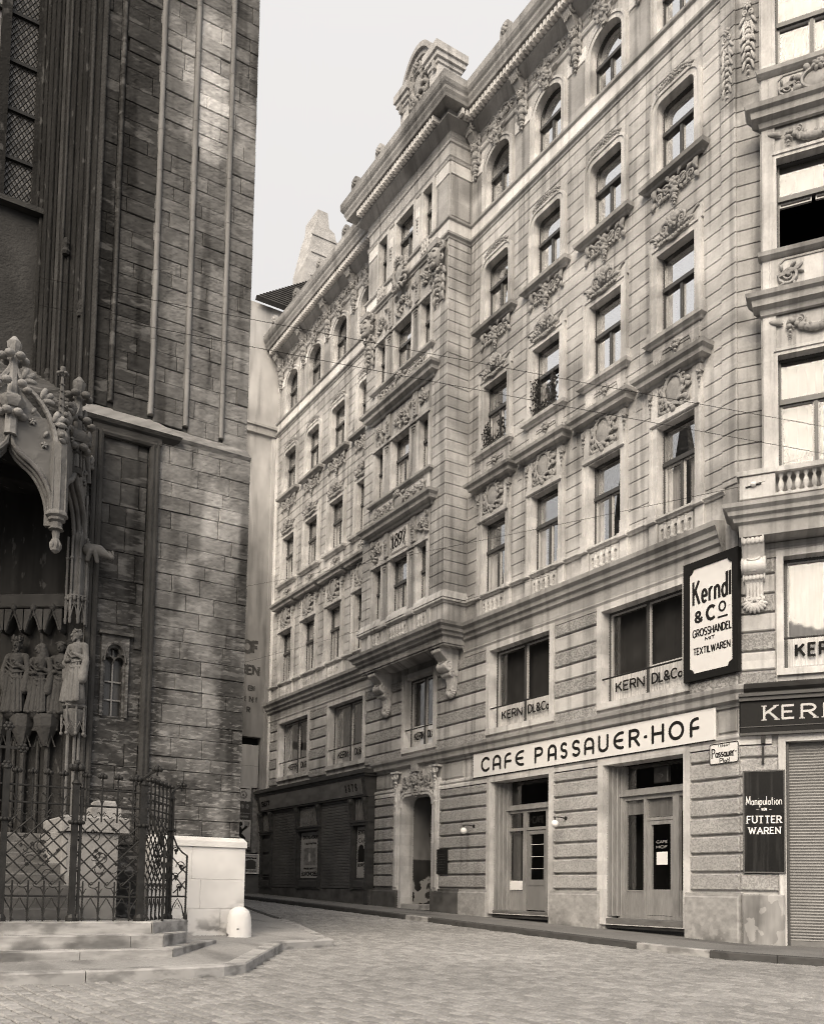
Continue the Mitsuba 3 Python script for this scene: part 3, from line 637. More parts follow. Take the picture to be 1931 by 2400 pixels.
# windows with their surrounds
cart, crest, apron, branch = (variants(o, M_ORN, 60) for o in (orn_cartouche, orn_crest, orn_apron, orn_branch))
curts = {1: ['blind', 'blind', 'white', 'white', 'white', 'part', 'blind', 'white'], 2: ['white', 'grey', 'white', 'white', 'white', 'white', 'white', 'part'], 3: ['white', 'part', 'none', 'none', 'part', 'none', 'none', 'none'], 4: ['white', 'white', 'part', 'none', 'none', 'none', 'none', 'none']}
order = [LC[0], LC[1], LC[2], LC[3]] + RC
def ring(op, w, d0, d1, step=True):
    o = op.buffer(w, join_style='mitre') if op.geom_type == 'Polygon' else op
    m = MB().ext(o.difference(op.buffer(-.008)), d0, d1)
    if step: m.ext(o.difference(op.buffer(w - .05, join_style='mitre')), d1 - .005, d1 + .03)
    return m
for i, u in enumerate(order):
    for k in (1, 2, 3, 4):
        z, h = FL[k]; op = opening(k, u)
        window(BLD, FA, u, z, W, h, 'A', op if k > 2 else None, {1: .60, 2: .60, 3: .62, 4: .55}[k], True, curts[k][i], 'mat_pane_sky' if k > 2 or (k == 2 and i > 4) else M_PANE)
        sur = op.buffer(.20 if k < 4 else .17, join_style='mitre' if k < 3 else 'round').difference(rect(u - 2, u + 2, z - 2, z - .005))
        m = MB().ext(sur.difference(op.buffer(-.006)), -.20, .062)
        m.ext(sur.difference(op.buffer(.135 if k < 4 else .11, join_style='mitre' if k < 3 else 'round')), .055, .092)
        if k == 2:
            for s in (-1, 1): m.box(u + s * .70 - .11, u + s * .70 + .11, 16.66, 16.98, -.01, .08); m.box(u + s * .72 - .13, u + s * .72 + .13, 14.48, 14.72, -.01, .10)
        if k == 1:
            for s in (-1, 1): m.box(u + s * .70 - .12, u + s * .70 + .12, 10.19, 10.52, -.01, .10); m.box(u + s * .62 - .10, u + s * .62 + .10, 12.5, 13.34, -.01, .08)
        add('window_surround', m, M_TRIM, BLD)
    # first floor: panel with cartouche and straight hood
    add('hood_panel', MB().box(u - .66, u + .66, 12.54, 13.34, -.01, .045), M_WALL, BLD)
    add('hood_lintel', MB().cham(u - .74, u + .74, 12.36, 12.53, -.01, .13, .02), M_TRIM, BLD)
    add('cartouche', cart[i % 3], None, BLD, place=FA.at(u, 12.98, .06))
    hp = [(0, 13.30), (.07, 13.30), (.10, 13.36), (.26, 13.38), (.28, 13.47), (.36, 13.52), (.38, 13.60), (.0, 13.68)]
    add('hood_cornice', sweep([(u - .72, .0), (u - .72, -.03), (u + .72, -.03), (u + .72, .0)], hp), M_CORN, BLD)
    for s in (-1, 1):
        q = MB(); volute(q, 0, 0, .07, 1.5, 90, s, .4, .06); drop(q, 0, -.06, -.40, .06, 4, .06); q.box(-.06, .06, -.05, .10, -.05, .08)
        add('hood_bracket', q, M_ORN, BLD, FA.at(u + s * .73, 13.14, .04), smooth=60, kind='stuff')
    # second floor: crest, sill, apron with drops
    add('crest', crest[i % 3], None, BLD, place=FA.at(u, 16.66, .05))
    sp = lambda z, o: [(0, z - .16), (.05, z - .16), (.08, z - .11), (.16, z - .08), (.18, z), (0, z + .02)]
    add('sill', sweep([(u - .74, .03), (u - .74, -.05), (u + .74, -.05), (u + .74, .03)], sp(14.46, 0)), M_TRIM, BLD)
    q = MB().box(u - .70, u + .70, 14.12, 14.30, -.01, .045); q.ext(Polygon([(u - .70, 14.12), (u - .70, 13.93), (u - .46, 13.93), (u - .40, 14.12)]), -.01, .045); q.ext(Polygon([(u + .70, 14.12), (u + .40, 14.12), (u + .46, 13.93), (u + .70, 13.93)]), -.01, .045)
    for s in (-1, 1):
        for j in range(3): q.box(u + s * (.50 + .07 * j) - .025, u + s * (.50 + .07 * j) + .025, 13.86, 13.96, -.01, .06)
    add('apron_panel', q, M_TRIM, BLD)
    q = MB(); drop(q, u, 14.16, 13.86, .085, 4, .07); volute(q, u + .08, 14.10, .06, 1.4, 90, -1, .4, .06); volute(q, u - .08, 14.10, .06, 1.4, 90, 1, .4, .06)
    add('apron_drop', q, M_ORN, BLD, smooth=60)
    # third floor
    add('sill', sweep([(u - .78, .03), (u - .78, -.05), (u + .78, -.05), (u + .78, .03)], [(0, 18.16), (.06, 18.17), (.10, 18.22), (.20, 18.25), (.22, 18.34), (0, 18.37)]), M_CORN, BLD)
    add('apron_relief', apron[i % 3], None, BLD, place=FA.at(u, 17.86, .045))
    add('leaf_branch', branch[i % 3], None, BLD, place=FA.at(u, 20.52, .06))
    add('keystone', keyst[i % 3], None, BLD, place=FA.at(u, 23.86, .07))
# mezzanine windows
for i, (u, w) in enumerate(MEZZ):
    op = rect(u - w / 2, u + w / 2, 6.14, 8.43)
    window(BLD, FA, u, 6.14, w, 2.29, 'A', None, 1.0, True, 'none', M_PANEP if i < 3 else M_PANE, -.22, 1.1, label='wide mezzanine window with a lettered strip of curtain')
    m = MB().ext(op.buffer(.15, join_style='mitre').difference(op.buffer(-.006)), -.22, .085)
    add('window_surround', m, M_TRIM, BLD)
    add('window_bar', MB().tube([(u - w / 2 - .05, 6.74, .02), (u + w / 2 + .05, 6.74, .02)], .022, 6), M_IRON, BLD)
    q = MB()
    for s0, s1 in ((u - w / 2 + .07, u - .05), (u + .05, u + w / 2 - .07)): q.add(*wavy(s0, s1, 6.20, 6.74 + rng.uniform(.06, .16), -.27, 26, .008))
    add('curtain_strip', q, M_CURT, BLD)
    if i > 2:
        q = MB()
        for s0, s1 in ((u - w * .36, u - w * .14), (u + .08, u + w * .20)): q.add(*wavy(s0, s1, 6.9, 8.36, -.36, 8))
        add('curtain', q, M_BLINDG, BLD)
    else: add('blind', MB().add(*wavy(u - w / 2, u + w / 2, 6.2, 8.4, -.50, 10, .01)), M_BLIND, BLD)
# dark plaster strip at the far left end of the house
add('end_strip', MB().box(-24.86, -24.60, 1.0, 21.36, -.2, .06), M_WHITE, BLD)
# ------------------------------------------------------------------ the bay over the street door
BAY = f'{BLD}__bay'
bw = [(-13.98, .56), (-12.57, 1.10), (-11.18, .56)]
BF = {1: (10.17, 2.06), 2: (14.50, 1.78), 3: (18.46, 1.62), 4: (22.06, 1.72)}
bh = unary_union([rect(u - w / 2, u + w / 2, z, z + h) for z, h in BF.values() for u, w in bw])
add('bay', MB().ext(rect(-15.05, -9.97, 8.9, 25.3).difference(bh), -.32, 0), M_WALL, BLD, FBAY)
FR_, FL_ = Frame((-9.97, 0), (0, 1)), Frame((-15.05, 0), (0, -1))
q = MB().box(-.82 + .32, 0, 8.9, 25.3, -.2, 0); add('flank', q, M_WALL, BAY, FR_)
add('flank', MB().box(0, .50, 8.9, 25.3, -.2, 0), M_WALL, BAY, FL_)
add('soffit', MB().box(-15.03, -9.99, 8.80, 8.89, .02, .80), M_WALL2, BAY)
courses(BAY, FBAY, -15.05, -14.42, [], M_WALL)
courses(BAY, FBAY, -10.76, -9.94, [(-10.6, -9.9, 19.5, 21.4)], M_WALL)
courses(BAY, FR_, -.85, -.03, [], M_WALL)
courses(BAY, FL_, .0, .80, [], M_WALL)
add('base_cornice', sweep(BAYP, E1B), M_CORN, BAY)
add('sill_moulding', sweep(BAYP, SILL), M_TRIM, BAY)
add('bay_foot', sweep(BAYP, [(0, 10.17), (.14, 10.20), (.08, 10.36), (.02, 10.46), (0, 10.5)]), M_TRIM, BAY)
for fr in (FBAY,):
    for u, w, n in ((-13.98, .50, 3), (-12.57, 1.1, 6), (-11.18, .50, 3)):
        add('balustrade_relief', shape(balusters(n, w, .44), M_TRIM), None, BAY, place=fr.at(u, 9.56, .005))
    for u in (-14.42, -13.52, -13.30, -11.84, -11.62, -10.74): add('pedestal', MB().cham(u - .09, u + .09, 9.52, 10.06, -.01, .06, .01), M_TRIM, BAY, fr)
    for u in (-13.41, -11.73): add('sill_block', MB().cham(u - .24, u + .24, 10.07, 10.185, 0, .17, .01), M_TRIM, BAY, fr)
for k, (z, h) in BF.items():
    for j, (u, w) in enumerate(bw):
        window(BAY, FBAY, u, z, w, h, 'BAY', None, .60, w > 1, {1: 'white', 2: 'white', 3: 'part' if w > 1 else 'white', 4: 'none'}[k] if w > 1 else ('white' if k < 4 else 'none'), thin=1.0 if w > 1 else .8, pane='mat_pane_sky' if k > 2 else M_PANE)
        op = rect(u - w / 2, u + w / 2, z, z + h)
        m = MB().ext(op.buffer(.11, join_style='mitre').difference(op.buffer(-.006)).difference(rect(u - 2, u + 2, z - 2, z - .004)), -.19, .055)
        if k < 4: m.add(*MB().box(u - w / 2 - .11, u + w / 2 + .11, z + h + .01, z + h + .10, 0, .10).arr())
        add('window_surround', m, M_TRIM, BAY, FBAY)
    # pilasters between the lights
    for u in (-13.41, -11.73):
        m = MB().cham(u - .15, u + .15, z, z + h - .02, -.01, .07, .015); m.box(u - .17, u + .17, z, z + .20, -.01, .10)
        if k < 4:
            m.box(u - .17, u + .17, z + h - .02, z + h + .06, -.01, .13)
            for i in range(3): m.box(u - .11 + .03 * i, u + .11 - .03 * i, z + h - .14 - .08 * i, z + h - .09 - .08 * i, .06, .12 - .015 * i)
        add('pilaster', m, M_TRIM if k == 4 else M_WALL2, BAY, FBAY)
        if k == 4:
            add('pilaster_ornament', MB().cham(u - .11, u + .11, 23.05, 23.40, .05, .09, .02), M_WHITE, BAY, FBAY)
            q = MB(); drop(q, 0, 0, -.45, .05, 5, .08); add('pilaster_drop', q, M_ORN, BAY, FBAY.at(u, 22.98), smooth=60)
# parapets under the second- and third-floor lights, with scroll panels
for zt, zb, name in ((14.48, 13.62, 'a'), (18.43, 17.66, 'b')):
    hh = (zt - zb) / 2 - .09
    add('parapet', MB().cham(-14.36, -10.80, zb, zt - .10, -.01, .06, .02), M_TRIM, BAY, FBAY)
    add('parapet_scrolls', orn_panel(1.55, hh), M_ORN, BAY, FBAY.at(-12.58, (zt + zb) / 2 - .05, .055), smooth=60)
    P = [(-14.42, -.80), (-14.42, -.88), (-10.74, -.88), (-10.74, -.80)]
    add('sill', sweep(P, [(0, zt - .12), (.05, zt - .10), (.12, zt - .06), (.13, zt), (0, zt + .02)]), M_CORN, BAY)
    P = [(-14.5, -.81), (-14.5, -.86), (-10.66, -.86), (-10.66, -.81)]
    add('hood_cornice', sweep(P, [(0, zb - .36), (.05, zb - .34), (.08, zb - .26), (.22, zb - .22), (.24, zb - .12), (.33, zb - .06), (.35, zb + .02), (0, zb + .06)]), M_CORN, BAY)
# friezes over the lights
for z0, k in ((12.34, 1), (16.42, 2), (20.20, 3)):
    z1 = {1: 13.24, 2: 17.28, 3: 21.3}[k]
    for u, w in bw:
        if k == 1 and w > 1:
            add('date_panel', MB().cham(u - .50, u + .50, 12.42, 13.12, -.01, .06, .02), M_TRIM, BAY, FBAY)
            continue
        q = MB(); cz = (z0 + z1) / 2
        for i in range(16 if w > 1 else 8):
            a = rng.uniform(-w * .5, w * .5); b = rng.uniform(z0 + .12 - cz, z1 - cz - .2)
            leaf(q, a, b, rng.uniform(0, 360), .22, .09, .04, .05)
        flower(q, 0, .1, .14, .06)
        for s in (-1, 1): volute(q, s * w * .3, .0, .12, 1.5, 90, s, .3, .04)
        add('frieze_relief', q, M_ORN, BAY, FBAY.at(u, cz, .01), smooth=60)
    for u in (-13.41, -11.73):
        q = MB(); q.box(-.13, .13, -(z1 - z0) / 2 + .1, (z1 - z0) / 2, 0, .05); volute(q, 0, .12, .10, 1.6, 90, 1, .34, .06); drop(q, 0, 0, -.3, .05, 4, .06)
        add('frieze_pier', q, M_ORN, BAY, FBAY.at(u, (z0 + z1) / 2, .01), smooth=60)
# text 1897 with serifs, as built strokes
def glyphs(rows, w, fr, m, name, parent, d0, d1, cat=None):
    g = MB()
    for p in rows: g.ext(p, d0, d1)
    return add(name, g, m, parent, fr)
def digits1897(h):
    s = h * .12; out = []
    one = unary_union([rect(-.09 * h, .09 * h, 0, h), rect(-.2 * h, .2 * h, 0, .08 * h), Polygon([(-.09 * h, h), (-.09 * h, .82 * h), (-.24 * h, .74 * h), (-.24 * h, .80 * h)])])
    def o(cx, cz, rx, rz): return affinity.scale(Point(0, 0).buffer(1, quad_segs=6), rx, rz).difference(affinity.scale(Point(0, 0).buffer(1, quad_segs=6), rx - s, rz - s * .6)), cx, cz
    def mv(t): return affinity.translate(t[0], t[1], t[2])
    eight = unary_union([mv(o(0, .27 * h, .27 * h, .27 * h)), mv(o(0, .75 * h, .22 * h, .25 * h))])
    nine = unary_union([mv(o(0, .70 * h, .25 * h, .30 * h)), stroke([(.20 * h, .74 * h), (.16 * h, .35 * h), (-.12 * h, .05 * h)], s * .9)])
    seven = unary_union([rect(-.24 * h, .25 * h, .86 * h, h), stroke([(.19 * h, .92 * h), (0, .4 * h), (-.06 * h, .04 * h)], s), rect(-.24 * h, -.18 * h, .74 * h, h)])
    return {'1': one, '8': eight, '9': nine, '7': seven}
D = digits1897(.46); x = -.35; g = MB()
for c in '1897': g.ext(affinity.translate(D[c], x, 12.56), .055, .075); x += .235
add('date', g, M_INKM, BAY, FBAY.at(-12.57, 0), label='black figures 1897 of the date panel')
q = MB()
for s in (-1, 1): volute(q, s * .42, .16, .09, 1.5, 90, s, .3, .06); volute(q, s * .40, -.26, .07, 1.5, -90, s, .3, .06)
add('date_scrolls', q, M_ORN, BAY, FBAY.at(-12.57, 12.82), smooth=60)
for u in (-14.25, -10.90):
    q = MB(); volute(q, 0, .2, .10, 1.6, 90, 1, .34, .06); volute(q, .02, -.05, .08, 1.6, -90, -1, .34, .06); drop(q, 0, -.1, -.4, .06, 5, .06); add('side_scroll', q, M_ORN, BAY, FBAY.at(u, 12.9), smooth=60)
herm = variants(orn_hermhead, M_ORN, 60, 2, .9)
for i, u in enumerate((-14.72, -10.38)): add('herm', herm[i], None, BAY, place=FBAY.at(u, 20.75, .03))
q = orn_cartouche(); add('cartouche', q, M_ORN, BAY, FBAY.at(-12.57, 21.62, .16), smooth=60)
balu2 = shape(balusters(4, .6, .30), M_TRIM)
for u in (-13.98, -11.18): add('balustrade_relief', balu2, None, BAY, place=FBAY.at(u, 21.58, .06))
# fourth storey of the bay: mouldings and panels
for z in (23.86, 24.46): add('moulding', sweep(BAYP, [(0, z), (.04, z + .01), (.06, z + .06), (.03, z + .09), (.07, z + .13), (0, z + .16)]), M_TRIM, BAY)
for fr, a, b in ((FBAY, -15.02, -14.42), (FBAY, -10.72, -10.0), (FR_, -.80, -.03)):
    add('pier_band', MB().cham(a, b, 23.46, 23.84, -.01, .035, .008), M_WHITE, BAY, fr)
    add('pier_panel', MB().cham(a + .04, b - .04, 22.12, 23.42, -.01, .028, .01), M_WALL2, BAY, fr)
for u, w in ((-14.4, 1.0), (-12.57, 1.5), (-10.75, 1.0)): add('attic_panel', MB().cham(u - w / 2, u + w / 2, 24.68, 25.1, -.01, .03, .012), M_WALL2, BAY, FBAY)
# brackets under the bay
corb = shape(orn_corbel(), M_TRIM, 40)
for u in (-10.52, -14.45): add('corbel', corb, None, BAY, place=FA.at(u, 8.80, .02))
# the gable on the roof over the bay
GF = Frame((-12.48, -.35), (1, 0))
G = f'{BLD}__gable'
body = rect(-1.15, 1.15, 25.8, 28.2).union(Polygon([(-.95, 28.1), (.95, 28.1)] + arc(0, 28.1, .95, 0, 180, 16, 1.40)))
add('gable', MB().ext(body, -.45, 0), M_TRIM, BLD, GF)
m = MB(); m.ext(Polygon(arc(0, 28.1, 1.02, 0, 180, 18, 1.50) + arc(0, 28.1, .82, 180, 0, 18, 1.26)), -.5, .14); m.ext(Polygon(arc(0, 28.1, 1.10, 0, 180, 18, 1.62) + arc(0, 28.1, .98, 180, 0, 18, 1.44)), -.55, .24)
add('arched_cornice', m, M_CORN, G, GF)
for s in (-1, 1):
    m = MB().box(s * .92 - .26, s * .92 + .26, 25.8, 28.28, -.75, .12); m.box(s * .92 - .31, s * .92 + .31, 28.28, 28.42, -.80, .18); m.box(s * .92 - .38, s * .92 + .38, 28.42, 28.60, -.88, .25); m.box(s * .92 - .44, s * .92 + .44, 28.60, 28.86, -.94, .32)
    add('gable_block', m, M_TRIM, G, GF)
m = MB().put(orn_cartouche(), 0, .35, 0, 1.1, 1.3, 1.6)
for s in (-1, 1):
    for i in range(9): leaf(m, s * (.25 + .05 * i), -.5 + .12 * i, 90 - s * rng.uniform(10, 70), .35, .14, .05, .07)
add('gable_relief', m, M_ORN, G, GF.at(0, 28.0, .02), smooth=60)
# roof behind the cornice
v = [(-24.75, .55, 25.85), (.4, .55, 25.85), (.4, 6, 29.4), (-24.75, 6, 29.4), (-24.75, 12, 25.85), (.4, 12, 25.85)]
add('roof', (np.array(v, float), np.array([[0, 1, 2], [0, 2, 3], [3, 2, 5], [3, 5, 4], [1, 5, 2], [0, 3, 4]])), M_TILE, BLD)
add('rear_wall', MB().box(-24.75, .4, .2, 25.8, -12, -11.8).box(-24.75, -24.55, .2, 25.8, -11.8, -.4), M_WALL2, BLD)

# ------------------------------------------------------------------ the corner side (wall B)
BB = 5.2
bwin = [(1.52, 1.42), (3.6, 1.42)]
ZB = {2: (10.2, 2.35), 3: (14.76, 2.02), 4: (18.74, 2.10)}
bho = unary_union([rect(u - w / 2, u + w / 2, z, z + h) for z, h in ZB.values() for u, w in bwin])
gh = unary_union([rect(.88, 3.2, 0, 4.65), rect(.86, 2.9, 6.15, 8.49)])
add('corner_wall', MB().ext(rect(0, BB, 0.1, 25.3).difference(gh).difference(rect(.5, BB, 9.5, 25.3)), -.38, 0), M_WALL, BLD, FB)
CW = f'{BLD}__corner_wall'
FBB = FB.at(0, 0, .45)
add('corner_bay', MB().ext(rect(.50, BB, 9.4, 25.3).difference(bho), -.35, 0), M_WALL, BLD, FBB)
CB = f'{BLD}__corner_bay'
add('flank', MB().box(.50, .56, 9.4, 25.3, -.45, -.352), M_WALL, CB, FBB)
courses(CW, FB, .0, .49, [], M_WALL2, .034)
for i, (z0, z1) in enumerate(MR):
    for a, b in intervals(0.0, .70, [], z0, z1): add('course', MB().cham(a, b, z0 + .022, z1 - .022, -.01, .07, .02), M_ROUGH if i % 2 == 0 else M_WALL, CW, FB)
for z0, z1 in GR: add('course', MB().cham(.0, .73, z0 + .028, z1 - .028, -.01, .085, .022), M_ROUGH2, CW, FB)
add('plinth', MB().cham(.03, .84, .1, 1.55, -.01, .16, .03), M_PLINTHB, BLD, FB, label='dark streaked plinth of the corner side')
for (u, w) in bwin[:2]:
    for k, (z, h) in ZB.items():
        window(BLD, FBB, u, z, w, h, 'B', None, .60 if k != 4 else .52, True, {2: 'none', 3: 'none', 4: 'none'}[k], M_PANEP, open_=(k == 3 and u < 2), label='large corner window with its lower sash slid open' if k == 3 and u < 2 else None)
        op = rect(u - w / 2, u + w / 2, z, z + h)
        m = MB().ext(op.buffer(.13, join_style='mitre').difference(op.buffer(-.006)).difference(rect(u - 3, u + 3, z - 2, z - .004)), -.19, .05); m.ext(op.buffer(.13, join_style='mitre').difference(op.buffer(.07, join_style='mitre')).difference(rect(u - 3, u + 3, z - 2, z - .004)), .045, .08)
        add('window_surround', m, M_TRIM, CB, FBB)
        add('blind' if k == 4 else 'shade', MB().add(*wavy(u - w / 2, u + w / 2, z + (.1 if k != 3 else 1.3), z + h, -.30, 8, .01)), M_SHADE, CB, FBB)
for b in (.66, 2.56): add('pier_strip', MB().cham(b - .13, b + .13, 10.1, 25.1, -.01, .045, .01), M_TRIM, CB, FBB)
def bpath(b0, b1, d): return [tuple(FB.pts([b, 0, dd])[0][:2]) for b, dd in ((b0, .40), (b0, d), (b1, d), (b1, .40))]
for zt, zb in ((14.74, 13.80), (18.72, 17.86)):
    add('sill', sweep(bpath(.58, 2.6, .50), [(0, zt - .14), (.06, zt - .12), (.12, zt - .08), (.14, zt), (0, zt + .02)]), M_CORN, CB)
    add('parapet', MB().cham(.66, 2.5, zb + .02, zt - .14, -.01, .06, .02), M_TRIM, CB, FBB)
    add('parapet_scrolls', orn_panel(.78, (zt - zb) / 2 - .14, False if zt < 15 else True), M_ORN, CB, FBB.at(1.62, (zt + zb) / 2 - .05, .055), smooth=60)
    add('hood_cornice', sweep(bpath(.55, 2.65, .50), [(0, zb - .40), (.05, zb - .38), (.08, zb - .28), (.20, zb - .24), (.22, zb - .12), (.30, zb - .08), (.33, zb), (0, zb + .05)]), M_CORN, CB)
    m = MB(); swag(m, -.45, .45, .12, .22, .07, 11, .05)
    for s in (-1, 1): drop(m, s * .5, .12, -.25, .07, 5, .04); volute(m, s * .3, .12, .10, 1.6, 90, s, .3, .03); leaf(m, s * .62, .1, 90 - s * 70, .3, .1, .04, .04)
    add('lintel_relief', m, M_ORN, CB, FBB.at(1.55, zb - .72, .02), smooth=60)
# balcony: corbelled cornice, parapet with balusters
BD = .85
bal = bpath(-.18 + .20, 4.6, BD - .22)
BALP = [tuple(FB.pts([b, 0, dd])[0][:2]) for b, dd in ((.06, -.0), (.06, BD - .30), (4.6, BD - .30))]
add('balcony_cornice', sweep(BALP, [(-.6, 8.82), (-.0, 8.82), (.02, 9.06), (.10, 9.10), (.12, 9.18), (.20, 9.22), (.22, 9.30), (.30, 9.36), (.32, 9.44), (.0, 9.52), (-.1, 9.52)]), M_CORN, CB)
add('balcony_soffit', MB().box(.06, 4.6, 8.84, 8.9, 0, BD - .31), M_WALL2, CB, FB)
add('balcony_slab', MB().box(.08, 4.6, 9.40, 9.52, 0, BD - .2), M_WALL2, CB, FB)
add('balcony_pier', MB().cham(.08, .76, 9.52, 9.99, BD - .36, BD - .10, .01).box(.03, .80, 10.0, 10.10, BD - .40, BD - .06), M_TRIM, CB, FB)
add('balcony_rail', MB().box(.801, 4.6, 10.0, 10.10, BD - .38, BD - .08).box(.76, 4.6, 9.53, 9.58, BD - .34, BD - .12), M_TRIM, CB, FB)
bl = shape(MB().lathe([(.055, 0), (.055, .04), (.03, .06), (.05, .10), (.062, .17), (.05, .24), (.026, .31), (.045, .36), (.055, .38), (.055, .42)], 10), M_TRIM, 40)
for i in range(12): add('baluster', bl, None, CB, place=FB.at(.86 + .155 * i, 9.58, BD - .23))
m = MB().put(orn_corbel(.42), 0, 0, 0, 1, 1.0, .8); add('corbel', m, M_TRIM, CB, FB.at(.31, 8.80, .02), smooth=50)
add('corner_frieze', sweep([tuple(FB.pts([b, 0, 0])[0][:2]) for b in (.0, 4.6)], [(0, 8.50), (.05, 8.50), (.05, 8.60), (.08, 8.66), (.05, 8.70), (.05, 8.80), (0, 8.80)]), M_CORN, CB)
for u, fr, zc in ((-.19, FA, 19.75), (.25, FB, 20.1)):
    m = MB(); drop(m, 0, .1, -1.35, .13, 9, .06)
    for q in (-1, 1):
        volute(m, q * .10, .30, .11, 1.6, 90, q, .34, .06, [(q * .02, -.2), (q * .16, 0)]); volute(m, q * .09, .72, .09, 1.5, -90, q, .34, .06)
        for i in range(6): leaf(m, q * .10, .6 - .28 * i, -90 + q * (35 - 4 * i), .34, .10, .06, .05)
    flower(m, 0, .95, .15, .06)
    add('corner_relief', MB().put(m, 0, 0, 0, .62, .72, .5), M_TRIM, BLD, fr.at(u, zc, .05), smooth=60, kind='stuff')
# mezzanine window of the corner
window(BLD, FB, 1.88, 6.15, 2.04, 2.34, 'B', None, 1.0, True, 'grey', M_PANEP, -.22, 1.2, label='wide corner window with a grey blind and a lettered strip')
op = rect(.86, 2.90, 6.15, 8.49); add('window_surround', MB().ext(op.buffer(.13, join_style='mitre').difference(op.buffer(-.006)), -.22, .085), M_TRIM, BLD, FB)
add('window_bar', MB().tube([(.83, 6.78, .02), (2.95, 6.78, .02)], .022, 6), M_IRON, BLD, FB)
add('curtain_strip', MB().add(*wavy(.93, 2.85, 6.22, 6.86, -.27, 40, .006)), M_CURT, BLD, FB)
# the shop's roller shutter under the black fascia
add('shutter_surround', MB().ext(rect(.74, 3.34, .2, 4.79).difference(rect(.88, 3.2, 0, 4.65)), -.25, .09), M_TRIM, BLD, FB)
RS = f'{BLD}__roller_shutter'
add('roller_shutter', MB().box(.88, 3.2, .35, .62, -.20, -.12), M_STEEL, BLD, FB)
for i in range(67): add('slat', MB().ext(Polygon([(.89, 0), (3.19, 0), (3.19, .052), (.89, .052)]), -.17, -.13).tube([(.89, .026, -.135), (3.19, .026, -.135)], .020, 5), M_STEEL, RS, FB.at(0, .62 + .060 * i))
add('shutter_guide', MB().box(.88, .93, .3, 4.65, -.16, -.02), M_FRAME, BLD, FB)
add('threshold', MB().box(.9, 3.2, .2, .36, -.3, .1), M_INKM, BLD, FB)

for k, m in ROOMS.items(): add('room', m, M_DARK, BLD, fr={'A': FA, 'BAY': FBAY, 'B': FB}[k], kind='stuff')
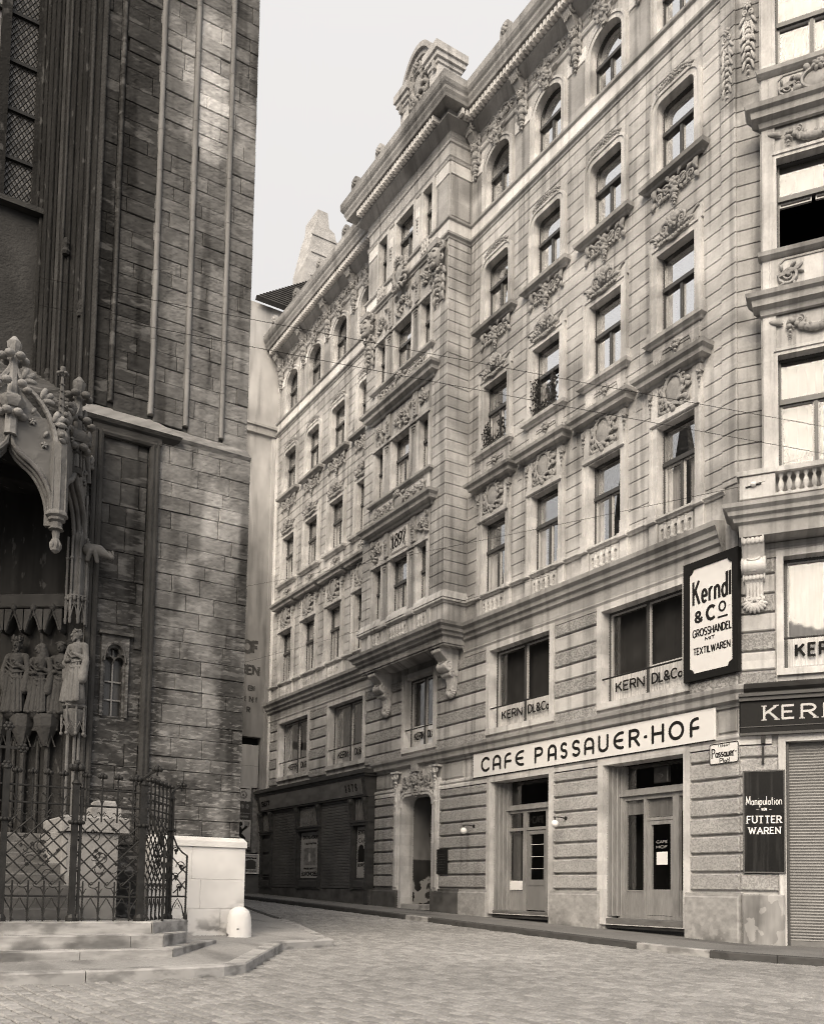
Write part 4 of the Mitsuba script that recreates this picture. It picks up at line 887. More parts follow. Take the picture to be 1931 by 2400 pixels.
# ------------------------------------------------------------------ lettering built from strokes
def _c(cx, cy, rx, ry, a0, a1, n=10): return arc(cx, cy, rx, a0, a1, n, ry)
GL = {
 'A': (.72, [[(0, 0), (.36, 1), (.72, 0)], [(.13, .33), (.59, .33)]]), 'B': (.56, [[(0, 0), (0, 1), (.3, 1)] + _c(.3, .76, .24, .24, 90, -90) + [(0, .52)], [(.3, .52)] + _c(.3, .26, .26, .26, 90, -90) + [(0, 0)]]),
 'C': (.66, [_c(.38, .5, .38, .5, 45, 315, 16)]), 'D': (.64, [[(0, 0), (0, 1), (.2, 1)] + _c(.2, .5, .44, .5, 90, -90, 12) + [(0, 0)]]),
 'E': (.48, [[(.48, 0), (0, 0), (0, 1), (.48, 1)], [(0, .52), (.40, .52)]]), 'F': (.46, [[(0, 0), (0, 1), (.46, 1)], [(0, .52), (.38, .52)]]),
 'G': (.70, [_c(.38, .5, .38, .5, 45, 340, 16) + [(.74, .48), (.46, .48)]]), 'H': (.60, [[(0, 0), (0, 1)], [(.6, 0), (.6, 1)], [(0, .52), (.6, .52)]]),
 'I': (.04, [[(.02, 0), (.02, 1)]]), 'K': (.58, [[(0, 0), (0, 1)], [(.54, 1), (.02, .42)], [(.2, .6), (.58, 0)]]), 'L': (.46, [[(0, 1), (0, 0), (.46, 0)]]),
 'M': (.78, [[(0, 0), (.06, 1), (.39, .2), (.72, 1), (.78, 0)]]), 'N': (.62, [[(0, 0), (0, 1), (.62, 0), (.62, 1)]]), 'O': (.78, [_c(.39, .5, .39, .5, 0, 360, 22)]),
 'P': (.54, [[(0, 0), (0, 1), (.28, 1)] + _c(.28, .74, .26, .26, 90, -90) + [(0, .48)]]), 'R': (.56, [[(0, 0), (0, 1), (.28, 1)] + _c(.28, .74, .26, .26, 90, -90) + [(0, .48)], [(.26, .48), (.56, 0)]]),
 'S': (.52, [_c(.27, .745, .24, .255, 35, 270, 10) + _c(.27, .25, .25, .25, 90, -145, 10)]), 'T': (.60, [[(0, 1), (.6, 1)], [(.3, 1), (.3, 0)]]), 'U': (.60, [[(0, 1), (0, .3)] + _c(.3, .3, .3, .3, 180, 360) + [(.6, 1)]]),
 'V': (.64, [[(0, 1), (.32, 0), (.64, 1)]]), 'W': (.92, [[(0, 1), (.23, 0), (.46, .9), (.69, 0), (.92, 1)]]), 'X': (.58, [[(0, 0), (.58, 1)], [(0, 1), (.58, 0)]]), 'Z': (.54, [[(0, 1), (.54, 1), (0, 0), (.54, 0)]]),
 '-': (.26, [[(.02, .45), (.24, .45)]]), '.': (.06, [[(.03, .02), (.03, .04)]]), '&': (.62, [[(.60, .42), (.50, .18)] + _c(.26, .25, .25, .25, -20, -250, 10) + _c(.24, .75, .19, .22, -60, 230, 10) + [(.62, 0)]]),
 'a': (.42, [_c(.21, .24, .21, .24, 0, 360, 14), [(.42, .5), (.42, 0)]]), 'd': (.42, [_c(.21, .26, .21, .26, 0, 360, 14), [(.42, 1), (.42, 0)]]), 'e': (.42, [[(.02, .28), (.42, .28)] + _c(.21, .28, .21, .26, 0, 315, 12)]), 'i': (.04, [[(.02, 0), (.02, .5)], [(.02, .70), (.02, .74)]]),
 'l': (.04, [[(.02, 0), (.02, 1)]]), 'n': (.38, [[(0, 0), (0, .54)], [(0, .32)] + _c(.19, .34, .19, .20, 180, 0, 8) + [(.38, 0)]]), 'o': (.44, [_c(.22, .26, .22, .26, 0, 360, 16)]), 'p': (.42, [[(0, .52), (0, -.3)], _c(.21, .26, .21, .26, 0, 360, 14)]),
 'r': (.26, [[(0, 0), (0, .54)], [(0, .30)] + _c(.18, .34, .18, .20, 180, 60, 6)]), 's': (.34, [_c(.17, .39, .15, .13, 35, 270, 7) + _c(.17, .13, .16, .13, 90, -145, 7)]), 't': (.30, [[(.12, .86), (.12, .12), (.2, 0), (.3, .02)], [(0, .54), (.3, .54)]]), 'u': (.38, [[(0, .52), (0, .2)] + _c(.19, .2, .19, .2, 180, 360, 8) + [(.38, .52)], [(.38, .52), (.38, 0)]]), 'M_': (0, []),
}
DECO = {'A': (.60, [[(0, 0), (0, .62)] + _c(.3, .62, .3, .38, 180, 0, 12) + [(.6, 0)], [(0, .34), (.6, .34)]]), 'E': (.56, [_c(.46, .5, .46, .5, 80, 280, 16), [(.02, .5), (.5, .5)]]),
        'F': (.52, [[(0, 0), (0, .66)] + _c(.36, .66, .36, .34, 180, 80, 8), [(0, .44), (.46, .44)]]), 'R': (.6, [[(0, 0), (0, 1), (.3, 1)] + _c(.3, .75, .27, .25, 90, -90) + [(0, .5)], [(.28, .5), (.60, 0)]])}
def word(mb, s, h, w, d0, d1, x0=0.0, z0=0.0, gap=.14, width=None, deco=False, cond=1.0, serif=False, cap='flat', bold_v=1.0, centre=False, slant=0.0):
    """Lettering h metres tall with strokes w wide; width: the whole word is set to it."""
    G = lambda c: (DECO if deco and c in DECO else GL).get(c, GL['I'])
    tot = sum((.34 if c == ' ' else G(c)[0]) for c in s) + gap * (len(s) - 1)
    k = h * cond if width is None else (width - w) / tot
    x = x0 + (w / 2 if not centre else -tot * k / 2)
    for c in s:
        if c == ' ': x += (.34 + gap) * k; continue
        gw, st = G(c)
        parts = []
        for p in st:
            q = [(x + a * k + slant * b * h, z0 + w / 2 + b * (h - w)) for a, b in p]
            parts.append(LineString(q).buffer(w / 2, cap_style=cap, join_style='round', quad_segs=3) if len(q) > 1 else Point(q[0]).buffer(w / 2))
            if serif:
                for (a, b), (e, f) in ((p[0], p[1]), (p[-1], p[-2])):
                    if b in (0, 1) and abs(a - e) < abs(b - f): parts.append(rect(x + a * k - w * 1.15, x + a * k + w * 1.15, z0 + w / 2 + b * (h - w) - w * .5, z0 + w / 2 + b * (h - w) - w * .05) if b == 0 else rect(x + a * k - w * 1.15, x + a * k + w * 1.15, z0 + w / 2 + b * (h - w) + w * .05, z0 + w / 2 + b * (h - w) + w * .5))
        mb.ext(unary_union(parts), d0, d1)
        x += (gw + gap) * k
    return mb

# ------------------------------------------------------------------ signs
s = thing('cafe_sign', 'long white board with dark rounded letters reading CAFE PASSAUER-HOF above the café doors', 'sign')
add('board', MB().cham(-9.33, -.54, 4.80, 5.49, .085, .125, .008), M_SIGNW, s)
g = MB()
U = [-8.93, -8.52, -8.37, -7.99, -7.83, -7.48, -7.35, -6.96, -6.52, -6.17, -5.98, -5.63, -5.49, -5.21, -5.05, -4.73, -4.59, -4.23, -4.09, -3.73, -3.57, -3.21, -3.06, -2.70, -2.58, -2.47, -2.34, -1.96, -1.83, -1.38, -1.22, -.93]
M_SL = mat('sign_letter', .02)
for c, (a, b) in zip('CAFEPASSAUER-HOF', zip(U[::2], U[1::2])): add('letter', word(MB(), c, .43, .072, .126, .132, a, 4.925, width=b - a, deco=True, cap='round'), M_SL, s)
add('edge', MB().box(-9.33, -.54, 4.785, 4.80, .085, .13).box(-9.335, -9.33, 4.785, 5.49, .085, .13), M_INKM, s)

s = thing('wholesale_sign', 'tall white sign in a black frame reading Kerndl & Co. at the corner of the mezzanine', 'sign')
fr_ = rect(-1.36, .10, 6.15, 8.78); inn = rect(-1.20, -.05, 6.31, 8.62)
for cx, cz in ((-1.20, 6.31), (-.05, 6.31), (-1.20, 8.62), (-.05, 8.62)): inn = inn.difference(Point(cx, cz).buffer(.11, quad_segs=5))
add('frame', MB().ext(fr_.difference(inn.buffer(.004)), .06, .17), M_INK, s)
add('board', MB().ext(inn, .10, .14), M_SIGNW, s)
def lines(parent, m, fr, items, d0, d1):
    """Each line of lettering is a part."""
    for t, kw in items: add('lettering', word(MB(), t, d0=d0, d1=d1, **kw), m, parent, fr)
lines(s, M_INKM, FA, [('Kerndl', dict(h=.58, w=.062, x0=-1.13, z0=7.79, width=1.05, gap=.27)), ('&', dict(h=.28, w=.055, x0=-1.07, z0=7.40, width=.24)), ('C', dict(h=.35, w=.068, x0=-.76, z0=7.38, width=.27)), ('o', dict(h=.42, w=.042, x0=-.42, z0=7.50, width=.20)), ('.', dict(h=.4, w=.05, x0=-.18, z0=7.56)),
    ('GROSSHANDEL', dict(h=.185, w=.028, x0=-1.13, z0=7.09, width=1.06, gap=.2)), ('MIT', dict(h=.085, w=.018, x0=-.79, z0=6.97, width=.28)), ('TEXTILWAREN', dict(h=.165, w=.026, x0=-1.11, z0=6.70, width=1.0, gap=.2))], .141, .146)
add('underline', MB().box(-.44, -.18, 7.38, 7.42, .141, .146), M_INKM, s)


s = thing('street_name_sign', 'small white enamel street sign with black Gothic lettering on the corner', 'sign')
pl = rect(-.70, .05, 4.27, 4.71).buffer(-.05).buffer(.05, quad_segs=4)
add('plate', MB().ext(pl, .09, .105), M_SIGNW, s); add('border', MB().ext(pl.difference(pl.buffer(-.018)), .104, .112), M_INKM, s)
lines(s, M_INKM, FA, [('Passauer-', dict(h=.20, w=.026, x0=-.65, z0=4.41, width=.66, gap=.15, serif=True)), ('I.Bezirk', dict(h=.07, w=.009, x0=-.47, z0=4.625, width=.30)), ('Platz', dict(h=.11, w=.016, x0=-.44, z0=4.285, width=.27))], .105, .109)

s = thing('lining_sign', 'tall black glass sign with white words Manipulation von Futterwaren beside the roller shutter', 'sign')
add('board', MB().cham(.06, .865, 1.98, 4.07, .085, .125, .006), mat('black_glass', lambda p: .012 + .014 * sstep(.55, .8, fbm(hcoord(p) * 9, p.z * .8, 2, 3)), .3, spec=.15), s, FB)
q = rect(.06, .865, 1.98, 4.07); add('rim', MB().ext(q.buffer(-.012).difference(q.buffer(-.026)), .124, .13).ext(q.difference(q.buffer(-.01)), .12, .14), mat('sign_rim', .10, .4), s, FB)
lines(s, M_LET, FB, [('Manipulation', dict(h=.19, w=.014, x0=.115, z0=3.36, width=.69, gap=.24)), ('VON', dict(h=.06, w=.011, x0=.41, z0=3.245, width=.11, gap=.3)), ('FUTTER', dict(h=.155, w=.024, x0=.13, z0=2.99, width=.67, serif=True, gap=.24)), ('WAREN', dict(h=.145, w=.023, x0=.16, z0=2.77, width=.62, serif=True, gap=.24))], .126, .130)
add('dash', MB().box(.32, .37, 3.27, 3.277, .126, .13), M_LET, s, FB); add('dash', MB().box(.56, .61, 3.27, 3.277, .126, .13), M_LET, s, FB)


s = thing('fascia_sign', 'black shop fascia with large pale Roman capitals KER over the roller shutter', 'sign')
add('board', MB().cham(.0, 4.6, 4.80, 5.62, .09, .17, .03), M_INK, s, FB)
add('moulding', MB().box(.0, 4.6, 5.50, 5.60, .165, .23).box(.0, 4.6, 5.585, 5.65, .09, .28).box(.02, 4.6, 4.955, 4.972, .165, .185).box(.0, 4.6, 4.79, 4.84, .09, .21), mat('fascia_moulding', .09, .5, spec=.2), s, FB)
for c, b0, b1 in (('K', .46, .75), ('E', .81, 1.07), ('R', 1.17, 1.47), ('N', 1.58, 1.88), ('D', 1.99, 2.28), ('L', 2.39, 2.64)): add('letter', word(MB(), c, .305, .046, .171, .178, b0, 5.085, width=b1 - b0, serif=True), M_GOLD, s, FB)
s = thing('wall_anchor', 'short black iron bar standing on the wall above the black glass sign', 'anchor')
add('bar', MB().box(.43, .47, 4.20, 4.56, .09, .14), M_IRON, s, FB); add('stub', MB().box(.42, .50, 4.62, 4.76, .08, .20), M_IRON, s, FB)

# letters on the mezzanine windows
lw = [('KERN', -8.42, .94), ('DL&Co', -7.24, .92), ('KERN', -3.84, .96), ('DL&Co', -2.66, .95), ('KERN', -13.14, .62), ('DL&C', -12.33, .5), ('KERN', -23.14, 1.0), ('DL&Co', -21.9, .95), ('KERN', -18.58, .8), ('DL&Co', -17.25, .8)]
for t, x, w in lw: add('window_lettering', word(MB(), t, .26, .042, -.205, -.200, x, 6.41, width=w, gap=.18), M_INKM, BLD)
add('window_lettering', word(MB(), 'KERNDL', .30, .055, -.205, -.200, 1.06, 6.42, gap=.3, cond=.9), M_INKM, BLD, FB)

# ------------------------------------------------------------------ main door
DR = f'{BLD}__street_door'
m = MB()
for s_, a, b in ((0, -13.82, -13.50), (1, -11.46, -11.14)):
    m.cham(a, b, 1.50, 5.0, -.01, .13, .02); m.cham(a + .08, b - .08, 1.6, 4.9, .12, .165, .015)
op2 = door_open.buffer(.16, join_style='round'); m.ext(op2.difference(door_open.buffer(-.01)).intersection(rect(-14, -11, .9, 6)), -.38, .09); m.ext(door_open.buffer(.16).difference(door_open.buffer(.10)).intersection(rect(-14, -11, 4.2, 6)), .08, .13); m.ext(door_open.buffer(.06).difference(door_open).intersection(rect(-14, -11, 4.2, 6)), .08, .12)
add('street_door', m, M_TRIM, BLD)
add('door_entablature', MB().box(-13.50, -11.46, 4.70, 5.44, -.01, .06).box(-13.50, -11.46, 4.72, 4.80, .05, .10), M_TRIM, DR)
for u in (-13.66, -11.30):
    m = MB()
    for q in (-1, 1): volute(m, q * .11, 0, .11, 1.6, 90, q, .36, .18)
    m.box(-.20, .20, .10, .16, 0, .26); drop(m, 0, -.1, -.5, .08, 5, .16); leaf(m, 0, -.5, -90, .5, .14, .14, .05); flower(m, 0, -1.0, .1, .14); drop(m, 0, -1.05, -1.5, .05, 4, .15)
    add('door_capital', m, M_TRIM, DR, FA.at(u, 5.24, .0), smooth=60)
m = MB(); face(m, 0, .12, .30, .10); drop(m, 0, -.1, -.42, .09, 5, .08); m.box(-.16, .16, .38, .62, 0, .18)
for q in (-1, 1):
    volute(m, q * .34, .22, .13, 1.6, 90, q, .32, .06, [(q * .12, .1), (q * .2, .36)]); volute(m, q * .66, .10, .15, 1.7, 60, -q, .30, .06, [(q * .44, -.1), (q * .5, .02)])
    for i in range(5): leaf(m, q * (.25 + .13 * i), -.12 + .06 * (i % 2), 90 - q * (30 + 20 * i), .22, .10, .06, .05)
    m.box(q * .20 - .05, q * .20 + .05, -.35, .3, 0, .10)
add('door_relief', m, M_ORN, DR, FA.at(-12.46, 4.92, .05), smooth=60)
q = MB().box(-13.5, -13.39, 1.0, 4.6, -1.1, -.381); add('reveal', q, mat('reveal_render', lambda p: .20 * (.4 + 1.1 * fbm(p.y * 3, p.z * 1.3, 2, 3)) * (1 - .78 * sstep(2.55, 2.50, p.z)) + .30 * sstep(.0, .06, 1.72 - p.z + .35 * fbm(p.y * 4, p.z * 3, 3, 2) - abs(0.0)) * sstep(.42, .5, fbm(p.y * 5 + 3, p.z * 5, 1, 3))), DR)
add('vestibule', MB().box(-11.55, -11.45, 1.0, 4.7, -1.3, -.381).box(-13.5, -11.45, 4.58, 4.7, -1.3, -.381).box(-13.5, -11.45, .9, 1.04, -1.3, -.381), M_PLINTHD, DR)
m = MB().box(-13.4, -11.5, 1.04, 4.6, -1.16, -1.08)
for a, b in ((-13.3, -12.5), (-12.4, -11.6)):
    for z0, z1 in ((1.2, 1.9), (2.0, 3.2)): m.cham(a, b, z0, z1, -1.09, -1.05, .03)
m.box(-13.4, -11.5, 3.30, 3.42, -1.1, -1.0)
add('door_leaf', m, M_SHOP, DR)
add('threshold', MB().cham(-13.42, -11.55, .90, 1.08, -.4, .06, .01), M_KERBL, DR)
s = thing('notice_board', 'small black board with faint lines beside the street door', 'board')
add('panel', MB().cham(-11.22, -10.62, 2.02, 2.78, .085, .13, .01), M_INK, s); m = MB()
for i in range(7): m.box(-11.12, -10.72, 2.14 + .08 * i, 2.15 + .08 * i, .13, .132)
add('line', m, mat('faint_line', .07), s)

# ------------------------------------------------------------------ café fronts
def cafe_surround(u, w, zb):
    op = rect(u - w / 2, u + w / 2, zb, 4.62)
    return MB().ext(op.buffer(.17, join_style='mitre').difference(op.buffer(-.012)).intersection(rect(u - 3, u + 3, zb, 6)), -.38, .10)
def panel(m, a, b, z0, z1, d0, d1, c=.012):
    m.box(a, b, z0, z1, d0, d1 - .02)
    q = rect(a, b, z0, z1); m.ext(q.difference(q.buffer(-.035)), d1 - .021, d1)
def pane_of(a, b, z0, z1, d, parent, m=M_PANEP):
    add('pane', MB().add([[a, z0, d], [b, z0, d], [b, z1, d], [a, z1, d]], [[0, 1, 2], [0, 2, 3]]), m, parent)
D0 = -.45
c1 = f'{BLD}__cafe_front'
add('cafe_front', cafe_surround(-7.24, 2.56, .90), M_TRIM, BLD)
m = MB()
for i in range(4): m.cham(-8.515 + .06 * i, -8.47 + .06 * i, 1.0, 4.6, -.42 - .0 * i, -.05 - .10 * i, .015)
m.box(-8.50, -8.27, 1.0, 4.6, D0 - .05, D0 + .05)
m.box(-8.45, -5.97, 3.80, 3.86, D0 - .05, D0 + .12); m.box(-8.45, -5.97, 3.86, 3.95, D0 - .05, D0 + .07)
for a, b in ((-8.36, -8.27), (-7.64, -7.50), (-6.67, -6.55), (-6.08, -5.97)): m.box(a, b, 1.0, 3.80, D0 - .05, D0 + .05)
for a, b in ((-8.27, -7.64), (-7.50, -6.67), (-6.55, -6.08)): m.box(a, b, 3.72, 3.80, D0 - .05, D0 + .04); m.box(a, b, 3.22, 3.30, D0 - .05, D0 + .045)
panel(m, -8.27, -7.64, 1.0, 1.56, D0 - .05, D0 + .02); panel(m, -6.55, -6.08, 1.0, 1.82, D0 - .05, D0 + .02)
add('front_frame', m, M_WOODG, c1)
add('white_panel', MB().box(-8.26, -7.65, 1.575, 1.83, D0 - .02, D0 + .012), M_SIGNW, c1)
m = MB(); q = rect(-7.49, -6.68, 1.03, 3.20); m.ext(q.difference(rect(-7.37, -6.77, 1.86, 3.10)), D0 - .05, D0 + .03); m.box(-7.49, -6.68, 1.70, 1.74, D0 + .025, D0 + .045)
add('door', m, mat('door_grey', lambda p: .19 * (.8 + .35 * fbm(p.x * 4, p.z * 2, 2, 3)), .5), c1)
for z in (2.16, 2.49, 2.82): add('door_bar', MB().tube([(-7.37, z, D0 - .03), (-6.77, z, D0 - .03)], .012, 5), M_LET, c1)
for a, b, z0, z1 in ((-8.27, -7.64, 1.83, 3.22), (-8.27, -7.64, 3.30, 3.72), (-7.37, -6.77, 1.86, 3.10), (-7.50, -6.67, 3.30, 3.72), (-6.55, -6.08, 1.82, 3.22), (-8.44, -5.97, 3.95, 4.61)): pane_of(a, b, z0, z1, D0 - .01, c1)
add('front_lettering', word(MB(), 'CAFE', .20, .035, D0 - .02, D0 - .012, -7.32, 3.40, width=.5), M_INKM, c1)
add('curtain', MB().add(*wavy(-8.25, -7.66, 1.85, 3.2, D0 - .12, 16)), M_BLIND, c1)
add('threshold', MB().cham(-8.52, -5.96, .80, 1.0, -.6, -.02, .015), M_STEPD, c1)
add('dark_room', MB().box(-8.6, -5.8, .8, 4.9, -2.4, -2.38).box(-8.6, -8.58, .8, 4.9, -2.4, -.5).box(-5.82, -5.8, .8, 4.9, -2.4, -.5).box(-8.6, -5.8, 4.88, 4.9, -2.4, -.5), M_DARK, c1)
c2 = add('cafe_front', cafe_surround(-2.70, 2.54, .78), M_TRIM, BLD)
m = MB()
for i in range(4): m.cham(-3.965 + .05 * i, -3.925 + .05 * i, .98, 4.6, -.42, -.05 - .10 * i, .015)
m.box(-3.95, -3.70, .98, 4.6, D0 - .05, D0 + .05)
m.box(-3.90, -1.44, 3.86, 3.93, D0 - .05, D0 + .13); m.box(-3.90, -1.44, 3.93, 4.02, D0 - .05, D0 + .07)
for a, b in ((-3.78, -3.70), (-3.10, -3.02), (-2.20, -2.02), (-1.55, -1.44)): m.box(a, b, 1.0, 3.86, D0 - .05, D0 + .05)
for a, b in ((-3.70, -3.10), (-3.02, -2.20), (-2.02, -1.55)): m.box(a, b, 3.76, 3.86, D0 - .05, D0 + .04)
m.box(-3.02, -2.20, 3.24, 3.31, D0 - .05, D0 + .045); panel(m, -3.70, -3.10, 1.0, 1.61, D0 - .05, D0 + .02); panel(m, -2.02, -1.55, 1.0, 1.61, D0 - .05, D0 + .02)
m.box(-3.90, -1.44, .93, 1.02, D0 - .05, D0 + .09)
add('front_frame', m, M_WOODG, c2)
m = MB(); q = rect(-3.01, -2.21, 1.03, 3.23); m.ext(q.difference(rect(-2.88, -2.28, 1.63, 3.14)), D0 - .05, D0 + .03)
add('door', m, M_WOODG, c2)
for a, b, z0, z1 in ((-3.70, -3.10, 1.61, 3.76), (-2.88, -2.28, 1.63, 3.14), (-3.02, -2.20, 3.31, 3.76), (-2.02, -1.55, 1.61, 3.76), (-3.72, -1.44, 4.02, 4.61)): pane_of(a, b, z0, z1, D0 - .01, c2)
for a, b, z0 in ((-3.70, -3.10, 3.42), (-3.02, -2.20, 3.33), (-2.02, -1.55, 3.42)): add('valance', MB().add(*wavy(a, b, z0, 3.76, D0 - .06, 6, .006)), M_BLINDG, c2)
for t, z_ in (('CAFE', 2.70), ('HOF', 2.58)): add('door_lettering', word(MB(), t, .07, .012, D0 - .008, D0 - .004, -2.75, z_, width=.34), M_SIGNG, c2)
add('threshold', MB().cham(-3.97, -1.43, .70, .93, -.6, -.02, .015), M_STEPD, c2)
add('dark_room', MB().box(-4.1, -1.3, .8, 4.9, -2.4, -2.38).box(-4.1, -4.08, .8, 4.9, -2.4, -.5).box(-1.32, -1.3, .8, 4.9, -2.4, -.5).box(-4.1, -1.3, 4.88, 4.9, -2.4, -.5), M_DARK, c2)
add('meter_box', MB().cham(-2.86, -2.42, 4.12, 4.50, -.58, -.47, .02).blob((-2.66, 4.28, -.47), (.11, .09, .03), 1), M_FRAME, c2)
s = thing('paper_notice', 'small white paper stuck on the glass of the right café door', 'notice')
add('sheet', MB().cham(-2.74, -2.40, 2.20, 2.50, D0 - .006, D0 - .002, .001), M_LET, s)
# globe lamps
for i, (u, dl) in enumerate(((-9.30, 'left'), (-5.30, 'right'))):
    s = thing('wall_lamp', ('white globe lamp on a short iron arm between the street door and the café' if i == 0 else 'white globe lamp on a short iron arm between the two café doors'), 'lamp', 'globe lamps on the café wall')
    add('globe', MB().blob((u, 3.25, .45), (.095,) * 3, 2), M_GLOBE, s, smooth=True)
    add('arm', MB().tube([(u, 3.40, .08), (u, 3.42, .30), (u, 3.41, .50)], .013, 6).tube([(u, 3.41, .45), (u, 3.33, .45)], .02, 6), M_IRON, s)
    add('rosette', MB().ext(Point(u, 3.40).buffer(.05), .085, .105), M_IRON, s)

# ------------------------------------------------------------------ the old timber shop front
s = SHOP = thing('shop_front', 'dark timber shop front with closed shutters and a lettered fascia beside the street door', 'shop front')
SD = .32
m = MB().box(-24.72, -15.20, .8, 1.52, .0, .28); add('stone_base', m, M_PLINTHD, SHOP)
add('carcass', MB().box(-24.70, -15.22, 1.5, 5.0, .0, SD - .10).box(-15.42, -15.20, 1.0, 4.75, SD - .101, SD), M_SHOP, SHOP)
m = MB(); pts_ = [(.0, 4.72), (SD + .08, 4.72), (SD + .20, 5.42), (.0, 5.42)]; m.add(*side(Polygon(pts_), -24.72, -15.20)); add('fascia', m, M_SHOP, SHOP)
m = MB()
def tilted(u0, u1, z0, z1, off): return [[u, z, SD + .08 + .12 * (z - 4.72) / .70 + off] for u, z in ((u0, z0), (u1, z0), (u1, z1), (u0, z1))]
xs = [-24.42, -21.64, -19.56, -18.66, -17.0, -15.42]
for a, b in zip(xs[:-1], xs[1:]): add('fascia_board', MB().add(np.array(tilted(a + .01, b - .01, 4.79, 5.34, .004) + tilted(a + .01, b - .01, 4.79, 5.34, .02)), BOXF), M_SHOPL, SHOP)
for t, x, z, h, w in (('1878', -16.68, 4.93, .26, .9), ('SEIT', -24.25, 4.93, .22, .9)):
    g = MB()
    if t == '1878':
        D2 = digits1897(h); x_ = x + .1
        for c in t: g.ext(affinity.translate(D2[c], x_, z), .0, .012); x_ += .25
    else: word(g, t, h, .05, 0, .012, x, z, width=w)
    v, f = g.arr(); v[:, 2] += SD + .10 + .12 * (v[:, 1] - 4.72) / .70
    add('fascia_lettering', (FA.pts(v), f), M_INKM, SHOP)
m = MB()
for a, b, z0, z1, c in ((-24.82, -15.12, 5.42, 5.50, .24), (-24.86, -15.08, 5.50, 5.60, .32), (-24.84, -15.1, 5.60, 5.66, .26)): m.box(a, b, z0, z1, 0, SD + c - .02)
add('cornice', m, M_SHOP, SHOP)
for u0, u1, kind in ((-20.98, -18.88, 1), (-16.42, -15.22, 2), (-24.66, -23.42, 0)):
    m = MB().box(u0, u0 + .16, 1.5, 4.7, .1, SD + .02); m.box(u1 - .16, u1, 1.5, 4.7, .1, SD + .02); m.box(u0, u1, 1.52, 1.86, .1, SD); m.cham(u0 + .25, u1 - .25, 1.56, 1.82, SD - .01, SD + .02, .02)
    m.box(u0 + .02, u1 - .02, 3.74, 3.86, .1, SD + .06); m.box(u0 - .04, u1 + .04, 3.84, 3.90, .1, SD + .10)
    for e in (u0 + .09, u1 - .09):
        m.add(*side(Polygon([(SD, 3.9), (SD + .06, 3.92), (SD + .10, 4.2), (SD + .20, 4.68), (SD, 4.7)]), e - .05, e + .05)); q = MB(); volute(q, SD + .09, 4.58, .08, 1.4, 90, -1, .4, 0); v, f = q.arr(); m.add(np.column_stack([e + .05 + v[:, 2], v[:, 1], v[:, 0]]), f)
    add('pilaster', m, M_SHOP, SHOP)
    n = max(4, int((u1 - u0 - .4) / .17))
    for i in range(n): u = u0 + .20 + (u1 - u0 - .4) * (i + .5) / n; add('grille_bar', MB().box(u - .035, u + .035, 3.92, 4.66, .15, SD - .02), M_SHOPL, SHOP)
    if kind == 0:
        for z0, z1 in ((1.95, 2.0), (2.05, 2.9), (3.0, 3.6)): add('door_panel', MB().cham(u0 + .24, u1 - .24, z0, z1, SD - .11, SD - .02, .03), M_SHOP, SHOP)
for a, b in ((-23.40, -20.99), (-18.87, -16.43)):
    for i in range(29): add('shutter_slat', MB().cham(a, b, 1.54 + .11 * i, 1.645 + .11 * i, SD - .12, SD - .03, .012), M_SLAT, SHOP)
def poster(label, u0, u1, z0, z1, d, fr=FA, m=M_POST):
    k = thing('poster', label, 'poster'); add('sheet', MB().box(u0, u1, z0, z1, d, d + .006), m, k, fr); return k
k = poster('grey office furniture poster in the middle panel of the dark shop front', -20.74, -19.10, 1.92, 3.68, SD - .10, m=M_SIGNG)
d0, d1 = SD - .094, SD - .088
lines(k, M_INKM, FA, [('ERSTKLASSIGE', dict(h=.14, w=.03, x0=-20.55, z0=3.42, width=1.3)), ('FACHMANN', dict(h=.09, w=.022, x0=-20.40, z0=3.20, width=1.0)), ('PREISWERTE', dict(h=.08, w=.02, x0=-20.45, z0=2.24, width=1.1)), ('BUROMOBEL', dict(h=.17, w=.035, x0=-20.62, z0=2.0, width=1.42))], d0, d1)
add('picture', MB().ext(rect(-20.45, -19.4, 2.42, 3.08), d0, d1), M_POSTG, k); add('picture_arch', MB().ext(rect(-20.05, -19.85, 2.55, 2.80).union(Point(-19.95, 2.80).buffer(.10)), d1, d1 + .004), M_POST, k)
k = poster('grey club armchair poster in the right end panel of the dark shop front', -16.12, -15.42, 1.92, 3.68, SD - .10, m=M_SIGNG)
lines(k, M_INKM, FA, [('ECHTE', dict(h=.16, w=.03, x0=-16.04, z0=3.42, width=.54)), ('Club', dict(h=.16, w=.02, x0=-16.02, z0=3.14, width=.40)), ('BURO', dict(h=.12, w=.028, x0=-16.04, z0=2.30, width=.5))], d0, d1)
add('armchair_picture', MB().ext(unary_union([affinity.scale(Point(-15.82, 2.86).buffer(.2), 1, 1.1), rect(-16.02, -15.60, 2.50, 2.86).buffer(.03), affinity.scale(Point(-15.60, 2.76).buffer(.1), .8, 1.6)]), d0, d1), M_INKM, k)

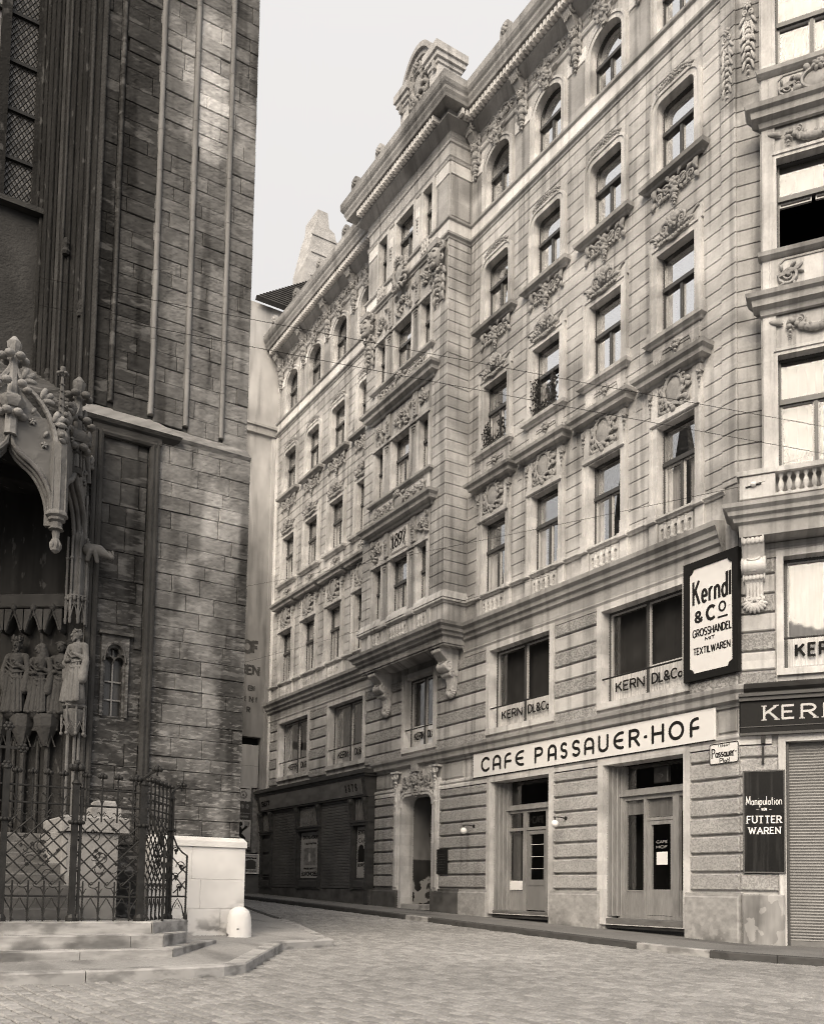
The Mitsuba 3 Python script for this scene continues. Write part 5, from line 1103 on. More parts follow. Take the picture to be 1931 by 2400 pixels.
# plants on two window sills
for i, (u, lab) in enumerate(((-8.58, 'climbing plants in a box on the window sill next to the bay'), (-6.29, 'tall dark climbing plants on the sill of the second window from the bay'))):
    k = thing('window_plant', lab, 'plant', 'plants on the window sills')
    add('flower_box', MB().cham(u - .50, u + .46, 14.47, 14.62, -.10, .10, .01), M_SOIL, k)
    m = MB(); r2 = np.random.default_rng(5 + i)
    def spray(x, z0, z1, n, w):
        for _ in range(n):
            z = r2.uniform(z0, z1); leaf(m, x + r2.normal(0, w), z, r2.uniform(0, 360), r2.uniform(.06, .12), .05, r2.uniform(-.08, .12), .01)
    spray(u - .42, 14.5, 15.3 + .3 * i, 90 + 60 * i, .07); spray(u - .2, 14.55, 14.8, 60, .12); spray(u + .30, 14.55, 15.2 + .3 * i, 60 + 40 * i, .05); spray(u, 14.55, 14.75, 40, .2)
    add('foliage', m, M_LEAF, k)
    add('stem', MB().tube([(u - .42, 14.55, 0), (u - .42, 15.2 + .3 * i, .02)], .01, 4).tube([(u + .3, 14.55, 0), (u + .3, 15.1 + .3 * i, .02)], .01, 4), M_LEAF, k)
# ------------------------------------------------------------------ the neighbouring house at the end of the street
NB = thing('neighbour_house', 'tall old house with a blank weathered side wall, faded painted letters, tiled roof and chimney', 'building')
FN = FC.at(0, 0, -24.87)
nb_hole = rect(-2.4, -.33, 1.2, 8.0)
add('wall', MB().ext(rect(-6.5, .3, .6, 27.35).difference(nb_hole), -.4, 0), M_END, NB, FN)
add('ledge', MB().box(-6.5, .02, 21.40, 21.72, 0, .14).box(-6.5, .04, 21.70, 21.80, 0, .22), M_CORN, NB, FN)
for z in (25.2, 22.6, 16.0, 13.2, 8.9): pass
add('rib', MB().cham(-.24, -.05, 1.5, 21.4, 0, .07, .02), M_END, NB, FN)
M_FAD = (mat('faded_letters', lambda p: .05 * (.8 + 1.2 * fbm(p.y * 9, p.z * 9, 2, 3))))
for t, kw in (('OF', dict(h=.62, w=.15, x0=-1.36, z0=11.58, width=.84, gap=.1)), ('WAREN', dict(h=.46, w=.10, x0=-2.2, z0=10.66, width=1.72)), ('BY', dict(h=.24, w=.05, x0=-1.0, z0=9.98, width=.32)), ('1. N 3', dict(h=.28, w=.06, x0=-1.15, z0=9.48, width=.58)), ('R', dict(h=.26, w=.055, x0=-1.04, z0=9.02, width=.18))): add('painted_letters', word(MB(), t, d0=.004, d1=.012, **kw), M_FAD, NB, FN)
add('recess_back', MB().box(-2.4, -.33, 1.2, 8.0, -.45, -.38), M_INKM, NB, FN)
add('boarding', MB().cham(-2.3, -.37, 5.80, 7.66, -.30, -.10, .01), mat('pale_board', lambda p: .36 * (.75 + .5 * fbm(p.y * 6, p.z * 1.2, 2, 3)) * (1 - .4 * sstep(.02, .0, dr.abs(p.z - 6.75)))), NB, FN)
add('board_edge', MB().box(-.60, -.34, 3.0, 5.74, -.2, -.06).box(-.40, -.34, 3.0, 5.78, -.1, .0), M_POSTG, NB, FN)
add('hoarding', MB().cham(-2.3, -.62, 3.1, 5.78, -.25, -.08, .01), M_PLINTHD, NB, FN)
add('lower_wall', MB().box(-2.4, -.33, 1.2, 3.08, -.3, -.14), M_PLINTHD, NB, FN)
add('base', MB().cham(-6.5, -.05, .6, 2.05, -.02, .10, .03), M_PLINTHD, NB, FN)
k = poster('pale poster with a round emblem, top of the stack on the end wall', -1.5, -.69, 5.20, 5.84, -.078, FN); add('emblem', MB().ext(unary_union([Point(-1.03, 5.47).buffer(.17).difference(Point(-1.03, 5.47).buffer(.11)), Point(-1.03, 5.47).buffer(.06)] + [Point(-1.03 + .14 * math.cos(a), 5.47 + .14 * math.sin(a)).buffer(.045) for a in np.arange(0, 6.2, .7)]), -.071, -.068), M_POSTG, k, FN); add('caption', MB().box(-1.35, -.75, 5.72, 5.76, -.071, -.068), M_INKM, k, FN)
k = poster('black poster with three pale heads under the emblem poster', -1.6, -.68, 4.42, 5.18, -.078, FN, M_POSTD); add('heads', MB().ext(unary_union([affinity.scale(Point(x, 4.98).buffer(.09), .8, 1.2) for x in (-1.30, -1.07, -.84)]), -.071, -.068), M_POSTG, k, FN); add('stripe', MB().box(-1.35, -.78, 4.50, 4.58, -.071, -.068).box(-1.35, -.72, 4.66, 4.70, -.071, -.069), M_POSTG, k, FN)
k = poster('large mottled poster with a dark dancing figure on the end wall', -1.7, -.66, 3.24, 4.40, -.078, FN); add('figure', MB().ext(unary_union([stroke([(-1.25, 4.25), (-1.1, 3.9), (-1.35, 3.65)], .16), stroke([(-1.1, 3.9), (-.85, 4.1)], .10), Point(-1.12, 4.22).buffer(.09), stroke([(-1.15, 3.8), (-.95, 3.6)], .14)]), -.071, -.068), M_INKM, k, FN); add('caption', MB().box(-1.5, -.72, 3.28, 3.36, -.071, -.068).box(-1.4, -.72, 3.46, 3.50, -.071, -.068).box(-.95, -.72, 4.1, 4.34, -.071, -.069), M_POSTG, k, FN)
k = poster('framed poster of a dark picture low on the end wall', -1.02, -.33, 2.12, 2.92, .10, FN); add('frame', MB().ext(rect(-1.04, -.31, 2.10, 2.94).difference(rect(-1.0, -.35, 2.14, 2.90)), .10, .125), M_LET, k, FN); add('picture', MB().ext(unary_union([affinity.scale(Point(-.68, 2.56).buffer(.2), 1.2, .7), rect(-.9, -.45, 2.3, 2.5)]), .107, .11), M_POSTD, k, FN); add('caption', MB().box(-.93, -.42, 2.74, 2.80, .107, .11).box(-.93, -.42, 2.20, 2.24, .107, .11), M_INKM, k, FN)
k = poster('narrow torn poster half hidden behind the church corner', -1.50, -1.08, 2.16, 2.90, .10, FN); add('figures', MB().ext(unary_union([Point(-1.18, 2.7).buffer(.07), rect(-1.25, -1.12, 2.3, 2.5)]), .107, .11), M_INKM, k, FN)
# roof and chimney
rf = np.array([(-24.5, -1.3, 27.35), (-24.5, 1.6, 27.35), (-26.8, 4.6, 30.9), (-26.8, 2.6, 30.9)]); R_ = f'{NB}__roof'
add('roof', (np.vstack([rf, rf + [-.1, 0, -.1]]), BOXF), M_TILE, NB)
for i in range(20):
    k = i / 20; a = rf[0] + (rf[3] - rf[0]) * k; b = rf[1] + (rf[2] - rf[1]) * k; st = (rf[3] - rf[0]) / 20; up = np.array([.06, 0, .05])
    add('tile_course', (np.array([a, b, b + st * 1.15, a + st * 1.15, a + up, b + up, b + st * 1.15 + up * .2, a + st * 1.15 + up * .2]), BOXF), M_TILE, R_)
cm = MB(); FCH = FC.at(0, 0, -27.2)
cm.ext(Polygon([(2.2, 29.0), (4.1, 29.0), (4.1, 32.6), (3.75, 33.9), (3.45, 34.05), (3.35, 34.8), (2.82, 34.8), (2.78, 34.2), (2.6, 33.6), (2.2, 31.8)]), -1.4, 0)
add('chimney', cm, M_CHIM, NB, FCH)
for z in (32.5, 31.3, 33.4): add('brick', MB().box(2.5, 3.9, z, z + .06, 0, .05), M_CHIM, f'{NB}__chimney', FCH)

# ------------------------------------------------------------------ the church
CH = thing('church', 'soot-dark Gothic stone church with a tall ribbed buttress, lattice window and canopied porch', 'church')
XL, XU = -3.50, -3.72                   # lower and upper face of the buttress
Y0, Y1 = -12.40, -9.50
def cbox(name, y0, y1, z0, z1, x0, x1, m, parent=CH): return add(name, MB().box(y0, y1, z0, z1, x0, x1), m, parent, FC)
cbox('nave', -40, -9.62, .4, 15.0, -26, -5.6, M_DSTONE)
add('buttress', MB().ext(rect(Y0 + .02, Y1 - .06, .4, 9.6).difference(rect(-12.06, -11.67, 4.42, 5.78)), -5.7, XL - .05), M_ST[0], CH, FC)
cbox('upper_buttress', Y0 + .02, Y1 - .06, 9.6, 22.0, -5.7, XU - .05, M_ST[0])
BU, UB = f'{CH}__buttress', f'{CH}__upper_buttress'
add('pinnacle', MB().lathe([(.9, 22), (.7, 22.6), (.5, 23.4), (.05, 25)], 6, (-10.9, 0, -4.6)), M_ST[1], CH, FC)
for i in range(6): add('roof_pinnacle', MB().lathe([(.8, 15), (.6, 16), (.45, 17.5), (.05, 20)], 6, (-10.2, 0, -8.0 - 3 * i)), M_ST[1], CH, FC)
rv = np.array([(-5.6, -9.7, 15), (-26, -9.7, 15), (-26, -40, 15), (-5.6, -40, 15), (-10, -24, 24), (-22, -24, 24)]); add('nave_roof', (rv, np.array([[0, 4, 5], [0, 5, 1], [1, 5, 2], [2, 5, 4], [2, 4, 3], [3, 4, 0]])), M_TILE, CH)
def ashlar(holder, fr, u0, u1, z0, z1, d, h=.33, l=.62, pal=(0, 1, 2, 3), wts=None, jit=.018, cuts=[], joint=.0035, dep=.05, grad=None):
    z, r = z0, 0
    while z < z1 - .08:
        hh = h * rng.uniform(.82, 1.2); zt = min(z + hh, z1)
        if z1 - zt < .12: zt = z1
        u = u0 - rng.uniform(0, l) * (r % 2)
        while u < u1:
            w = l * rng.uniform(.55, 1.35); a, b = max(u, u0), min(u + w, u1)
            if u1 - b < .12: b = u1
            if b - a > .05 and all(not (a < q and b > p and z < s_ and zt > o) for p, q, o, s_ in cuts):
                pw = wts if grad is None else grad((z + zt) / 2, (a + b) / 2)
                k = rng.choice(len(pal), p=pw); off = rng.uniform(-jit, jit)
                add('stone', MB().cham(a + joint, b - joint, z + joint, zt - joint, d - .06, d + off, rng.uniform(.005, .012), jit * .5), M_ST[pal[k]], holder, fr)
            u = u + w if b < u1 else u1 + 1
        z = zt; r += 1
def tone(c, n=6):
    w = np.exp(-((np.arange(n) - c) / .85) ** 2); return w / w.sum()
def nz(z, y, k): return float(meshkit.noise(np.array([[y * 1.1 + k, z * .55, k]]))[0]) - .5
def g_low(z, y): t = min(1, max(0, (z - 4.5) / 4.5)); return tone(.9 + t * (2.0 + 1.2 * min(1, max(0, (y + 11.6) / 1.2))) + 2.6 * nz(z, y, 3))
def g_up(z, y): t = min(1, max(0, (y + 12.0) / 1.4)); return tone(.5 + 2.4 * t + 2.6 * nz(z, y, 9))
# right part of the lower face, then the darker framed panel on its left
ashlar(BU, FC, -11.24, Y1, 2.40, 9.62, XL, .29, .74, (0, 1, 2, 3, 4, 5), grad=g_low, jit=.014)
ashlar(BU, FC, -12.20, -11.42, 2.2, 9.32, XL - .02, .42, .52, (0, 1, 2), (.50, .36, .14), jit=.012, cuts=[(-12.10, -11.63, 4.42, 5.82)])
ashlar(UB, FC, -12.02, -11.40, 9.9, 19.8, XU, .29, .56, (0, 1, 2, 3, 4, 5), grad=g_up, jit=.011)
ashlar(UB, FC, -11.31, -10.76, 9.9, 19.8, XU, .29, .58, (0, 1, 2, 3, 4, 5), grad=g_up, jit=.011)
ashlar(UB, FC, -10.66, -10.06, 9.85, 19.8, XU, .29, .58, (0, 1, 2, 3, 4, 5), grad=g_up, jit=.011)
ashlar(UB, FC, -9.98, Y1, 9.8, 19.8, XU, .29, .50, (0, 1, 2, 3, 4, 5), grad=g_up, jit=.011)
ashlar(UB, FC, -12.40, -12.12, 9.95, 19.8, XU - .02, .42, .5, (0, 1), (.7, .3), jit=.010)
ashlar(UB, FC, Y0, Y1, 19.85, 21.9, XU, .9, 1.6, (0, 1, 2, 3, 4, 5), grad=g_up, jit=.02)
FS = Frame((XL, Y1), (-1, 0)); ashlar(BU, FS, 0.06, 2.0, .5, 9.6, 0, .5, .9, (1, 2, 3), (.3, .4, .3), jit=.02)
FS2 = Frame((XU, Y1), (-1, 0)); ashlar(UB, FS2, 0.06, 2.0, 9.7, 21.9, 0, .7, 1.1, (1, 2, 3), (.3, .4, .3), jit=.02)
# shafts on the upper face
for y, r in ((-12.07, .035), (-11.355, .048), (-10.71, .048), (-10.02, .044)):
    zb = 10.05 + (y + 12.0) * -.06; z = zb
    while z < 19.7:
        zt = min(z + rng.uniform(.7, 1.5), 19.8)
        m = MB().tube([(y, z + .004, XU + .015), (y, zt - .004, XU + .015)], [r, r], 10); m.box(y - r * 1.35, y + r * 1.35, z + .003, zt - .003, XU - .05, XU - .005)
        add('shaft_piece', m, M_RIB if y > -12 else M_ST[2], UB, FC, smooth=40); z = zt
    add('shaft', MB().tube([(y, 19.85, XU + .015), (y, 21.9, XU + .015)], [r, r], 8), M_RIB, UB, FC)
# weathering between the two faces, overhanging on the left
wp = [(Y0 - .05, 9.55), (Y0 + .12, 9.75)]
m = MB(); m.add([[-11.16, 9.60, XL + .04], [Y1, 9.60, XL + .03], [Y1, 9.86, XU - .02], [-11.16, 9.88, XU - .02], [-11.16, 9.50, XL - .03], [Y1, 9.50, XL - .03]], [[0, 1, 2], [0, 2, 3], [4, 5, 1], [4, 1, 0]])
add('weathering', m, M_ST[4], CH, FC)
add('drip_course', sweep([(-4.6, -12.62), (-3.62, -12.62), (-3.62, -11.10), (-3.85, -11.10)], [(-.06, 9.28), (.02, 9.30), (.05, 9.40), (.22, 9.52), (.25, 9.58)]), M_DSTONE, CH)
add('drip_top', sweep([(-4.6, -12.62), (-3.62, -12.62), (-3.62, -11.10), (-3.85, -11.10)], [(.25, 9.58), (.18, 9.66), (-.18, 9.98), (-.6, 10.0)], False), M_RIB, CH)
for y, r, dd in ((-12.26, .06, .03), (-12.36, .05, .06), (-11.35, .065, .02), (-11.27, .05, .03)):
    add('panel_moulding', MB().tube([(y, 2.3, XL + dd), (y, 9.36, XL + dd)], r, 8), M_DSTONE, BU, FC, smooth=40)
add('panel_moulding', MB().tube([(-12.26, 9.34, XL + .03), (-11.3, 9.34, XL + .03)], .06, 8).box(-12.4, -11.2, 9.36, 9.5, XL - .1, XL + .05), M_DSTONE, BU, FC, smooth=40)
# slit window with a trefoil head
y0, y1, zb, zt = -12.10, -11.63, 4.40, 5.82; cy = (y0 + y1) / 2
light = unary_union([rect(cy - .15, cy + .15, zb, 5.36), Point(cy, 5.54).buffer(.085), Point(cy - .09, 5.37).buffer(.085), Point(cy + .09, 5.37).buffer(.085)])
m = MB().ext(rect(y0, y1, zb, zt).difference(light.buffer(.04)), XL - .10, XL + .01); m.ext(rect(y0 + .05, y1 - .05, zb, zt - .08).difference(light), XL - .18, XL - .06)
m.box(y0 - .05, y1 + .05, zt, zt + .06, XL - .05, XL + .07)
for a in ((cy - .18, 1), (cy + .18, -1)): m.tube([(cy + (a[0] - cy) * math.cos(t), 5.36 + .34 * math.sin(t), XL + .01) for t in np.linspace(0, 1.35, 8)], .018, 5)
add('slit_window', m, M_ST[2], BU, FC)
sw = f'{BU}__slit_window'
add('slit_frame', MB().box(cy - .012, cy + .012, zb, 5.6, XL - .17, XL - .15).box(cy - .15, cy + .15, 4.70, 4.725, XL - .17, XL - .15).box(cy - .15, cy + .15, 5.02, 5.045, XL - .17, XL - .15), M_RIB, BU, FC)
add('slit_glass', MB().box(cy - .2, cy + .2, zb, 5.7, XL - .24, XL - .2), mat('church_dark_glass', lambda p: .03 + .05 * crand(p.y * 14, p.z * 3), .2), BU, FC)
# low pale plinth at the corner
PL = f'{CH}__pale_plinth'
cbox('pale_plinth', -11.20, -9.46, .4, 2.20, -4.6, -3.34, M_BASE)
add('coping', MB().ext(Polygon([(-11.22, 2.22), (-9.44, 2.22), (-9.44, 2.32), (-11.22, 2.32)]), -3.50, -3.26).add([[-11.22, 2.32, -3.26], [-9.44, 2.32, -3.26], [-9.44, 2.40, -3.46], [-11.22, 2.40, -3.46]], [[0, 1, 2], [0, 2, 3]]), M_BASE, PL, FC)
for z0, z1, ys in ((.45, 1.12, (-11.2, -10.5, -9.9, -9.455)), (1.12, 1.64, (-11.2, -10.9, -10.28, -9.455)), (1.64, 2.22, (-11.2, -10.45, -9.455))):
    for a, b in zip(ys[:-1], ys[1:]): add('stone', MB().cham(a + .002, b - .002, z0 + .002, z1 - .002, -3.36, -3.295 + rng.uniform(-.002, .002), .004), M_BASE, PL, FC)
add('plinth_return', MB().cham(.0, 1.2, .45, 2.22, -.02, .02, .01), M_BASE, PL, Frame((-3.30, -9.47), (-1, 0)))

# the big window on the left and its deep dark jamb
XWIN = -5.0
add('window_wall', MB().box(-14.8, -13.15, 10.4, 13.72, -5.4, XWIN + .12).box(-14.8, -13.1, 13.70, 13.80, -5.3, XWIN + .30), M_DSTONE, CH, FC)
LW = f'{CH}__lattice_window'
add('lattice_window', MB().box(-13.34, -13.22, 13.8, 24, XWIN - .1, XWIN + .08).box(-13.98, -13.82, 13.8, 24, XWIN - .1, XWIN + .12).box(-14.8, -14.7, 13.8, 24, XWIN - .1, XWIN + .08), M_SOOT, CH, FC)
for z in np.arange(13.9 + .82, 20, .93): add('saddle_bar', MB().box(-14.8, -13.3, z - .03, z + .03, XWIN - .03, XWIN + .05), M_IRON, LW, FC)
m = MB()
for i in range(-10, 60):
    for sgn in (1, -1):
        p = LineString([(-13.9, 13.8 + .135 * i), (-13.3, 13.8 + .135 * i + sgn * .92)]).intersection(rect(-13.84, -13.34, 13.82, 20.5))
        if p.geom_type == 'LineString' and p.length > .05: m.tube([(a, b, XWIN + .01) for a, b in p.coords], .009, 4, False)
add('lattice', m, M_INKM, LW, FC, kind='stuff')
add('leaded_glass', MB().box(-14.8, -13.3, 13.8, 24, XWIN - .06, XWIN - .02), mat('leaded_glass', lambda p: .20 * (.55 + .9 * crand((p.y + (p.z - 13.8) * .65) / .088, (p.y - (p.z - 13.8) * .65) / .088)), .25), LW, FC)
jp = [(-13.32, -5.0), (-13.20, -4.92), (-13.10, -4.60), (-12.98, -4.50), (-12.90, -4.20), (-12.72, -4.12), (-12.62, -3.86), (-12.42, -3.78), (-12.38, -3.72)]
m = MB(); v = []
for y, x in jp: v += [(y, 9.9, x), (y, 22, x)]
m.add(v, sum([[[2 * i, 2 * i + 2, 2 * i + 3], [2 * i, 2 * i + 3, 2 * i + 1]] for i in range(len(jp) - 1)], []))
add('window_jamb', m, M_SOOT, CH, FC)
for t in np.linspace(.02, .98, 15):
    i = int(t * (len(jp) - 1)); k = t * (len(jp) - 1) - i; y = jp[i][0] * (1 - k) + jp[i + 1][0] * k; x = jp[i][1] * (1 - k) + jp[i + 1][1] * k
    r = rng.uniform(.018, .05); add('jamb_shaft', MB().tube([(y, 9.95, x + .02), (y, 22, x + .02)], r, 8), M_SOOT if rng.random() < .75 else M_DSTONE, f'{CH}__window_jamb', FC, smooth=40)
for y, x, z in ((-12.6, -3.9, 11.5), (-12.85, -4.15, 12.7), (-13.0, -4.5, 10.4)): add('jamb_base', MB().lathe([(.06, 0), (.08, .05), (.05, .12), (.07, .2), (.045, .3)], 8, (y, z, x + .03)), M_DSTONE, f'{CH}__window_jamb', FC)
# sloping weathering under the window, over the porch
m = MB(); m.add([[-15.2, 9.72, -3.55], [-12.62, 9.72, -3.55], [-12.40, 10.05, -3.9], [-13.2, 10.9, -4.95], [-15.2, 10.9, -4.95], [-15.2, 9.55, -3.6], [-12.62, 9.55, -3.6]], [[0, 1, 2], [0, 2, 3], [0, 3, 4], [5, 6, 1], [5, 1, 0]])
add('sloping_sill', m, M_ST[3], CH, FC)
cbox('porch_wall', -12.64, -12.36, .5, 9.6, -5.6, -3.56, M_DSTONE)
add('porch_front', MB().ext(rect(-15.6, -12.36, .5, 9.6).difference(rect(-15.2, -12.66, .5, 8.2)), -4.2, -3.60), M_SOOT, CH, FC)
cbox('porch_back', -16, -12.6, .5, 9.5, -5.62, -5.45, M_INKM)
# splayed porch jamb that carries the statues
FJ = Frame((-3.62, -12.66), (.60, .80)); # runs from the back of the porch out to the front
m = MB().box(-2.6, 0, .9, 8.6, -.4, 0); add('porch_jamb', m, M_SOOT, CH, FJ)
JB = f'{CH}__porch_jamb'
add('lintel_band', MB().cham(-2.6, 0, 6.18, 6.42, -.02, .10, .02), M_DSTONE, JB, FJ)
m = MB()
for i in range(7):
    u = -.15 - .34 * i
    m.ext(Polygon([(u - .16, 6.12), (u - .16, 5.78), (u - .13, 5.72), (u - .10, 5.82), (u, 6.02), (u + .10, 5.82), (u + .13, 5.72), (u + .16, 5.78), (u + .16, 6.12)]), 0, .22); m.tube([(u - .13, 5.75, .22), (u, 6.12, .24), (u + .13, 5.75, .22)], .022, 5); m.blob((u, 6.14, .22), (.05, .07, .05), 1)
add('statue_canopies', m, M_DSTONE, JB, FJ)
m = MB().box(-2.6, 0, 4.06, 4.30, 0, .18)
for i in range(6):
    u = -.2 - .42 * i; m.lathe([(.05, 3.80), (.12, 3.95), (.20, 4.12), (.22, 4.26), (.22, 4.32)], 8, (u, 0, .16))
    for a in (-.12, 0, .12): m.tube([(u + a - .06, 3.78, .20), (u + a, 3.98, .23), (u + a + .06, 3.78, .20)], .014, 4)
    m.tube([(u, .95, .1), (u, 3.85, .1)], .045, 7); m.tube([(u - .2, .95, .03), (u - .2, 3.9, .03)], .03, 6)
add('consoles', m, M_DSTONE, JB, FJ)
# canopy over the outer statue: shafts with gablets; console and slim column under it
OC = MB(); cy, cx = -12.56, -3.36
for a in np.linspace(-PI, 0, 5):
    y, x = cy + .17 * math.cos(a), cx - .15 * math.sin(a) - .05
    OC.tube([(y, 5.95, x), (y, 7.35, x)], .020, 6); OC.blob((y, 6.98, x), (.035, .03, .035), 1); OC.blob((y, 6.30, x), (.03, .04, .03), 1); OC.tube([(y, 5.95, x), (y, 5.86, x)], [.03, .018], 6)
for a in np.linspace(-PI, 0, 5)[:-1]:
    y, x = cy + .17 * math.cos(a), cx - .15 * math.sin(a) - .05; b = a + PI / 4; y2, x2 = cy + .17 * math.cos(b), cx - .15 * math.sin(b) - .05
    OC.tube([(y, 5.95, x), ((y + y2) / 2, 6.22, (x + x2) / 2), (y2, 5.95, x2)], .020, 5); OC.blob(((y + y2) / 2, 6.30, (x + x2) / 2), (.03, .05, .03), 1); OC.tube([(y, 6.34, x), (y2, 6.34, x2)], .022, 5)
OC.lathe([(.10, 6.2), (.12, 6.4), (.10, 7.4), (.06, 7.5)], 8, (cy, 0, cx - .05))
add('statue_canopy', OC, M_CARVE, CH, FC, smooth=40)
m = MB().lathe([(.02, 3.98), (.10, 4.05), (.13, 4.2), (.19, 4.34), (.20, 4.40), (.15, 4.42), (.21, 4.46), (.21, 4.50)], 8, (cy + .02, 0, cx))
for a in np.linspace(-PI, 0, 5):
    y, x = cy + .02 + .19 * math.cos(a), cx - .19 * math.sin(a); m.tube([(y, 4.50, x), (y, 4.02, x)], [.018, .014], 5); m.blob((y, 4.0, x), (.03, .035, .03), 1)
    b = a + PI / 4; y2, x2 = cy + .02 + .19 * math.cos(b), cx - .19 * math.sin(b)
    if a < -.1: m.tube([(y, 4.05, x), ((y + y2) / 2, 4.20, (x + x2) / 2), (y2, 4.05, x2)], .012, 4)
for dy in (-.05, .06, .13): m.tube([(cy + dy, .98, cx - .06), (cy + dy, 4.05, cx - .06)], .028, 7)
add('statue_console', m, M_CARVE, CH, FC, smooth=40)
cbox('niche_edge', -12.40, -12.34, .9, 7.3, -3.62, -3.44, M_RIB)

# canopy of the porch: three sides of a hexagon with ogee arches
PC = f'{CH}__porch_canopy'
VX = [(-3.45, -12.45), (-2.20, -13.15), (-2.20, -14.60), (-3.45, -15.30)]
def ogee(w, z0, z1):
    h = z1 - z0; h1 = [(-w / 2, z0)] + [(-w / 2 * math.cos(t) , z0 + h * .74 * math.sin(t)) for t in np.linspace(0, 1.22, 10)][1:]
    x, z = h1[-1]; h1 += [(x * .55, z + h * .07), (x * .22, z + h * .16), (0, z1)]
    return h1 + [(-a, b) for a, b in h1[::-1][1:]]
m = MB(); crock = MB()
for i, ((xa, ya), (xb, yb)) in enumerate(((VX[0], VX[1]), (VX[1], VX[2]), (VX[2], VX[3]))):
    # looked at from outside, right to left is a to b
    L_ = math.hypot(xb - xa, yb - ya); fr = Frame((xb, yb), (xa - xb, ya - yb)); c = L_ / 2
    arch_ = ogee(L_ - .16, 7.22, 8.34); ap = Polygon([(x + c, z) for x, z in arch_]); low = Polygon([(.0, 7.05), (L_, 7.05), (L_, 8.7), (0, 8.7)])
    body = rect(0, L_, 7.05, 8.70).difference(ap).difference(rect(.08, L_ - .08, 6.5, 7.24))
    add('porch_canopy', MB().ext(body, -.20, 0), M_CARVE, CH, fr)
    pp = [(x + c, z) for x, z in arch_]
    q = MB(); q.tube([(x, z, .02) for x, z in pp], .040, 7); q.tube([(x + (c - x) * .05, z - .04, -.06) for x, z in pp], .03, 6); q.tube([(x + (c - x) * .08, z - .07, -.14) for x, z in pp], .03, 6); add('arch_moulding', q, M_CARVE, PC, fr, smooth=40)
    # outer ogee ridge rising to a big finial, with crockets
    ol = [(x * 1.08 + c, 7.9 + (z - 7.10) * 1.30) for x, z in arch_ if z > 7.40]; q = MB(); q.tube([(x, z, .03) for x, z in ol], .045, 6); q.tube([(c, 8.3, .02), (c, 9.75, .02)], [.10, .06], 7)
    for x, z in [(ol[j][0], ol[j][1]) for j in range(0, len(ol))]:
        s_ = -1 if x < c else 1
        if abs(x - c) < .08 or ol.index((x, z)) % 3: continue
        q.blob((x + s_ * .06, z + .09, .05), (.07, .055, .06), 1); q.blob((x + s_ * .14, z + .12, .05), (.05, .05, .05), 1)
        for g_ in (20, 55, 90): leaf(q, x, z + .02, 90 - s_ * g_, .22, .09, .08 - .02 * (g_ > 50), .035)
        flower(q, x - s_ * .10, z - .34, .06, .02, 5); leaf(q, x - s_ * .12, z - .22, 90 - s_ * 30, .13, .06, .02, .03)
    for z, r in ((8.62, .16), (9.05, .22), (9.5, .16)):
        for a in np.arange(0, 2 * PI, PI / 3): q.blob((c + r * math.cos(a), z, .02 + r * math.sin(a)), (.075, .06, .075), 1)
    q.lathe([(.06, 9.55), (.10, 9.66), (.11, 9.74), (.06, 9.8), (.03, 9.84)], 8, (c, 0, .02)); q.lathe([(.13, 8.72), (.20, 8.80), (.20, 8.86), (.12, 8.92)], 6, (c, 0, .02))
    add('ogee_crest', q, M_CARVEL if i == 1 else M_CARVE, PC, fr, smooth=40)
    sp_ = Polygon([(.02, 8.2), (L_ - .02, 8.2), (L_ * .80, 8.75), (L_ * .56, 9.1), (L_ * .44, 9.1), (L_ * .20, 8.75)]); add('ogee_gable', MB().ext(sp_, -.16, -.04), M_CARVEL, PC, fr)
hexa = np.array([(x, y, 8.7) for x, y in VX]); top = np.array([(-3.6, -13.9, 9.4)]); add('canopy_roof', (np.vstack([hexa, top]), np.array([[1, 0, 4], [2, 1, 4], [3, 2, 4]])), M_CARVE, PC)
hexl = np.array([(x + .02 * (-1 if x > -3 else 0), y, 8.33) for x, y in VX]); add('canopy_vault', (np.vstack([hexl, [(-3.6, -13.9, 8.45)]]), np.array([[0, 1, 4], [1, 2, 4], [2, 3, 4]])), M_SOOT, PC)
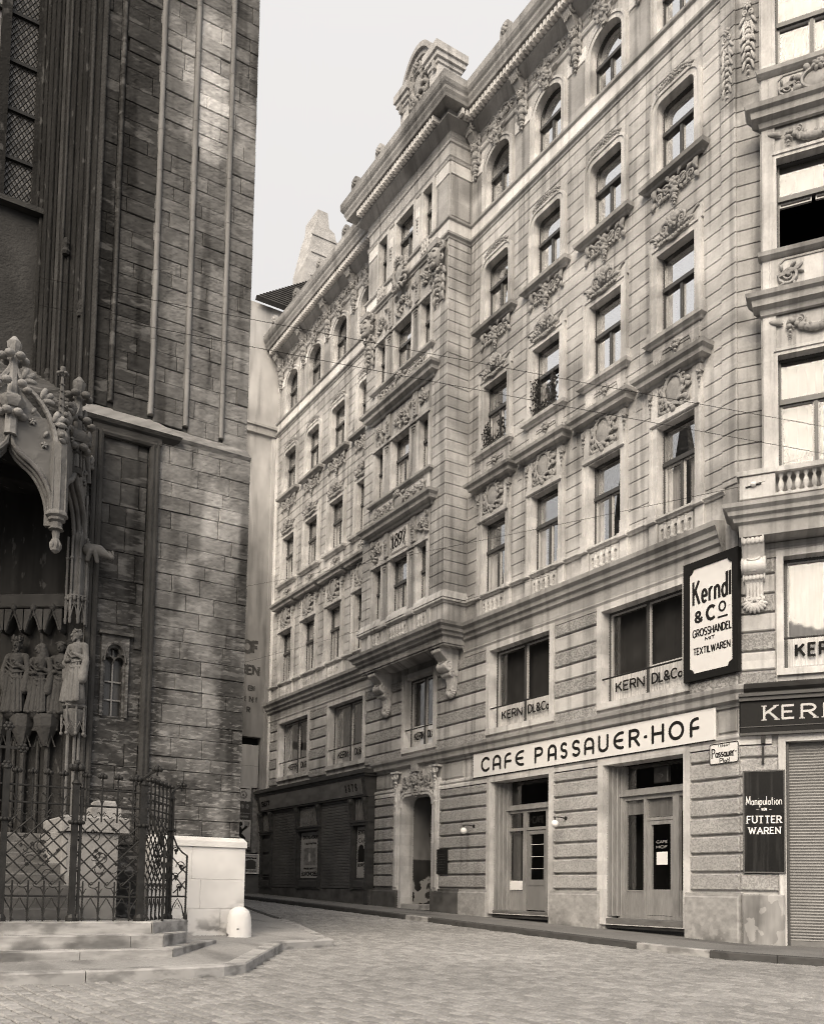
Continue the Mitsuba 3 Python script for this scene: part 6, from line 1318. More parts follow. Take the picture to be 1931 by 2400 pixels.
# hanging corner with its knob, and pinnacles over it
def pendant(x, y):
    q = MB(); q.lathe([(.02, 6.62), (.07, 6.66), (.085, 6.74), (.07, 6.82), (.05, 6.85), (.06, 6.92), (.06, 6.97), (.12, 6.99), (.09, 7.03), (.09, 7.10), (.13, 7.13), (.13, 7.17), (.17, 7.20), (.17, 7.24), (.14, 7.28)], 8, (y, 0, x))
    q.lathe([(.13, 7.26), (.14, 7.9), (.13, 8.35)], 8, (y, 0, x))
    for a in np.arange(0, 2 * PI, PI / 4): q.tube([(y + .135 * math.cos(a), 7.26, x + .135 * math.sin(a)), (y + .13 * math.cos(a), 8.1, x + .13 * math.sin(a))], .018, 5); leaf(q, y + .075 * math.cos(a), 6.68, 90, .12, .04, .075 * math.sin(a) + x, .02)
    add('pendant', q, M_CARVE, PC, FC, smooth=35)
def pinnacle(x, y, z0, z1, r, m=M_CARVE):
    q = MB(); h = z1 - z0
    q.lathe([(r, z0), (r, z0 + h * .30), (r * 1.25, z0 + h * .33), (r * .8, z0 + h * .40), (r * .25, z1 - h * .10), (r * .2, z1 - h * .07)], 6, (y, 0, x))
    for j in range(7):
        zz = z0 + h * (.40 + .07 * j); rr = r * (1.05 - .11 * j)
        for a in np.arange(0, 2 * PI, PI / 2): q.blob((y + rr * math.cos(a + .4), zz, x + rr * math.sin(a + .4)), (r * .24, r * .2, r * .24), 0)
    for a in np.arange(0, 2 * PI, PI / 3): q.blob((y + r * .75 * math.cos(a), z1 - h * .07, x + r * .75 * math.sin(a)), (r * .4, r * .33, r * .4), 1); q.tube([(y + r * math.cos(a), z0 + h * .1, x + r * math.sin(a)), (y + r * .95 * math.cos(a), z0 + h * .4, x + r * .95 * math.sin(a)), (y + r * .5 * math.cos(a), z0 + h * .5, x + r * .5 * math.sin(a))], r * .14, 4)
    q.lathe([(r * .3, z1 - h * .05), (r * .5, z1 - h * .03), (r * .45, z1 - h * .005), (r * .2, z1)], 8, (y, 0, x))
    add('pinnacle', q, m, PC, FC, smooth=40)
pendant(-2.22, -13.15); pendant(-2.22, -14.6)
pinnacle(-2.22, -13.15, 7.95, 9.62, .085); pinnacle(-2.22, -14.6, 7.95, 9.62, .10); pinnacle(-2.85, -12.80, 8.2, 9.2, .13, M_DSTONE); pinnacle(-3.45, -12.46, 7.3, 8.9, .07, M_DSTONE)
m = MB()
for dy in (-.03, .03): m.tube([(-12.50 + dy, 5.9, -3.34), (-12.50 + dy, 8.1, -3.34)], .022, 7)
add('canopy_shafts', m, M_CARVE, PC, FC, smooth=40)
# crouching gargoyle beside the canopy
m = MB(); bones = [((-12.42, 7.16, -3.30), .11), ((-12.28, 7.14, -3.18), .095), ((-12.17, 7.06, -3.10), .055), ((-12.10, 7.02, -3.05), .05)]
M_ = m3.Manifold()
for (a, ra), (b, rb) in zip(bones[:-1], bones[1:]): M_ = M_ + m3.Manifold.batch_hull([m3.Manifold.sphere(ra, 16).translate(a), m3.Manifold.sphere(rb, 16).translate(b)])
for a, b, r in (((-12.34, 7.1, -3.15), (-12.30, 6.96, -3.20), .045), ((-12.42, 7.12, -3.2), (-12.44, 6.98, -3.26), .05), ((-12.10, 7.08, -3.08), (-12.13, 7.13, -3.10), .018), ((-12.08, 7.07, -3.03), (-12.09, 7.12, -3.03), .018)): M_ = M_ + m3.Manifold.batch_hull([m3.Manifold.sphere(r, 12).translate(a), m3.Manifold.sphere(r * .8, 12).translate(b)])
m.mani(M_); add('gargoyle', m, M_CARVE, PC, FC, smooth=60)
# ------------------------------------------------------------------ statues of saints
def statue(name, fr, h, label, beard=False, crown=False, veil=False, mat_=M_DSTONE, hand=True, turn=0.0, seed=1):
    k = thing(name, label, 'statue', None); r = np.random.default_rng(seed); S = h / 1.75
    J = lambda x, z, d: (x * S, z * S, d * S)
    def hull(a, ra, b, rb): return m3.Manifold.batch_hull([m3.Manifold.sphere(ra * S, 18).translate(J(*a)), m3.Manifold.sphere(rb * S, 18).translate(J(*b))])
    M_ = hull((0, 1.30, 0), .17, (0, .95, .02), .15) + hull((-.19, 1.36, 0), .075, (.19, 1.36, 0), .075) + hull((0, 1.40, 0), .06, (0, 1.52, .02), .055)
    M_ += hull((0, .95, .02), .18, (-.03, .45, .03), .20) + hull((-.03, .45, .03), .20, (-.03, .10, .02), .25) + hull((.07, .75, .06), .13, (.10, .12, .06), .17)
    M_ += hull((-.22, 1.34, 0), .075, (-.30, 1.02, .04), .07) + hull((.22, 1.34, 0), .075, (.30, 1.02, .06), .07)
    M_ += hull((.30, 1.02, .06), .065, (.08, 1.14, .20), .045) + (hull((-.30, 1.02, .04), .065, (-.06, .98, .22), .045) if hand else hull((-.30, 1.02, .04), .06, (-.34, .72, .10), .04))
    M_ += hull((.30, .98, .06), .08, (.24, .55, .10), .11) + hull((-.28, .98, .08), .07, (-.22, .6, .08), .10)   # hanging sleeves and cloak
    for i in range(13):        # folds of the robe
        x = -.20 + .40 * i / 12; w = .018 + .012 * (i % 3)
        M_ += hull((x * .8 + r.uniform(-.02, .02), .95 - .1 * (i % 2), .12 + .04 * math.cos(x * 6)), w, (x * 1.25 + r.uniform(-.04, .04), .06, .20 + .04 * math.cos(x * 6)), w * 1.4)
    for i in range(4): M_ += hull((-.20, 1.22 - .10 * i, .12), .022, (.02, 1.06 - .12 * i, .21), .026) + hull((.02, 1.06 - .12 * i, .21), .026, (.22, 1.10 - .12 * i, .13), .020)
    for s_ in (-1, 1): M_ += hull((s_ * .10, .03, .12), .05, (s_ * .12, .03, .27), .035)
    t = M_.refine_to_length(.035 * S).to_mesh(); tm = trimesh.Trimesh(np.array(t.vert_properties[:, :3]), np.array(t.tri_verts), process=True)
    trimesh.smoothing.filter_taubin(tm, .5, .53, 3); m = MB().add(tm.vertices, tm.faces)
    add('body', m, mat_, k, fr, smooth=50)
    hd = m3.Manifold.sphere(1, 26).scale((.098 * S, .135 * S, .115 * S)).translate(J(0, 1.62, .03))
    hd += m3.Manifold.sphere(1, 16).scale((.075 * S, .07 * S, .08 * S)).translate(J(0, 1.54, .055))
    hd += hull((0, 1.64, .135), .014, (0, 1.585, .165), .022)                                                # nose
    for s_ in (-1, 1):
        hd += hull((s_ * .02, 1.665, .125), .016, (s_ * .07, 1.66, .105), .016); hd -= m3.Manifold.sphere(.017 * S, 10).translate(J(s_ * .042, 1.635, .148)); hd += m3.Manifold.sphere(.013 * S, 10).translate(J(s_ * .042, 1.635, .132)); hd += hull((s_ * .10, 1.63, .01), .02, (s_ * .10, 1.59, .01), .016)
    hd += hull((-.028, 1.548, .138), .012, (.028, 1.548, .138), .012) + hull((-.024, 1.533, .134), .012, (.024, 1.533, .134), .012)
    hair = m3.Manifold()
    if veil:
        hair += hull((0, 1.66, -.02), .125, (0, 1.40, -.06), .16) - m3.Manifold.sphere(1, 20).scale((.085 * S, .13 * S, .2 * S)).translate(J(0, 1.61, .13))
    else:
        for i in range(26):
            a = r.uniform(-2.9, -.25) if not crown else r.uniform(-2.8, -.35); z = r.uniform(1.55, 1.74); rr = .10 * math.sqrt(max(.1, 1 - ((z - 1.62) / .15) ** 2))
            hair += m3.Manifold.sphere(.033 * S, 8).translate(J(rr * math.cos(a), z, .02 + rr * math.sin(a)))
        for i in range(8): hair += m3.Manifold.sphere(.034 * S, 8).translate(J(-.09 + .18 * i / 7, 1.735 - .04 * abs(i - 3.5) / 3.5, .08))
    if beard:
        for i in range(16): hair += m3.Manifold.sphere(.028 * S, 8).translate(J(r.uniform(-.065, .065), r.uniform(1.40 if crown else 1.46, 1.53), .11 + r.uniform(-.02, .02)))
    if turn:
        rot = lambda q: q.translate((0, -1.6 * S, 0)).rotate((0, turn, 0)).translate((0, 1.6 * S, 0)); hd, hair = rot(hd), rot(hair)
    add('head', MB().mani(hd), mat_, k, fr, smooth=50)
    if not hair.is_empty(): add('veil' if veil else 'hair', MB().mani(hair), mat_, k, fr, smooth=50)
    m = MB()
    for wr, dr_ in (((.08, 1.14, .20), (-.5, .6, .55)),) + ((((-.06, .98, .22), (.7, .1, .5)),) if hand else (((-.34, .72, .10), (-.1, -.9, .2)),)):
        wv = np.array(J(*wr)); d_ = np.array(dr_) / np.linalg.norm(dr_); o = np.cross(d_, [0, 0, 1]); o /= np.linalg.norm(o)
        m.blob(wv + d_ * .045 * S, (.036 * S,) * 3, 1)
        for j in range(4): b = wv + d_ * .06 * S + o * (j - 1.5) * .018 * S; L_ = (.07, .08, .078, .06)[j] * S; m.tube([b, b + d_ * L_ * .55, b + d_ * L_ * .9 + np.array([0, -.012, .012]) * S], [.0105 * S, .010 * S, .008 * S], 6)
        b = wv + d_ * .03 * S - o * .035 * S; m.tube([b, b + (d_ * .6 - o * .8) * .05 * S], [.012 * S, .009 * S], 6)
    add('hand', m, mat_, k, fr, smooth=50, kind='stuff')
    if crown:
        m = MB()
        for i in range(10): a = i * PI / 5; m.box(.105 * S * math.cos(a) - .02 * S, .105 * S * math.cos(a) + .02 * S, 1.72 * S, (1.80 + .03 * (i % 2)) * S, .03 * S + .105 * S * math.sin(a) - .02 * S, .03 * S + .105 * S * math.sin(a) + .02 * S)
        m.lathe([(.11 * S, 1.70 * S), (.118 * S, 1.74 * S), (.09 * S, 1.80 * S), (.02 * S, 1.82 * S)], 12, (0, 0, .03 * S)); add('crown', m, mat_, k, fr)
    return k
statue('statue', FJ.at(-.74, 4.32, .20), 1.28, 'dark stone statue of a crowned bearded king, leftmost of the group in the porch', True, True, hand=False, seed=3)
statue('statue', FJ.at(-.33, 4.32, .19), 1.20, 'dark stone statue of a veiled woman between the king and the apostle', veil=True, turn=-30, seed=4)
statue('statue', FJ.at(-.02, 4.32, .10), 1.26, 'dark stone statue half hidden behind the paler bearded saint', seed=5)
statue('statue', Frame((-3.30, -12.53), (.80, .60)).at(0, 4.50, 0), 1.27, 'paler stone statue of a bearded saint on the outer console of the porch', True, False, mat_=M_CARVE, turn=-25, seed=6)
m = MB(); m.box(.05, .17, 1.0 * .72, 1.2 * .72, .14, .19); 

# ------------------------------------------------------------------ steps and stairs of the porch
def slab(name, poly, z0, z1, m, parent=None, c=.012, kind=None):
    """A stone lying in the plan: poly (x, y), its upper edge softened."""
    p = Polygon(poly) if not isinstance(poly, Polygon) else poly
    a = m3.CrossSection(contours(p), m3.FillRule.EvenOdd).extrude(z1 - z0 - c).translate((0, 0, z0)); b = m3.CrossSection(contours(p.buffer(-c, join_style='mitre')), m3.FillRule.EvenOdd).extrude(.001).translate((0, 0, z1 - .001))
    q = m3.Manifold.batch_hull([a.trim_by_plane((0, 0, 1), z1 - c - .001), b]) if p.convex_hull.area - p.area < 1e-3 else m3.CrossSection(contours(p.buffer(-c * .4, join_style='mitre')), m3.FillRule.EvenOdd).extrude(c).translate((0, 0, z1 - c))
    t = (a + q).to_mesh(); return add(name, (np.array(t.vert_properties[:, :3], float), np.array(t.tri_verts)), m, parent, kind=kind)
tag(slab('steps', [(-3.4, -16.5), (-.7, -16.5), (-.7, -11.4), (-3.4, -11.4)], .4, .64, M_STEP), kind='structure')
for front, zt, z0, m, cuts_, end in (([(.57, -16.5), (.27, -11.87)], .665, .40, M_STEP, (-15.3, -14.2, -13.1), (-1.75, -10.52)), ([(.06, -16.5), (-.08, -11.90)], .835, .55, M_STEP, (-14.9, -12.35), (-.98, -11.27)), ([(-.42, -16.5), (-.42, -11.97)], 1.0, .75, M_STEP, (-14.0,), None)):
    (xa, ya), (xb, yb) = front; fx = lambda y: xa + (xb - xa) * (y - ya) / (yb - ya); ys = [ya, *cuts_, yb]
    for a, b in zip(ys[:-1], ys[1:]): slab('stone', [(fx(a + .004), a + .004), (fx(b - .004), b - .004), (-1.0 if zt < .9 else -1.0, b - .004), (-1.0, a + .004)], z0, zt, m, 'steps', .015)
    if end: slab('stone', [(fx(yb), yb + .005), end, (end[0] - .25, end[1] - .28 if zt < .7 else end[1] - .1), (-1.02 if zt > .7 else -.98, yb + .005)], z0, zt, M_STEP, 'steps', .015)
slab('stone', [(-.40, -11.96), (-1.40, -11.12), (-1.75, -11.3), (-1.02, -11.96)], .75, 1.005, M_KERBL, 'steps', .02)
st = tag('stairs', kind='structure')
slab('stairs', [(-3.5, -16.5), (-1.0, -16.5), (-1.0, -11.9), (-3.5, -11.9)], .5, .99, M_STEPD); tag('stairs', kind='structure')
for i in range(8): x1 = -1.0 - .32 * i; slab('step', [(x1 - 2.6, -16.5), (x1, -16.5), (x1, -12.86), (x1 - 2.6, -12.86)], 1.0 + .165 * i - .02, 1.0 + .165 * (i + 1), M_STEPD, 'stairs', .02)
for x0, x1, y0, y1, zt in ((-3.5, -1.90, -12.86, -12.10, 2.30), (-3.5, -2.30, -13.02, -12.86, 2.30)): slab('cheek_stone', [(x0, y0), (x1, y0), (x1, y1), (x0, y1)], .9, zt, M_CHEEK, 'stairs', .015)
slab('cheek_stone', [(-3.5, -12.92), (-1.84, -12.92), (-1.84, -11.95), (-3.5, -11.95)], 2.31, 2.55, M_CHEEK, 'stairs', .03)
slab('cheek_stone', [(-2.7, -12.42), (-2.25, -12.42), (-2.25, -11.98), (-2.7, -11.98)], 2.55, 2.74, M_CHEEK, 'stairs', .03); slab('cheek_stone', [(-2.66, -12.36), (-2.29, -12.36), (-2.29, -12.02), (-2.66, -12.02)], 2.74, 2.84, M_CHEEK, 'stairs', .03)

# ------------------------------------------------------------------ wrought-iron railing in front of the porch
RA = thing('iron_railing', 'black wrought-iron railing with lattice panels and flower finials in front of the church porch', 'railing')
XF = -.60
def bars(name, fr, segs, r=.011, smooth=False):
    m = MB()
    for s_ in segs: m.tube(s_, r, 6)
    return add(name, m, M_IRON, RA, fr)
def finial(m, u, z, d=0, s=1.0):
    for a in np.arange(0, 2 * PI, PI / 3): m.blob((u + .045 * s * math.cos(a), z + .02, d + .045 * s * math.sin(a)), (.024 * s, .03 * s, .024 * s), 1)
    m.blob((u, z + .05 * s, d), (.028 * s,) * 3, 1); m.blob((u, z - .04 * s, d), (.016, .03, .016), 1)
def lattice_panel(fr, w, z0=1.50, z1=2.43, rail=(1.34, 2.60, 2.83), tall=True, wave=True, nbar=4):
    for z in rail: add('rail', MB().tube([(0, z, 0), (w, z, 0)], .014, 6), M_IRON, RA, fr)
    st_ = w / nbar
    for i in range(nbar):
        u = st_ * (i + .5); m = MB().tube([(u, z1 - .05, .01), (u, 3.0 - .04 * i * 0, .01)], .012, 6); finial(m, u, 3.0)
        for s_ in (-1, 1):
            m.tube([(u, 2.62, .012), (u + s_ * .03, 2.70, .012), (u + s_ * .06, 2.73, .012)], .008, 5); m.blob((u + s_ * .06, 2.735, .012), (.018, .016, .014), 0)
            m.tube([(u, 2.46, .012), (u + s_ * .04, 2.52, .012), (u + s_ * .06, 2.50, .012)], .008, 5)
        p = [(u + .03 + .12 * t, 2.46 + .025 * math.sin(t * 2 * PI), .012) for t in np.linspace(0, 1, 9)]; m.tube(p, .007, 5)
        add('upright', m, M_IRON, RA, fr)
        m = MB().tube([(u, 1.0, .01), (u, z0 + .05, .01)], .012, 6)
        for s_ in (-1, 1): m.tube([(u, 1.05, .012), (u + s_ * .02, 1.18, .012), (u + s_ * .07, 1.26, .012), (u + s_ * st_ * .48, 1.32, .012)], .008, 5); m.tube([(u, 1.36, .012), (u + s_ * .03, 1.43, .012), (u + s_ * .05, 1.45, .012)], .007, 4)
        m.tube([(u + .07 * math.cos(t) - .07, 1.50 - .045 * math.sin(t), .012) for t in np.linspace(0, PI * 1.4, 8)], .007, 5); m.tube([(u, 1.06, .012), (u + .03, 1.02, .03)], .015, 5)
        add('lower_bar', m, M_IRON, RA, fr)
    k = st_; n = int(w / k) + 8; box_ = rect(.01, w - .01, z0, z1)
    for i in range(-8, n + 8):
        for sg in (1, -1):
            p = LineString([(k * i, z0), (k * i + sg * 1.1, z0 + 1.1 * (1.0 if sg > 0 else 1.0))]).intersection(box_)
            if p.geom_type == 'LineString' and p.length > .06: add('lattice_bar', MB().tube([(a, b, .010 * sg) for a, b in p.coords], .011, 5), M_IRON, RA, fr)
    m = MB(); r = np.random.default_rng(int(w * 100))
    for i in range(int(nbar * 3)):
        u, z = r.uniform(.1, w - .1), r.uniform(z0 + .12, z1 - .12); a0 = r.uniform(0, 6)
        m.tube([(u + .07 * math.cos(a0 + t), z + .07 * math.sin(a0 + t), .02) for t in np.linspace(0, 3.6, 12)], .0065, 5); e = (u + .07 * math.cos(a0 + 3.6), z + .07 * math.sin(a0 + 3.6))
        for j in range(4): m.blob((e[0] + .018 * math.cos(j * 1.57), e[1] + .018 * math.sin(j * 1.57), .022), (.014,) * 3, 0)
    for i in range(-8, n + 8):
        for j in range(6):
            u, z = k * (i + .5 * (j % 2)), z0 + k * .5 * j
            if .02 < u < w - .02 and z < z1: m.blob((u, z, .014), (.013, .013, .012), 0)
    add('tendrils', m, M_IRON, RA, fr, kind='stuff')
def post(fr, u, h, r=.03, d=0, big=False):
    m = MB().box(u - r, u + r, 1.0, h, d - r, d + r); m.lathe([(r * 1.9, 1.0), (r * 1.9, 1.05), (r * 1.2, 1.1)], 8, (u, 0, d)); m.lathe([(r * 1.3, h - .02), (r * 1.7, h), (r * .8, h + .05)], 8, (u, 0, d))
    for z in (2.36,): 
        for a in np.arange(0, 2 * PI, PI / 4): m.blob((u + r * 1.7 * math.cos(a), z, d + r * 1.7 * math.sin(a)), (.028,) * 3, 1)
    return m
LP = FC.at(-13.06 - .86, 0, XF)
lattice_panel(FC.at(-13.90, 0, XF), .80); lattice_panel(FC.at(-13.0, 0, XF), .86); lattice_panel(FC.at(-15.0, 0, XF), 1.02, nbar=5)
fr = FC.at(0, 0, XF)
m = post(fr, -13.93, 3.05, .038); m.box(-13.955, -13.905, 3.0, 3.55, -.02, .02).box(-14.12, -13.74, 3.30, 3.335, -.016, .016)
for u, z in ((-13.93, 3.60), (-13.74, 3.32), (-14.12, 3.32), (-13.93, 3.08)):
    for a in np.arange(0, 2 * PI, PI / 3): m.blob((u + .045 * math.cos(a), z + .045 * math.sin(a), .01), (.028, .028, .02), 1)
    m.blob((u, z, .02), (.03,) * 3, 1)
add('post', m, M_IRON, RA, fr, label='tall railing post topped by a flowered cross')
m = post(fr, -13.03, 2.9, .040); finial(m, -13.03, 3.10, 0, 1.7); m.tube([(-13.03, 2.9, 0), (-13.03, 3.1, 0)], .02, 6)
add('post', m, M_IRON, RA, fr)
m = post(fr, -12.95, 2.85, .018); add('post', m, M_IRON, RA, fr)
FRt = Frame((-.50, -12.06), (-.86, .61)); rw = math.hypot(.86, .61)
lattice_panel(FRt, rw, tall=True, nbar=6)
m = post(fr, -12.10, 2.95, .045); finial(m, -12.20, 3.0, 0, 1.2); m.tube([(-12.10, 2.9, .0), (-12.10, 3.05, .02), (-12.02, 3.12, .05), (-11.95, 3.16, .06)], .022, 6); finial(m, -11.93, 3.16, .06, 1.2)
add('post', m, M_IRON, RA, fr, label='thick corner post of the railing with a curled flower')
m = post(FRt, rw, 2.85, .038); m.tube([(rw, 2.9, 0), (rw + .05, 3.0, .03), (rw + .12, 3.04, .06), (rw + .2, 3.06, .08)], .018, 6); finial(m, rw + .22, 3.06, .08, 1.2); add('post', m, M_IRON, RA, FRt)
q = [(-.36 + 0, 1.0, .10), (.0, 1.9, .10)]
add('stay', MB().tube([(.32, 1.0, .16), (.32, 2.05, .16), (.26, 2.10, .15), (.12, 2.28, .10), (.04, 2.55, .03), (.02, 2.62, 0)], .020, 6), M_IRON, RA, FRt)
fw = FC.at(-11.44, 0, -1.36); ww = .26
add('wing_frame', MB().tube([(0, 1.35, 0), (ww, 1.35, 0)], .013, 6).tube([(ww, 1.0, 0), (ww, 1.98, 0)], .016, 6).tube([(0, 2.42, 0), (.03, 2.28, 0), (.10, 2.12, 0), (.18, 2.03, 0), (ww, 1.98, 0), (ww + .01, 1.95, 0)], .013, 6).lathe([(.035, 1.0), (.035, 1.06), (.02, 1.12)], 8, (ww, 0, 0)), M_IRON, RA, fw)
m = MB()
for cx, cz, r_ in ((.08, 2.06, .05), (.17, 1.82, .08), (.09, 1.66, .06), (.16, 1.50, .05)): m.tube(np.column_stack([spiral(cx, cz, r_, 1.4, 200, -1, 16), np.full(16, .0)]), .008, 5); finial(m, cx, cz - .02, .01, .5)
for a, b in (((.0, 1.98), (.26, 1.70)), ((.0, 1.75), (.26, 1.45)), ((.0, 1.55), (.26, 1.83)), ((.06, 1.40), (.26, 1.60))): m.tube([(*a, 0), (*b, 0)], .010, 5)
m.tube([(.02, 1.02, 0), (.06, 1.2, 0), (.13, 1.32, 0), (.20, 1.2, 0), (.24, 1.02, 0)], .010, 5); m.tube([(.09, 1.18, 0), (.13, 1.26, 0), (.17, 1.18, 0)], .007, 5); m.tube([(.13, 1.35, 0), (.13, 1.50, 0)], .01, 5)
add('wing_scrolls', m, M_IRON, RA, fw)

# ------------------------------------------------------------------ guard stone at the church corner
m = MB().lathe([(.23, .40), (.22, .75), (.205, .98), (.17, 1.09), (.09, 1.15), (.02, 1.165)], 20)
k = thing('guard_stone', 'white round-topped guard stone at the corner of the church plinth', 'guard stone'); add('stone', m, mat('whitewash', lambda p: .82 * (.88 + .16 * fbm(p.y * 8, p.z * 8, p.x * 8, 2)) * (1 - .8 * sstep(.66, .70, fbm(p.y * 9 + 4, p.z * 9, p.x * 9, 2)) * sstep(.95, .8, p.z)), bump=pits, bscale=.008), k, FC.at(-9.66, 0, -2.98), smooth=40)

# ------------------------------------------------------------------ ground, road, pavements
def zr(x, y=0): return .43 - .0284 * np.clip(x, -60, 60)
gx = np.concatenate([[-1500, -400, -120], np.linspace(-60, 60, 25), [120, 400, 1500]]); gy = np.concatenate([[-1500, -300, -60], np.linspace(-40, 20, 13), [60, 300, 1500]])
X, Y = np.meshgrid(gx, gy, indexing='ij'); v = np.column_stack([X.ravel(), Y.ravel(), zr(X.ravel()) - .05]); n = len(gy)
i, j = np.meshgrid(np.arange(len(gx) - 1), np.arange(n - 1), indexing='ij'); q = np.stack([i * n + j, (i + 1) * n + j, (i + 1) * n + j + 1, i * n + j + 1], -1).reshape(-1, 4)
add('ground', (v, np.vstack([q[:, [0, 1, 2]], q[:, [0, 2, 3]]])), M_JOINT, kind='structure')
def sheet(name, poly, h, m, parent=None, kind=None, thick=.2, cell=1.2, cuts=None):
    """A sloping sheet that follows the street."""
    mf = m3.CrossSection(contours(poly), m3.FillRule.EvenOdd).extrude(thick).refine_to_length(cell).to_mesh(); v = np.array(mf.vert_properties[:, :3], float); v[:, 2] += zr(v[:, 0]) + h - thick
    return add(name, (v, np.array(mf.tri_verts)), m, parent, kind=kind)
cb, sb = math.cos(TH), math.sin(TH)
KA = [(-30, -1.95), (-22, -1.98), (-12, -2.12), (-4.5, -2.30), (.05, -2.46), (1.6, -2.28), (2.6, -1.70), (6.5, 1.0)]
tag(sheet('pavement', Polygon(KA + [(6.5, 5), (3, 3.5), (0, .3), (-30, .3)]).buffer(-.16, join_style='mitre').union(Polygon([(-30, -1.7), (-1, -2.1), (-1, .3), (-30, .3)])), .125, M_PAVE), kind='structure')
# kerb stones, one by one
def along(path, s_):
    p = np.array(path); d = np.r_[0, np.cumsum(np.hypot(*np.diff(p, axis=0).T))]; return np.array([np.interp(s_, d, p[:, 0]), np.interp(s_, d, p[:, 1])]), d[-1]
def kerb(holder, path, wdt, lens, mats, h=.128, inner=1):
    _, L_ = along(path, 0); s0, i = 0.0, 0
    while s0 < L_ - .05:
        l = lens(i); s1 = min(L_, s0 + l); ss = np.linspace(s0 + .006, s1 - .006, max(2, int((s1 - s0) / .4) + 1)); P = np.array([along(path, t)[0] for t in ss]); tt = np.gradient(P, axis=0) if len(P) > 1 else None; tt /= np.linalg.norm(tt, axis=1, keepdims=True); nn = np.stack([-tt[:, 1], tt[:, 0]], 1) * inner
        rows_ = [(0, -.2), (0, h - .02), (.018, h), (wdt, h), (wdt, -.2)]; v, f = [], []
        for a, b in zip(P, nn):
            for o, z in rows_: q = a + b * o; v.append([q[0], q[1], zr(q[0]) + z])
        for a in range(len(P) - 1):
            for b in range(4): k0, k1 = a * 5 + b, (a + 1) * 5 + b; f += [[k0, k1, k1 + 1], [k0, k1 + 1, k0 + 1]]
        e = (len(P) - 1) * 5; f += [[0, 1, 2], [0, 2, 3], [0, 3, 4], [e, e + 2, e + 1], [e, e + 3, e + 2], [e, e + 4, e + 3]]
        mid = P[len(P) // 2]; add('kerbstone', (np.array(v), np.array(f)), mats(mid, i), holder); s0 = s1; i += 1
tag('kerb', kind='structure')
kerb('kerb', KA, .17, lambda i: (1.4, 1.1, 1.7, 1.2)[i % 4], lambda p, i: M_KERBL if (.1 < p[0] < 1.75) or (-9.9 < p[0] < -8.0) else M_KERB)
KC = [(1.75, -18.5), (1.66, -14.23), (1.50, -11.70), (1.22, -11.20), (-1.75, -9.36), (-2.10, -8.22)]
KC2 = [(-2.10, -8.22), (-6.1, -7.05), (-12.8, -5.44), (-17.3, -4.3), (-26, -2.6)]
tag(sheet('church_pavement', Polygon(KC + KC2[1:] + [(-26, -9), (-3.6, -9.4), (-3.6, -18.5)]).buffer(-.16, join_style='mitre').buffer(0), .122, M_PAVEL), kind='structure')
kerb('kerb', KC, .24, lambda i: (2.2, 1.3, 1.7)[i % 3], lambda p, i: M_KERBL, .128, 1)
kerb('kerb', KC2, .2, lambda i: 1.5, lambda p, i: M_KERB if p[0] < -8 else M_KERBL, .126, 1)
# granite setts: rows across the road, the nearest three hundred as single stones
tag('road', kind='structure')
road_poly = Polygon([(x, y - .01) for x, y in KA[:]] + [(9, 2.4), (14, -6), (9.5, -16.5), (2.2, -18.5)] + [(x + .02, y + .02) for x, y in (KC + KC2[1:])][1:]).buffer(0)
sheet('road', road_poly.buffer(.1), -.028, M_JOINT)
rs = np.random.default_rng(11); ang = math.radians(4.0); ca, sa = math.cos(ang), math.sin(ang)
eye2 = EYE[:2]; setts = []
from shapely import prepared
pr = prepared.prep(road_poly); near_curve = lambda y: 0.0
v_ = -24.0; row = 0
cw, rl = .165, .185
while v_ < 8.0:
    u_ = -30.0 + rs.uniform(0, rl)
    while u_ < 16.0:
        l = rl * rs.uniform(.8, 1.25); cx, cy = u_ + l / 2, v_ + cw / 2
        bow = .10 * math.sin(cx * .35) + .05 * math.sin(cx * 1.1 + row * .05)
        wx, wy = cx * ca - (cy + bow) * sa, cx * sa + (cy + bow) * ca
        dx, dy = wx - eye2[0], wy - eye2[1]
        if dx < 0 and math.hypot(dx, dy) > 5.5 and pr.contains(Point(wx, wy)): setts.append((math.hypot(dx, dy), wx, wy, l, cw))
        u_ += l
    v_ += cw; row += 1
FOV = []
for t in setts:
    d3 = np.array([t[1] - EYE[0], t[2] - EYE[1], zr(t[1]) - EYE[2]]); w_ = d3 @ FW; R3 = np.cross(FW, UP)
    px = .5 + (d3 @ R3) / w_ * 2197.29 / 1931; py = (1941.5 - (d3 @ UP) / w_ * 2197.29) / 2400
    FOV.append(-.06 < px < 1.06 and py < 1.05)
inside = [t for t, o in zip(setts, FOV) if o]; inside.sort(key=lambda t: t[0]); outside = [t for t, o in zip(setts, FOV) if not o and t[0] < 22]
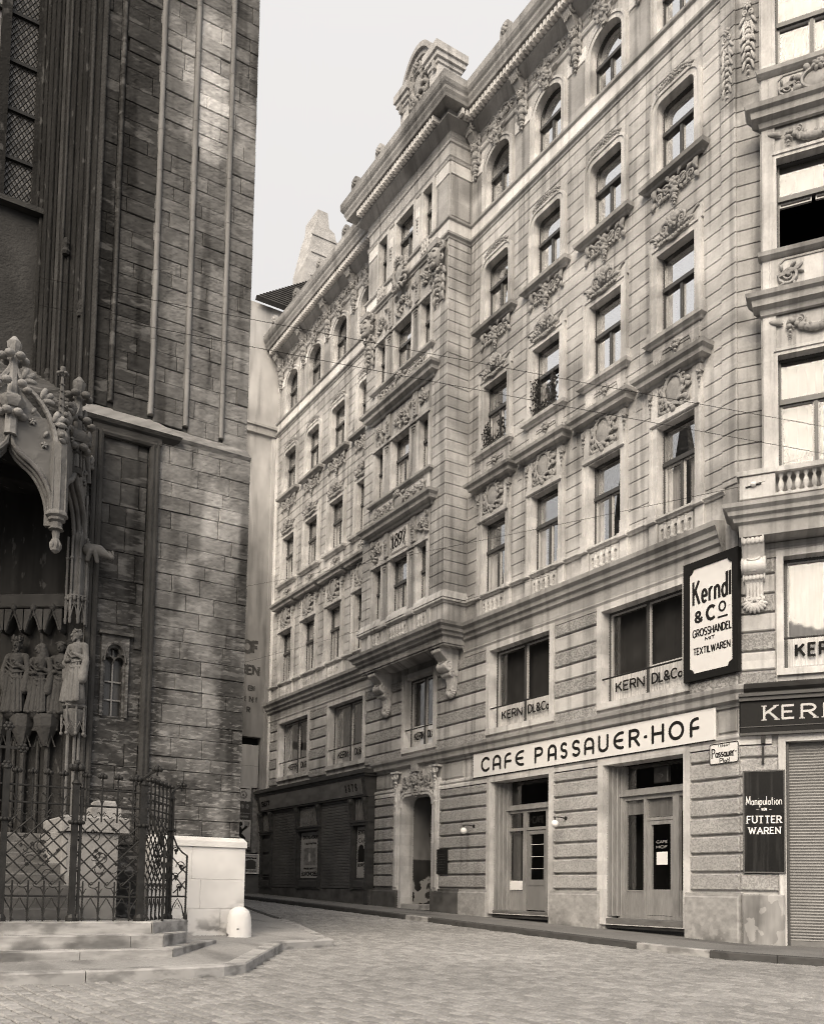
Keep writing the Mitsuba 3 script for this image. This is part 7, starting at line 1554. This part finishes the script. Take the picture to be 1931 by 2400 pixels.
def sett(mb, t):
    _, x, y, l, w = t; z = zr(x); g = .009; a = rs.uniform(-.05, .05) + ang; c, s_ = math.cos(a), math.sin(a); hl, hw = l / 2 - g, w / 2 - g; top = rs.uniform(-.004, .003); tx, ty = rs.uniform(-.010, .010, 2)
    v = []
    for k, zz in ((1.0, -.06), (1.0, top - .016), (.80, top)):
        for sx, sy in ((-1, -1), (1, -1), (1, 1), (-1, 1)):
            px, py = sx * hl * (k if k == 1 else 1 - .018 / hl) , sy * hw * (k if k == 1 else 1 - .018 / hw)
            v.append([x + px * c - py * s_, y + px * s_ + py * c, z - .0284 * (px * c) + zz + (tx * px + ty * py if zz > -.05 else 0)])
    f = [[8, 9, 10], [8, 10, 11]]
    for b in (0, 4):
        for k in range(4): n_ = (k + 1) % 4; f += [[b + k, b + n_, b + 4 + n_], [b + k, b + 4 + n_, b + 4 + k]]
    mb.add(v, f)
for t in inside[:300]:
    m = MB(); sett(m, t); add('sett', m.arr(), M_SETT[rs.integers(4)], 'road')
for q in range(4):
    m = MB()
    for t in inside[300 + q::4] + outside[q::4]: sett(m, t)
    key = add('distant_setts', m.arr(), M_SETT[q], 'road', kind='stuff')

# ------------------------------------------------------------------ overhead wires
for a, b, sag, lab in (((-4.2, -13.27, 12.17), (2.03, .77, 10.70), .04, 'thin overhead wire from the church to the corner balcony, the upper of two'), ((-4.2, -13.25, 11.67), (2.03, .76, 10.15), .04, 'thin overhead wire from the church to the corner balcony, the lower of two'),
                       ((-24.8, -1.57, 14.37), (.98, -.42, 9.77), .05, 'thin overhead wire from the end wall to the balcony pier'), ((-24.8, -1.47, 11.07), (-5.84, -.25, 9.82), .05, 'thin overhead wire from the end wall along the first-floor cornice')):
    k = thing('overhead_wire', lab, 'wire'); a, b = np.array(a), np.array(b)
    p = [a + (b - a) * t - np.array([0, 0, sag * 4 * t * (1 - t)]) for t in np.linspace(0, 1, 14)]; m = MB().tube(p, .0055, 4)
    add('wire', m.arr(), M_INKM, k)
k = thing('wire_insulator', 'pale round insulator on the balcony pier where a wire ends', 'insulator')
add('knob', MB().blob((.35, 9.80, .79), (.06, .05, .06), 1), M_LET, k, FB); add('bar', MB().tube([(.20, 9.76, .77), (.50, 9.80, .77)], .014, 5), M_IRON, k, FB)
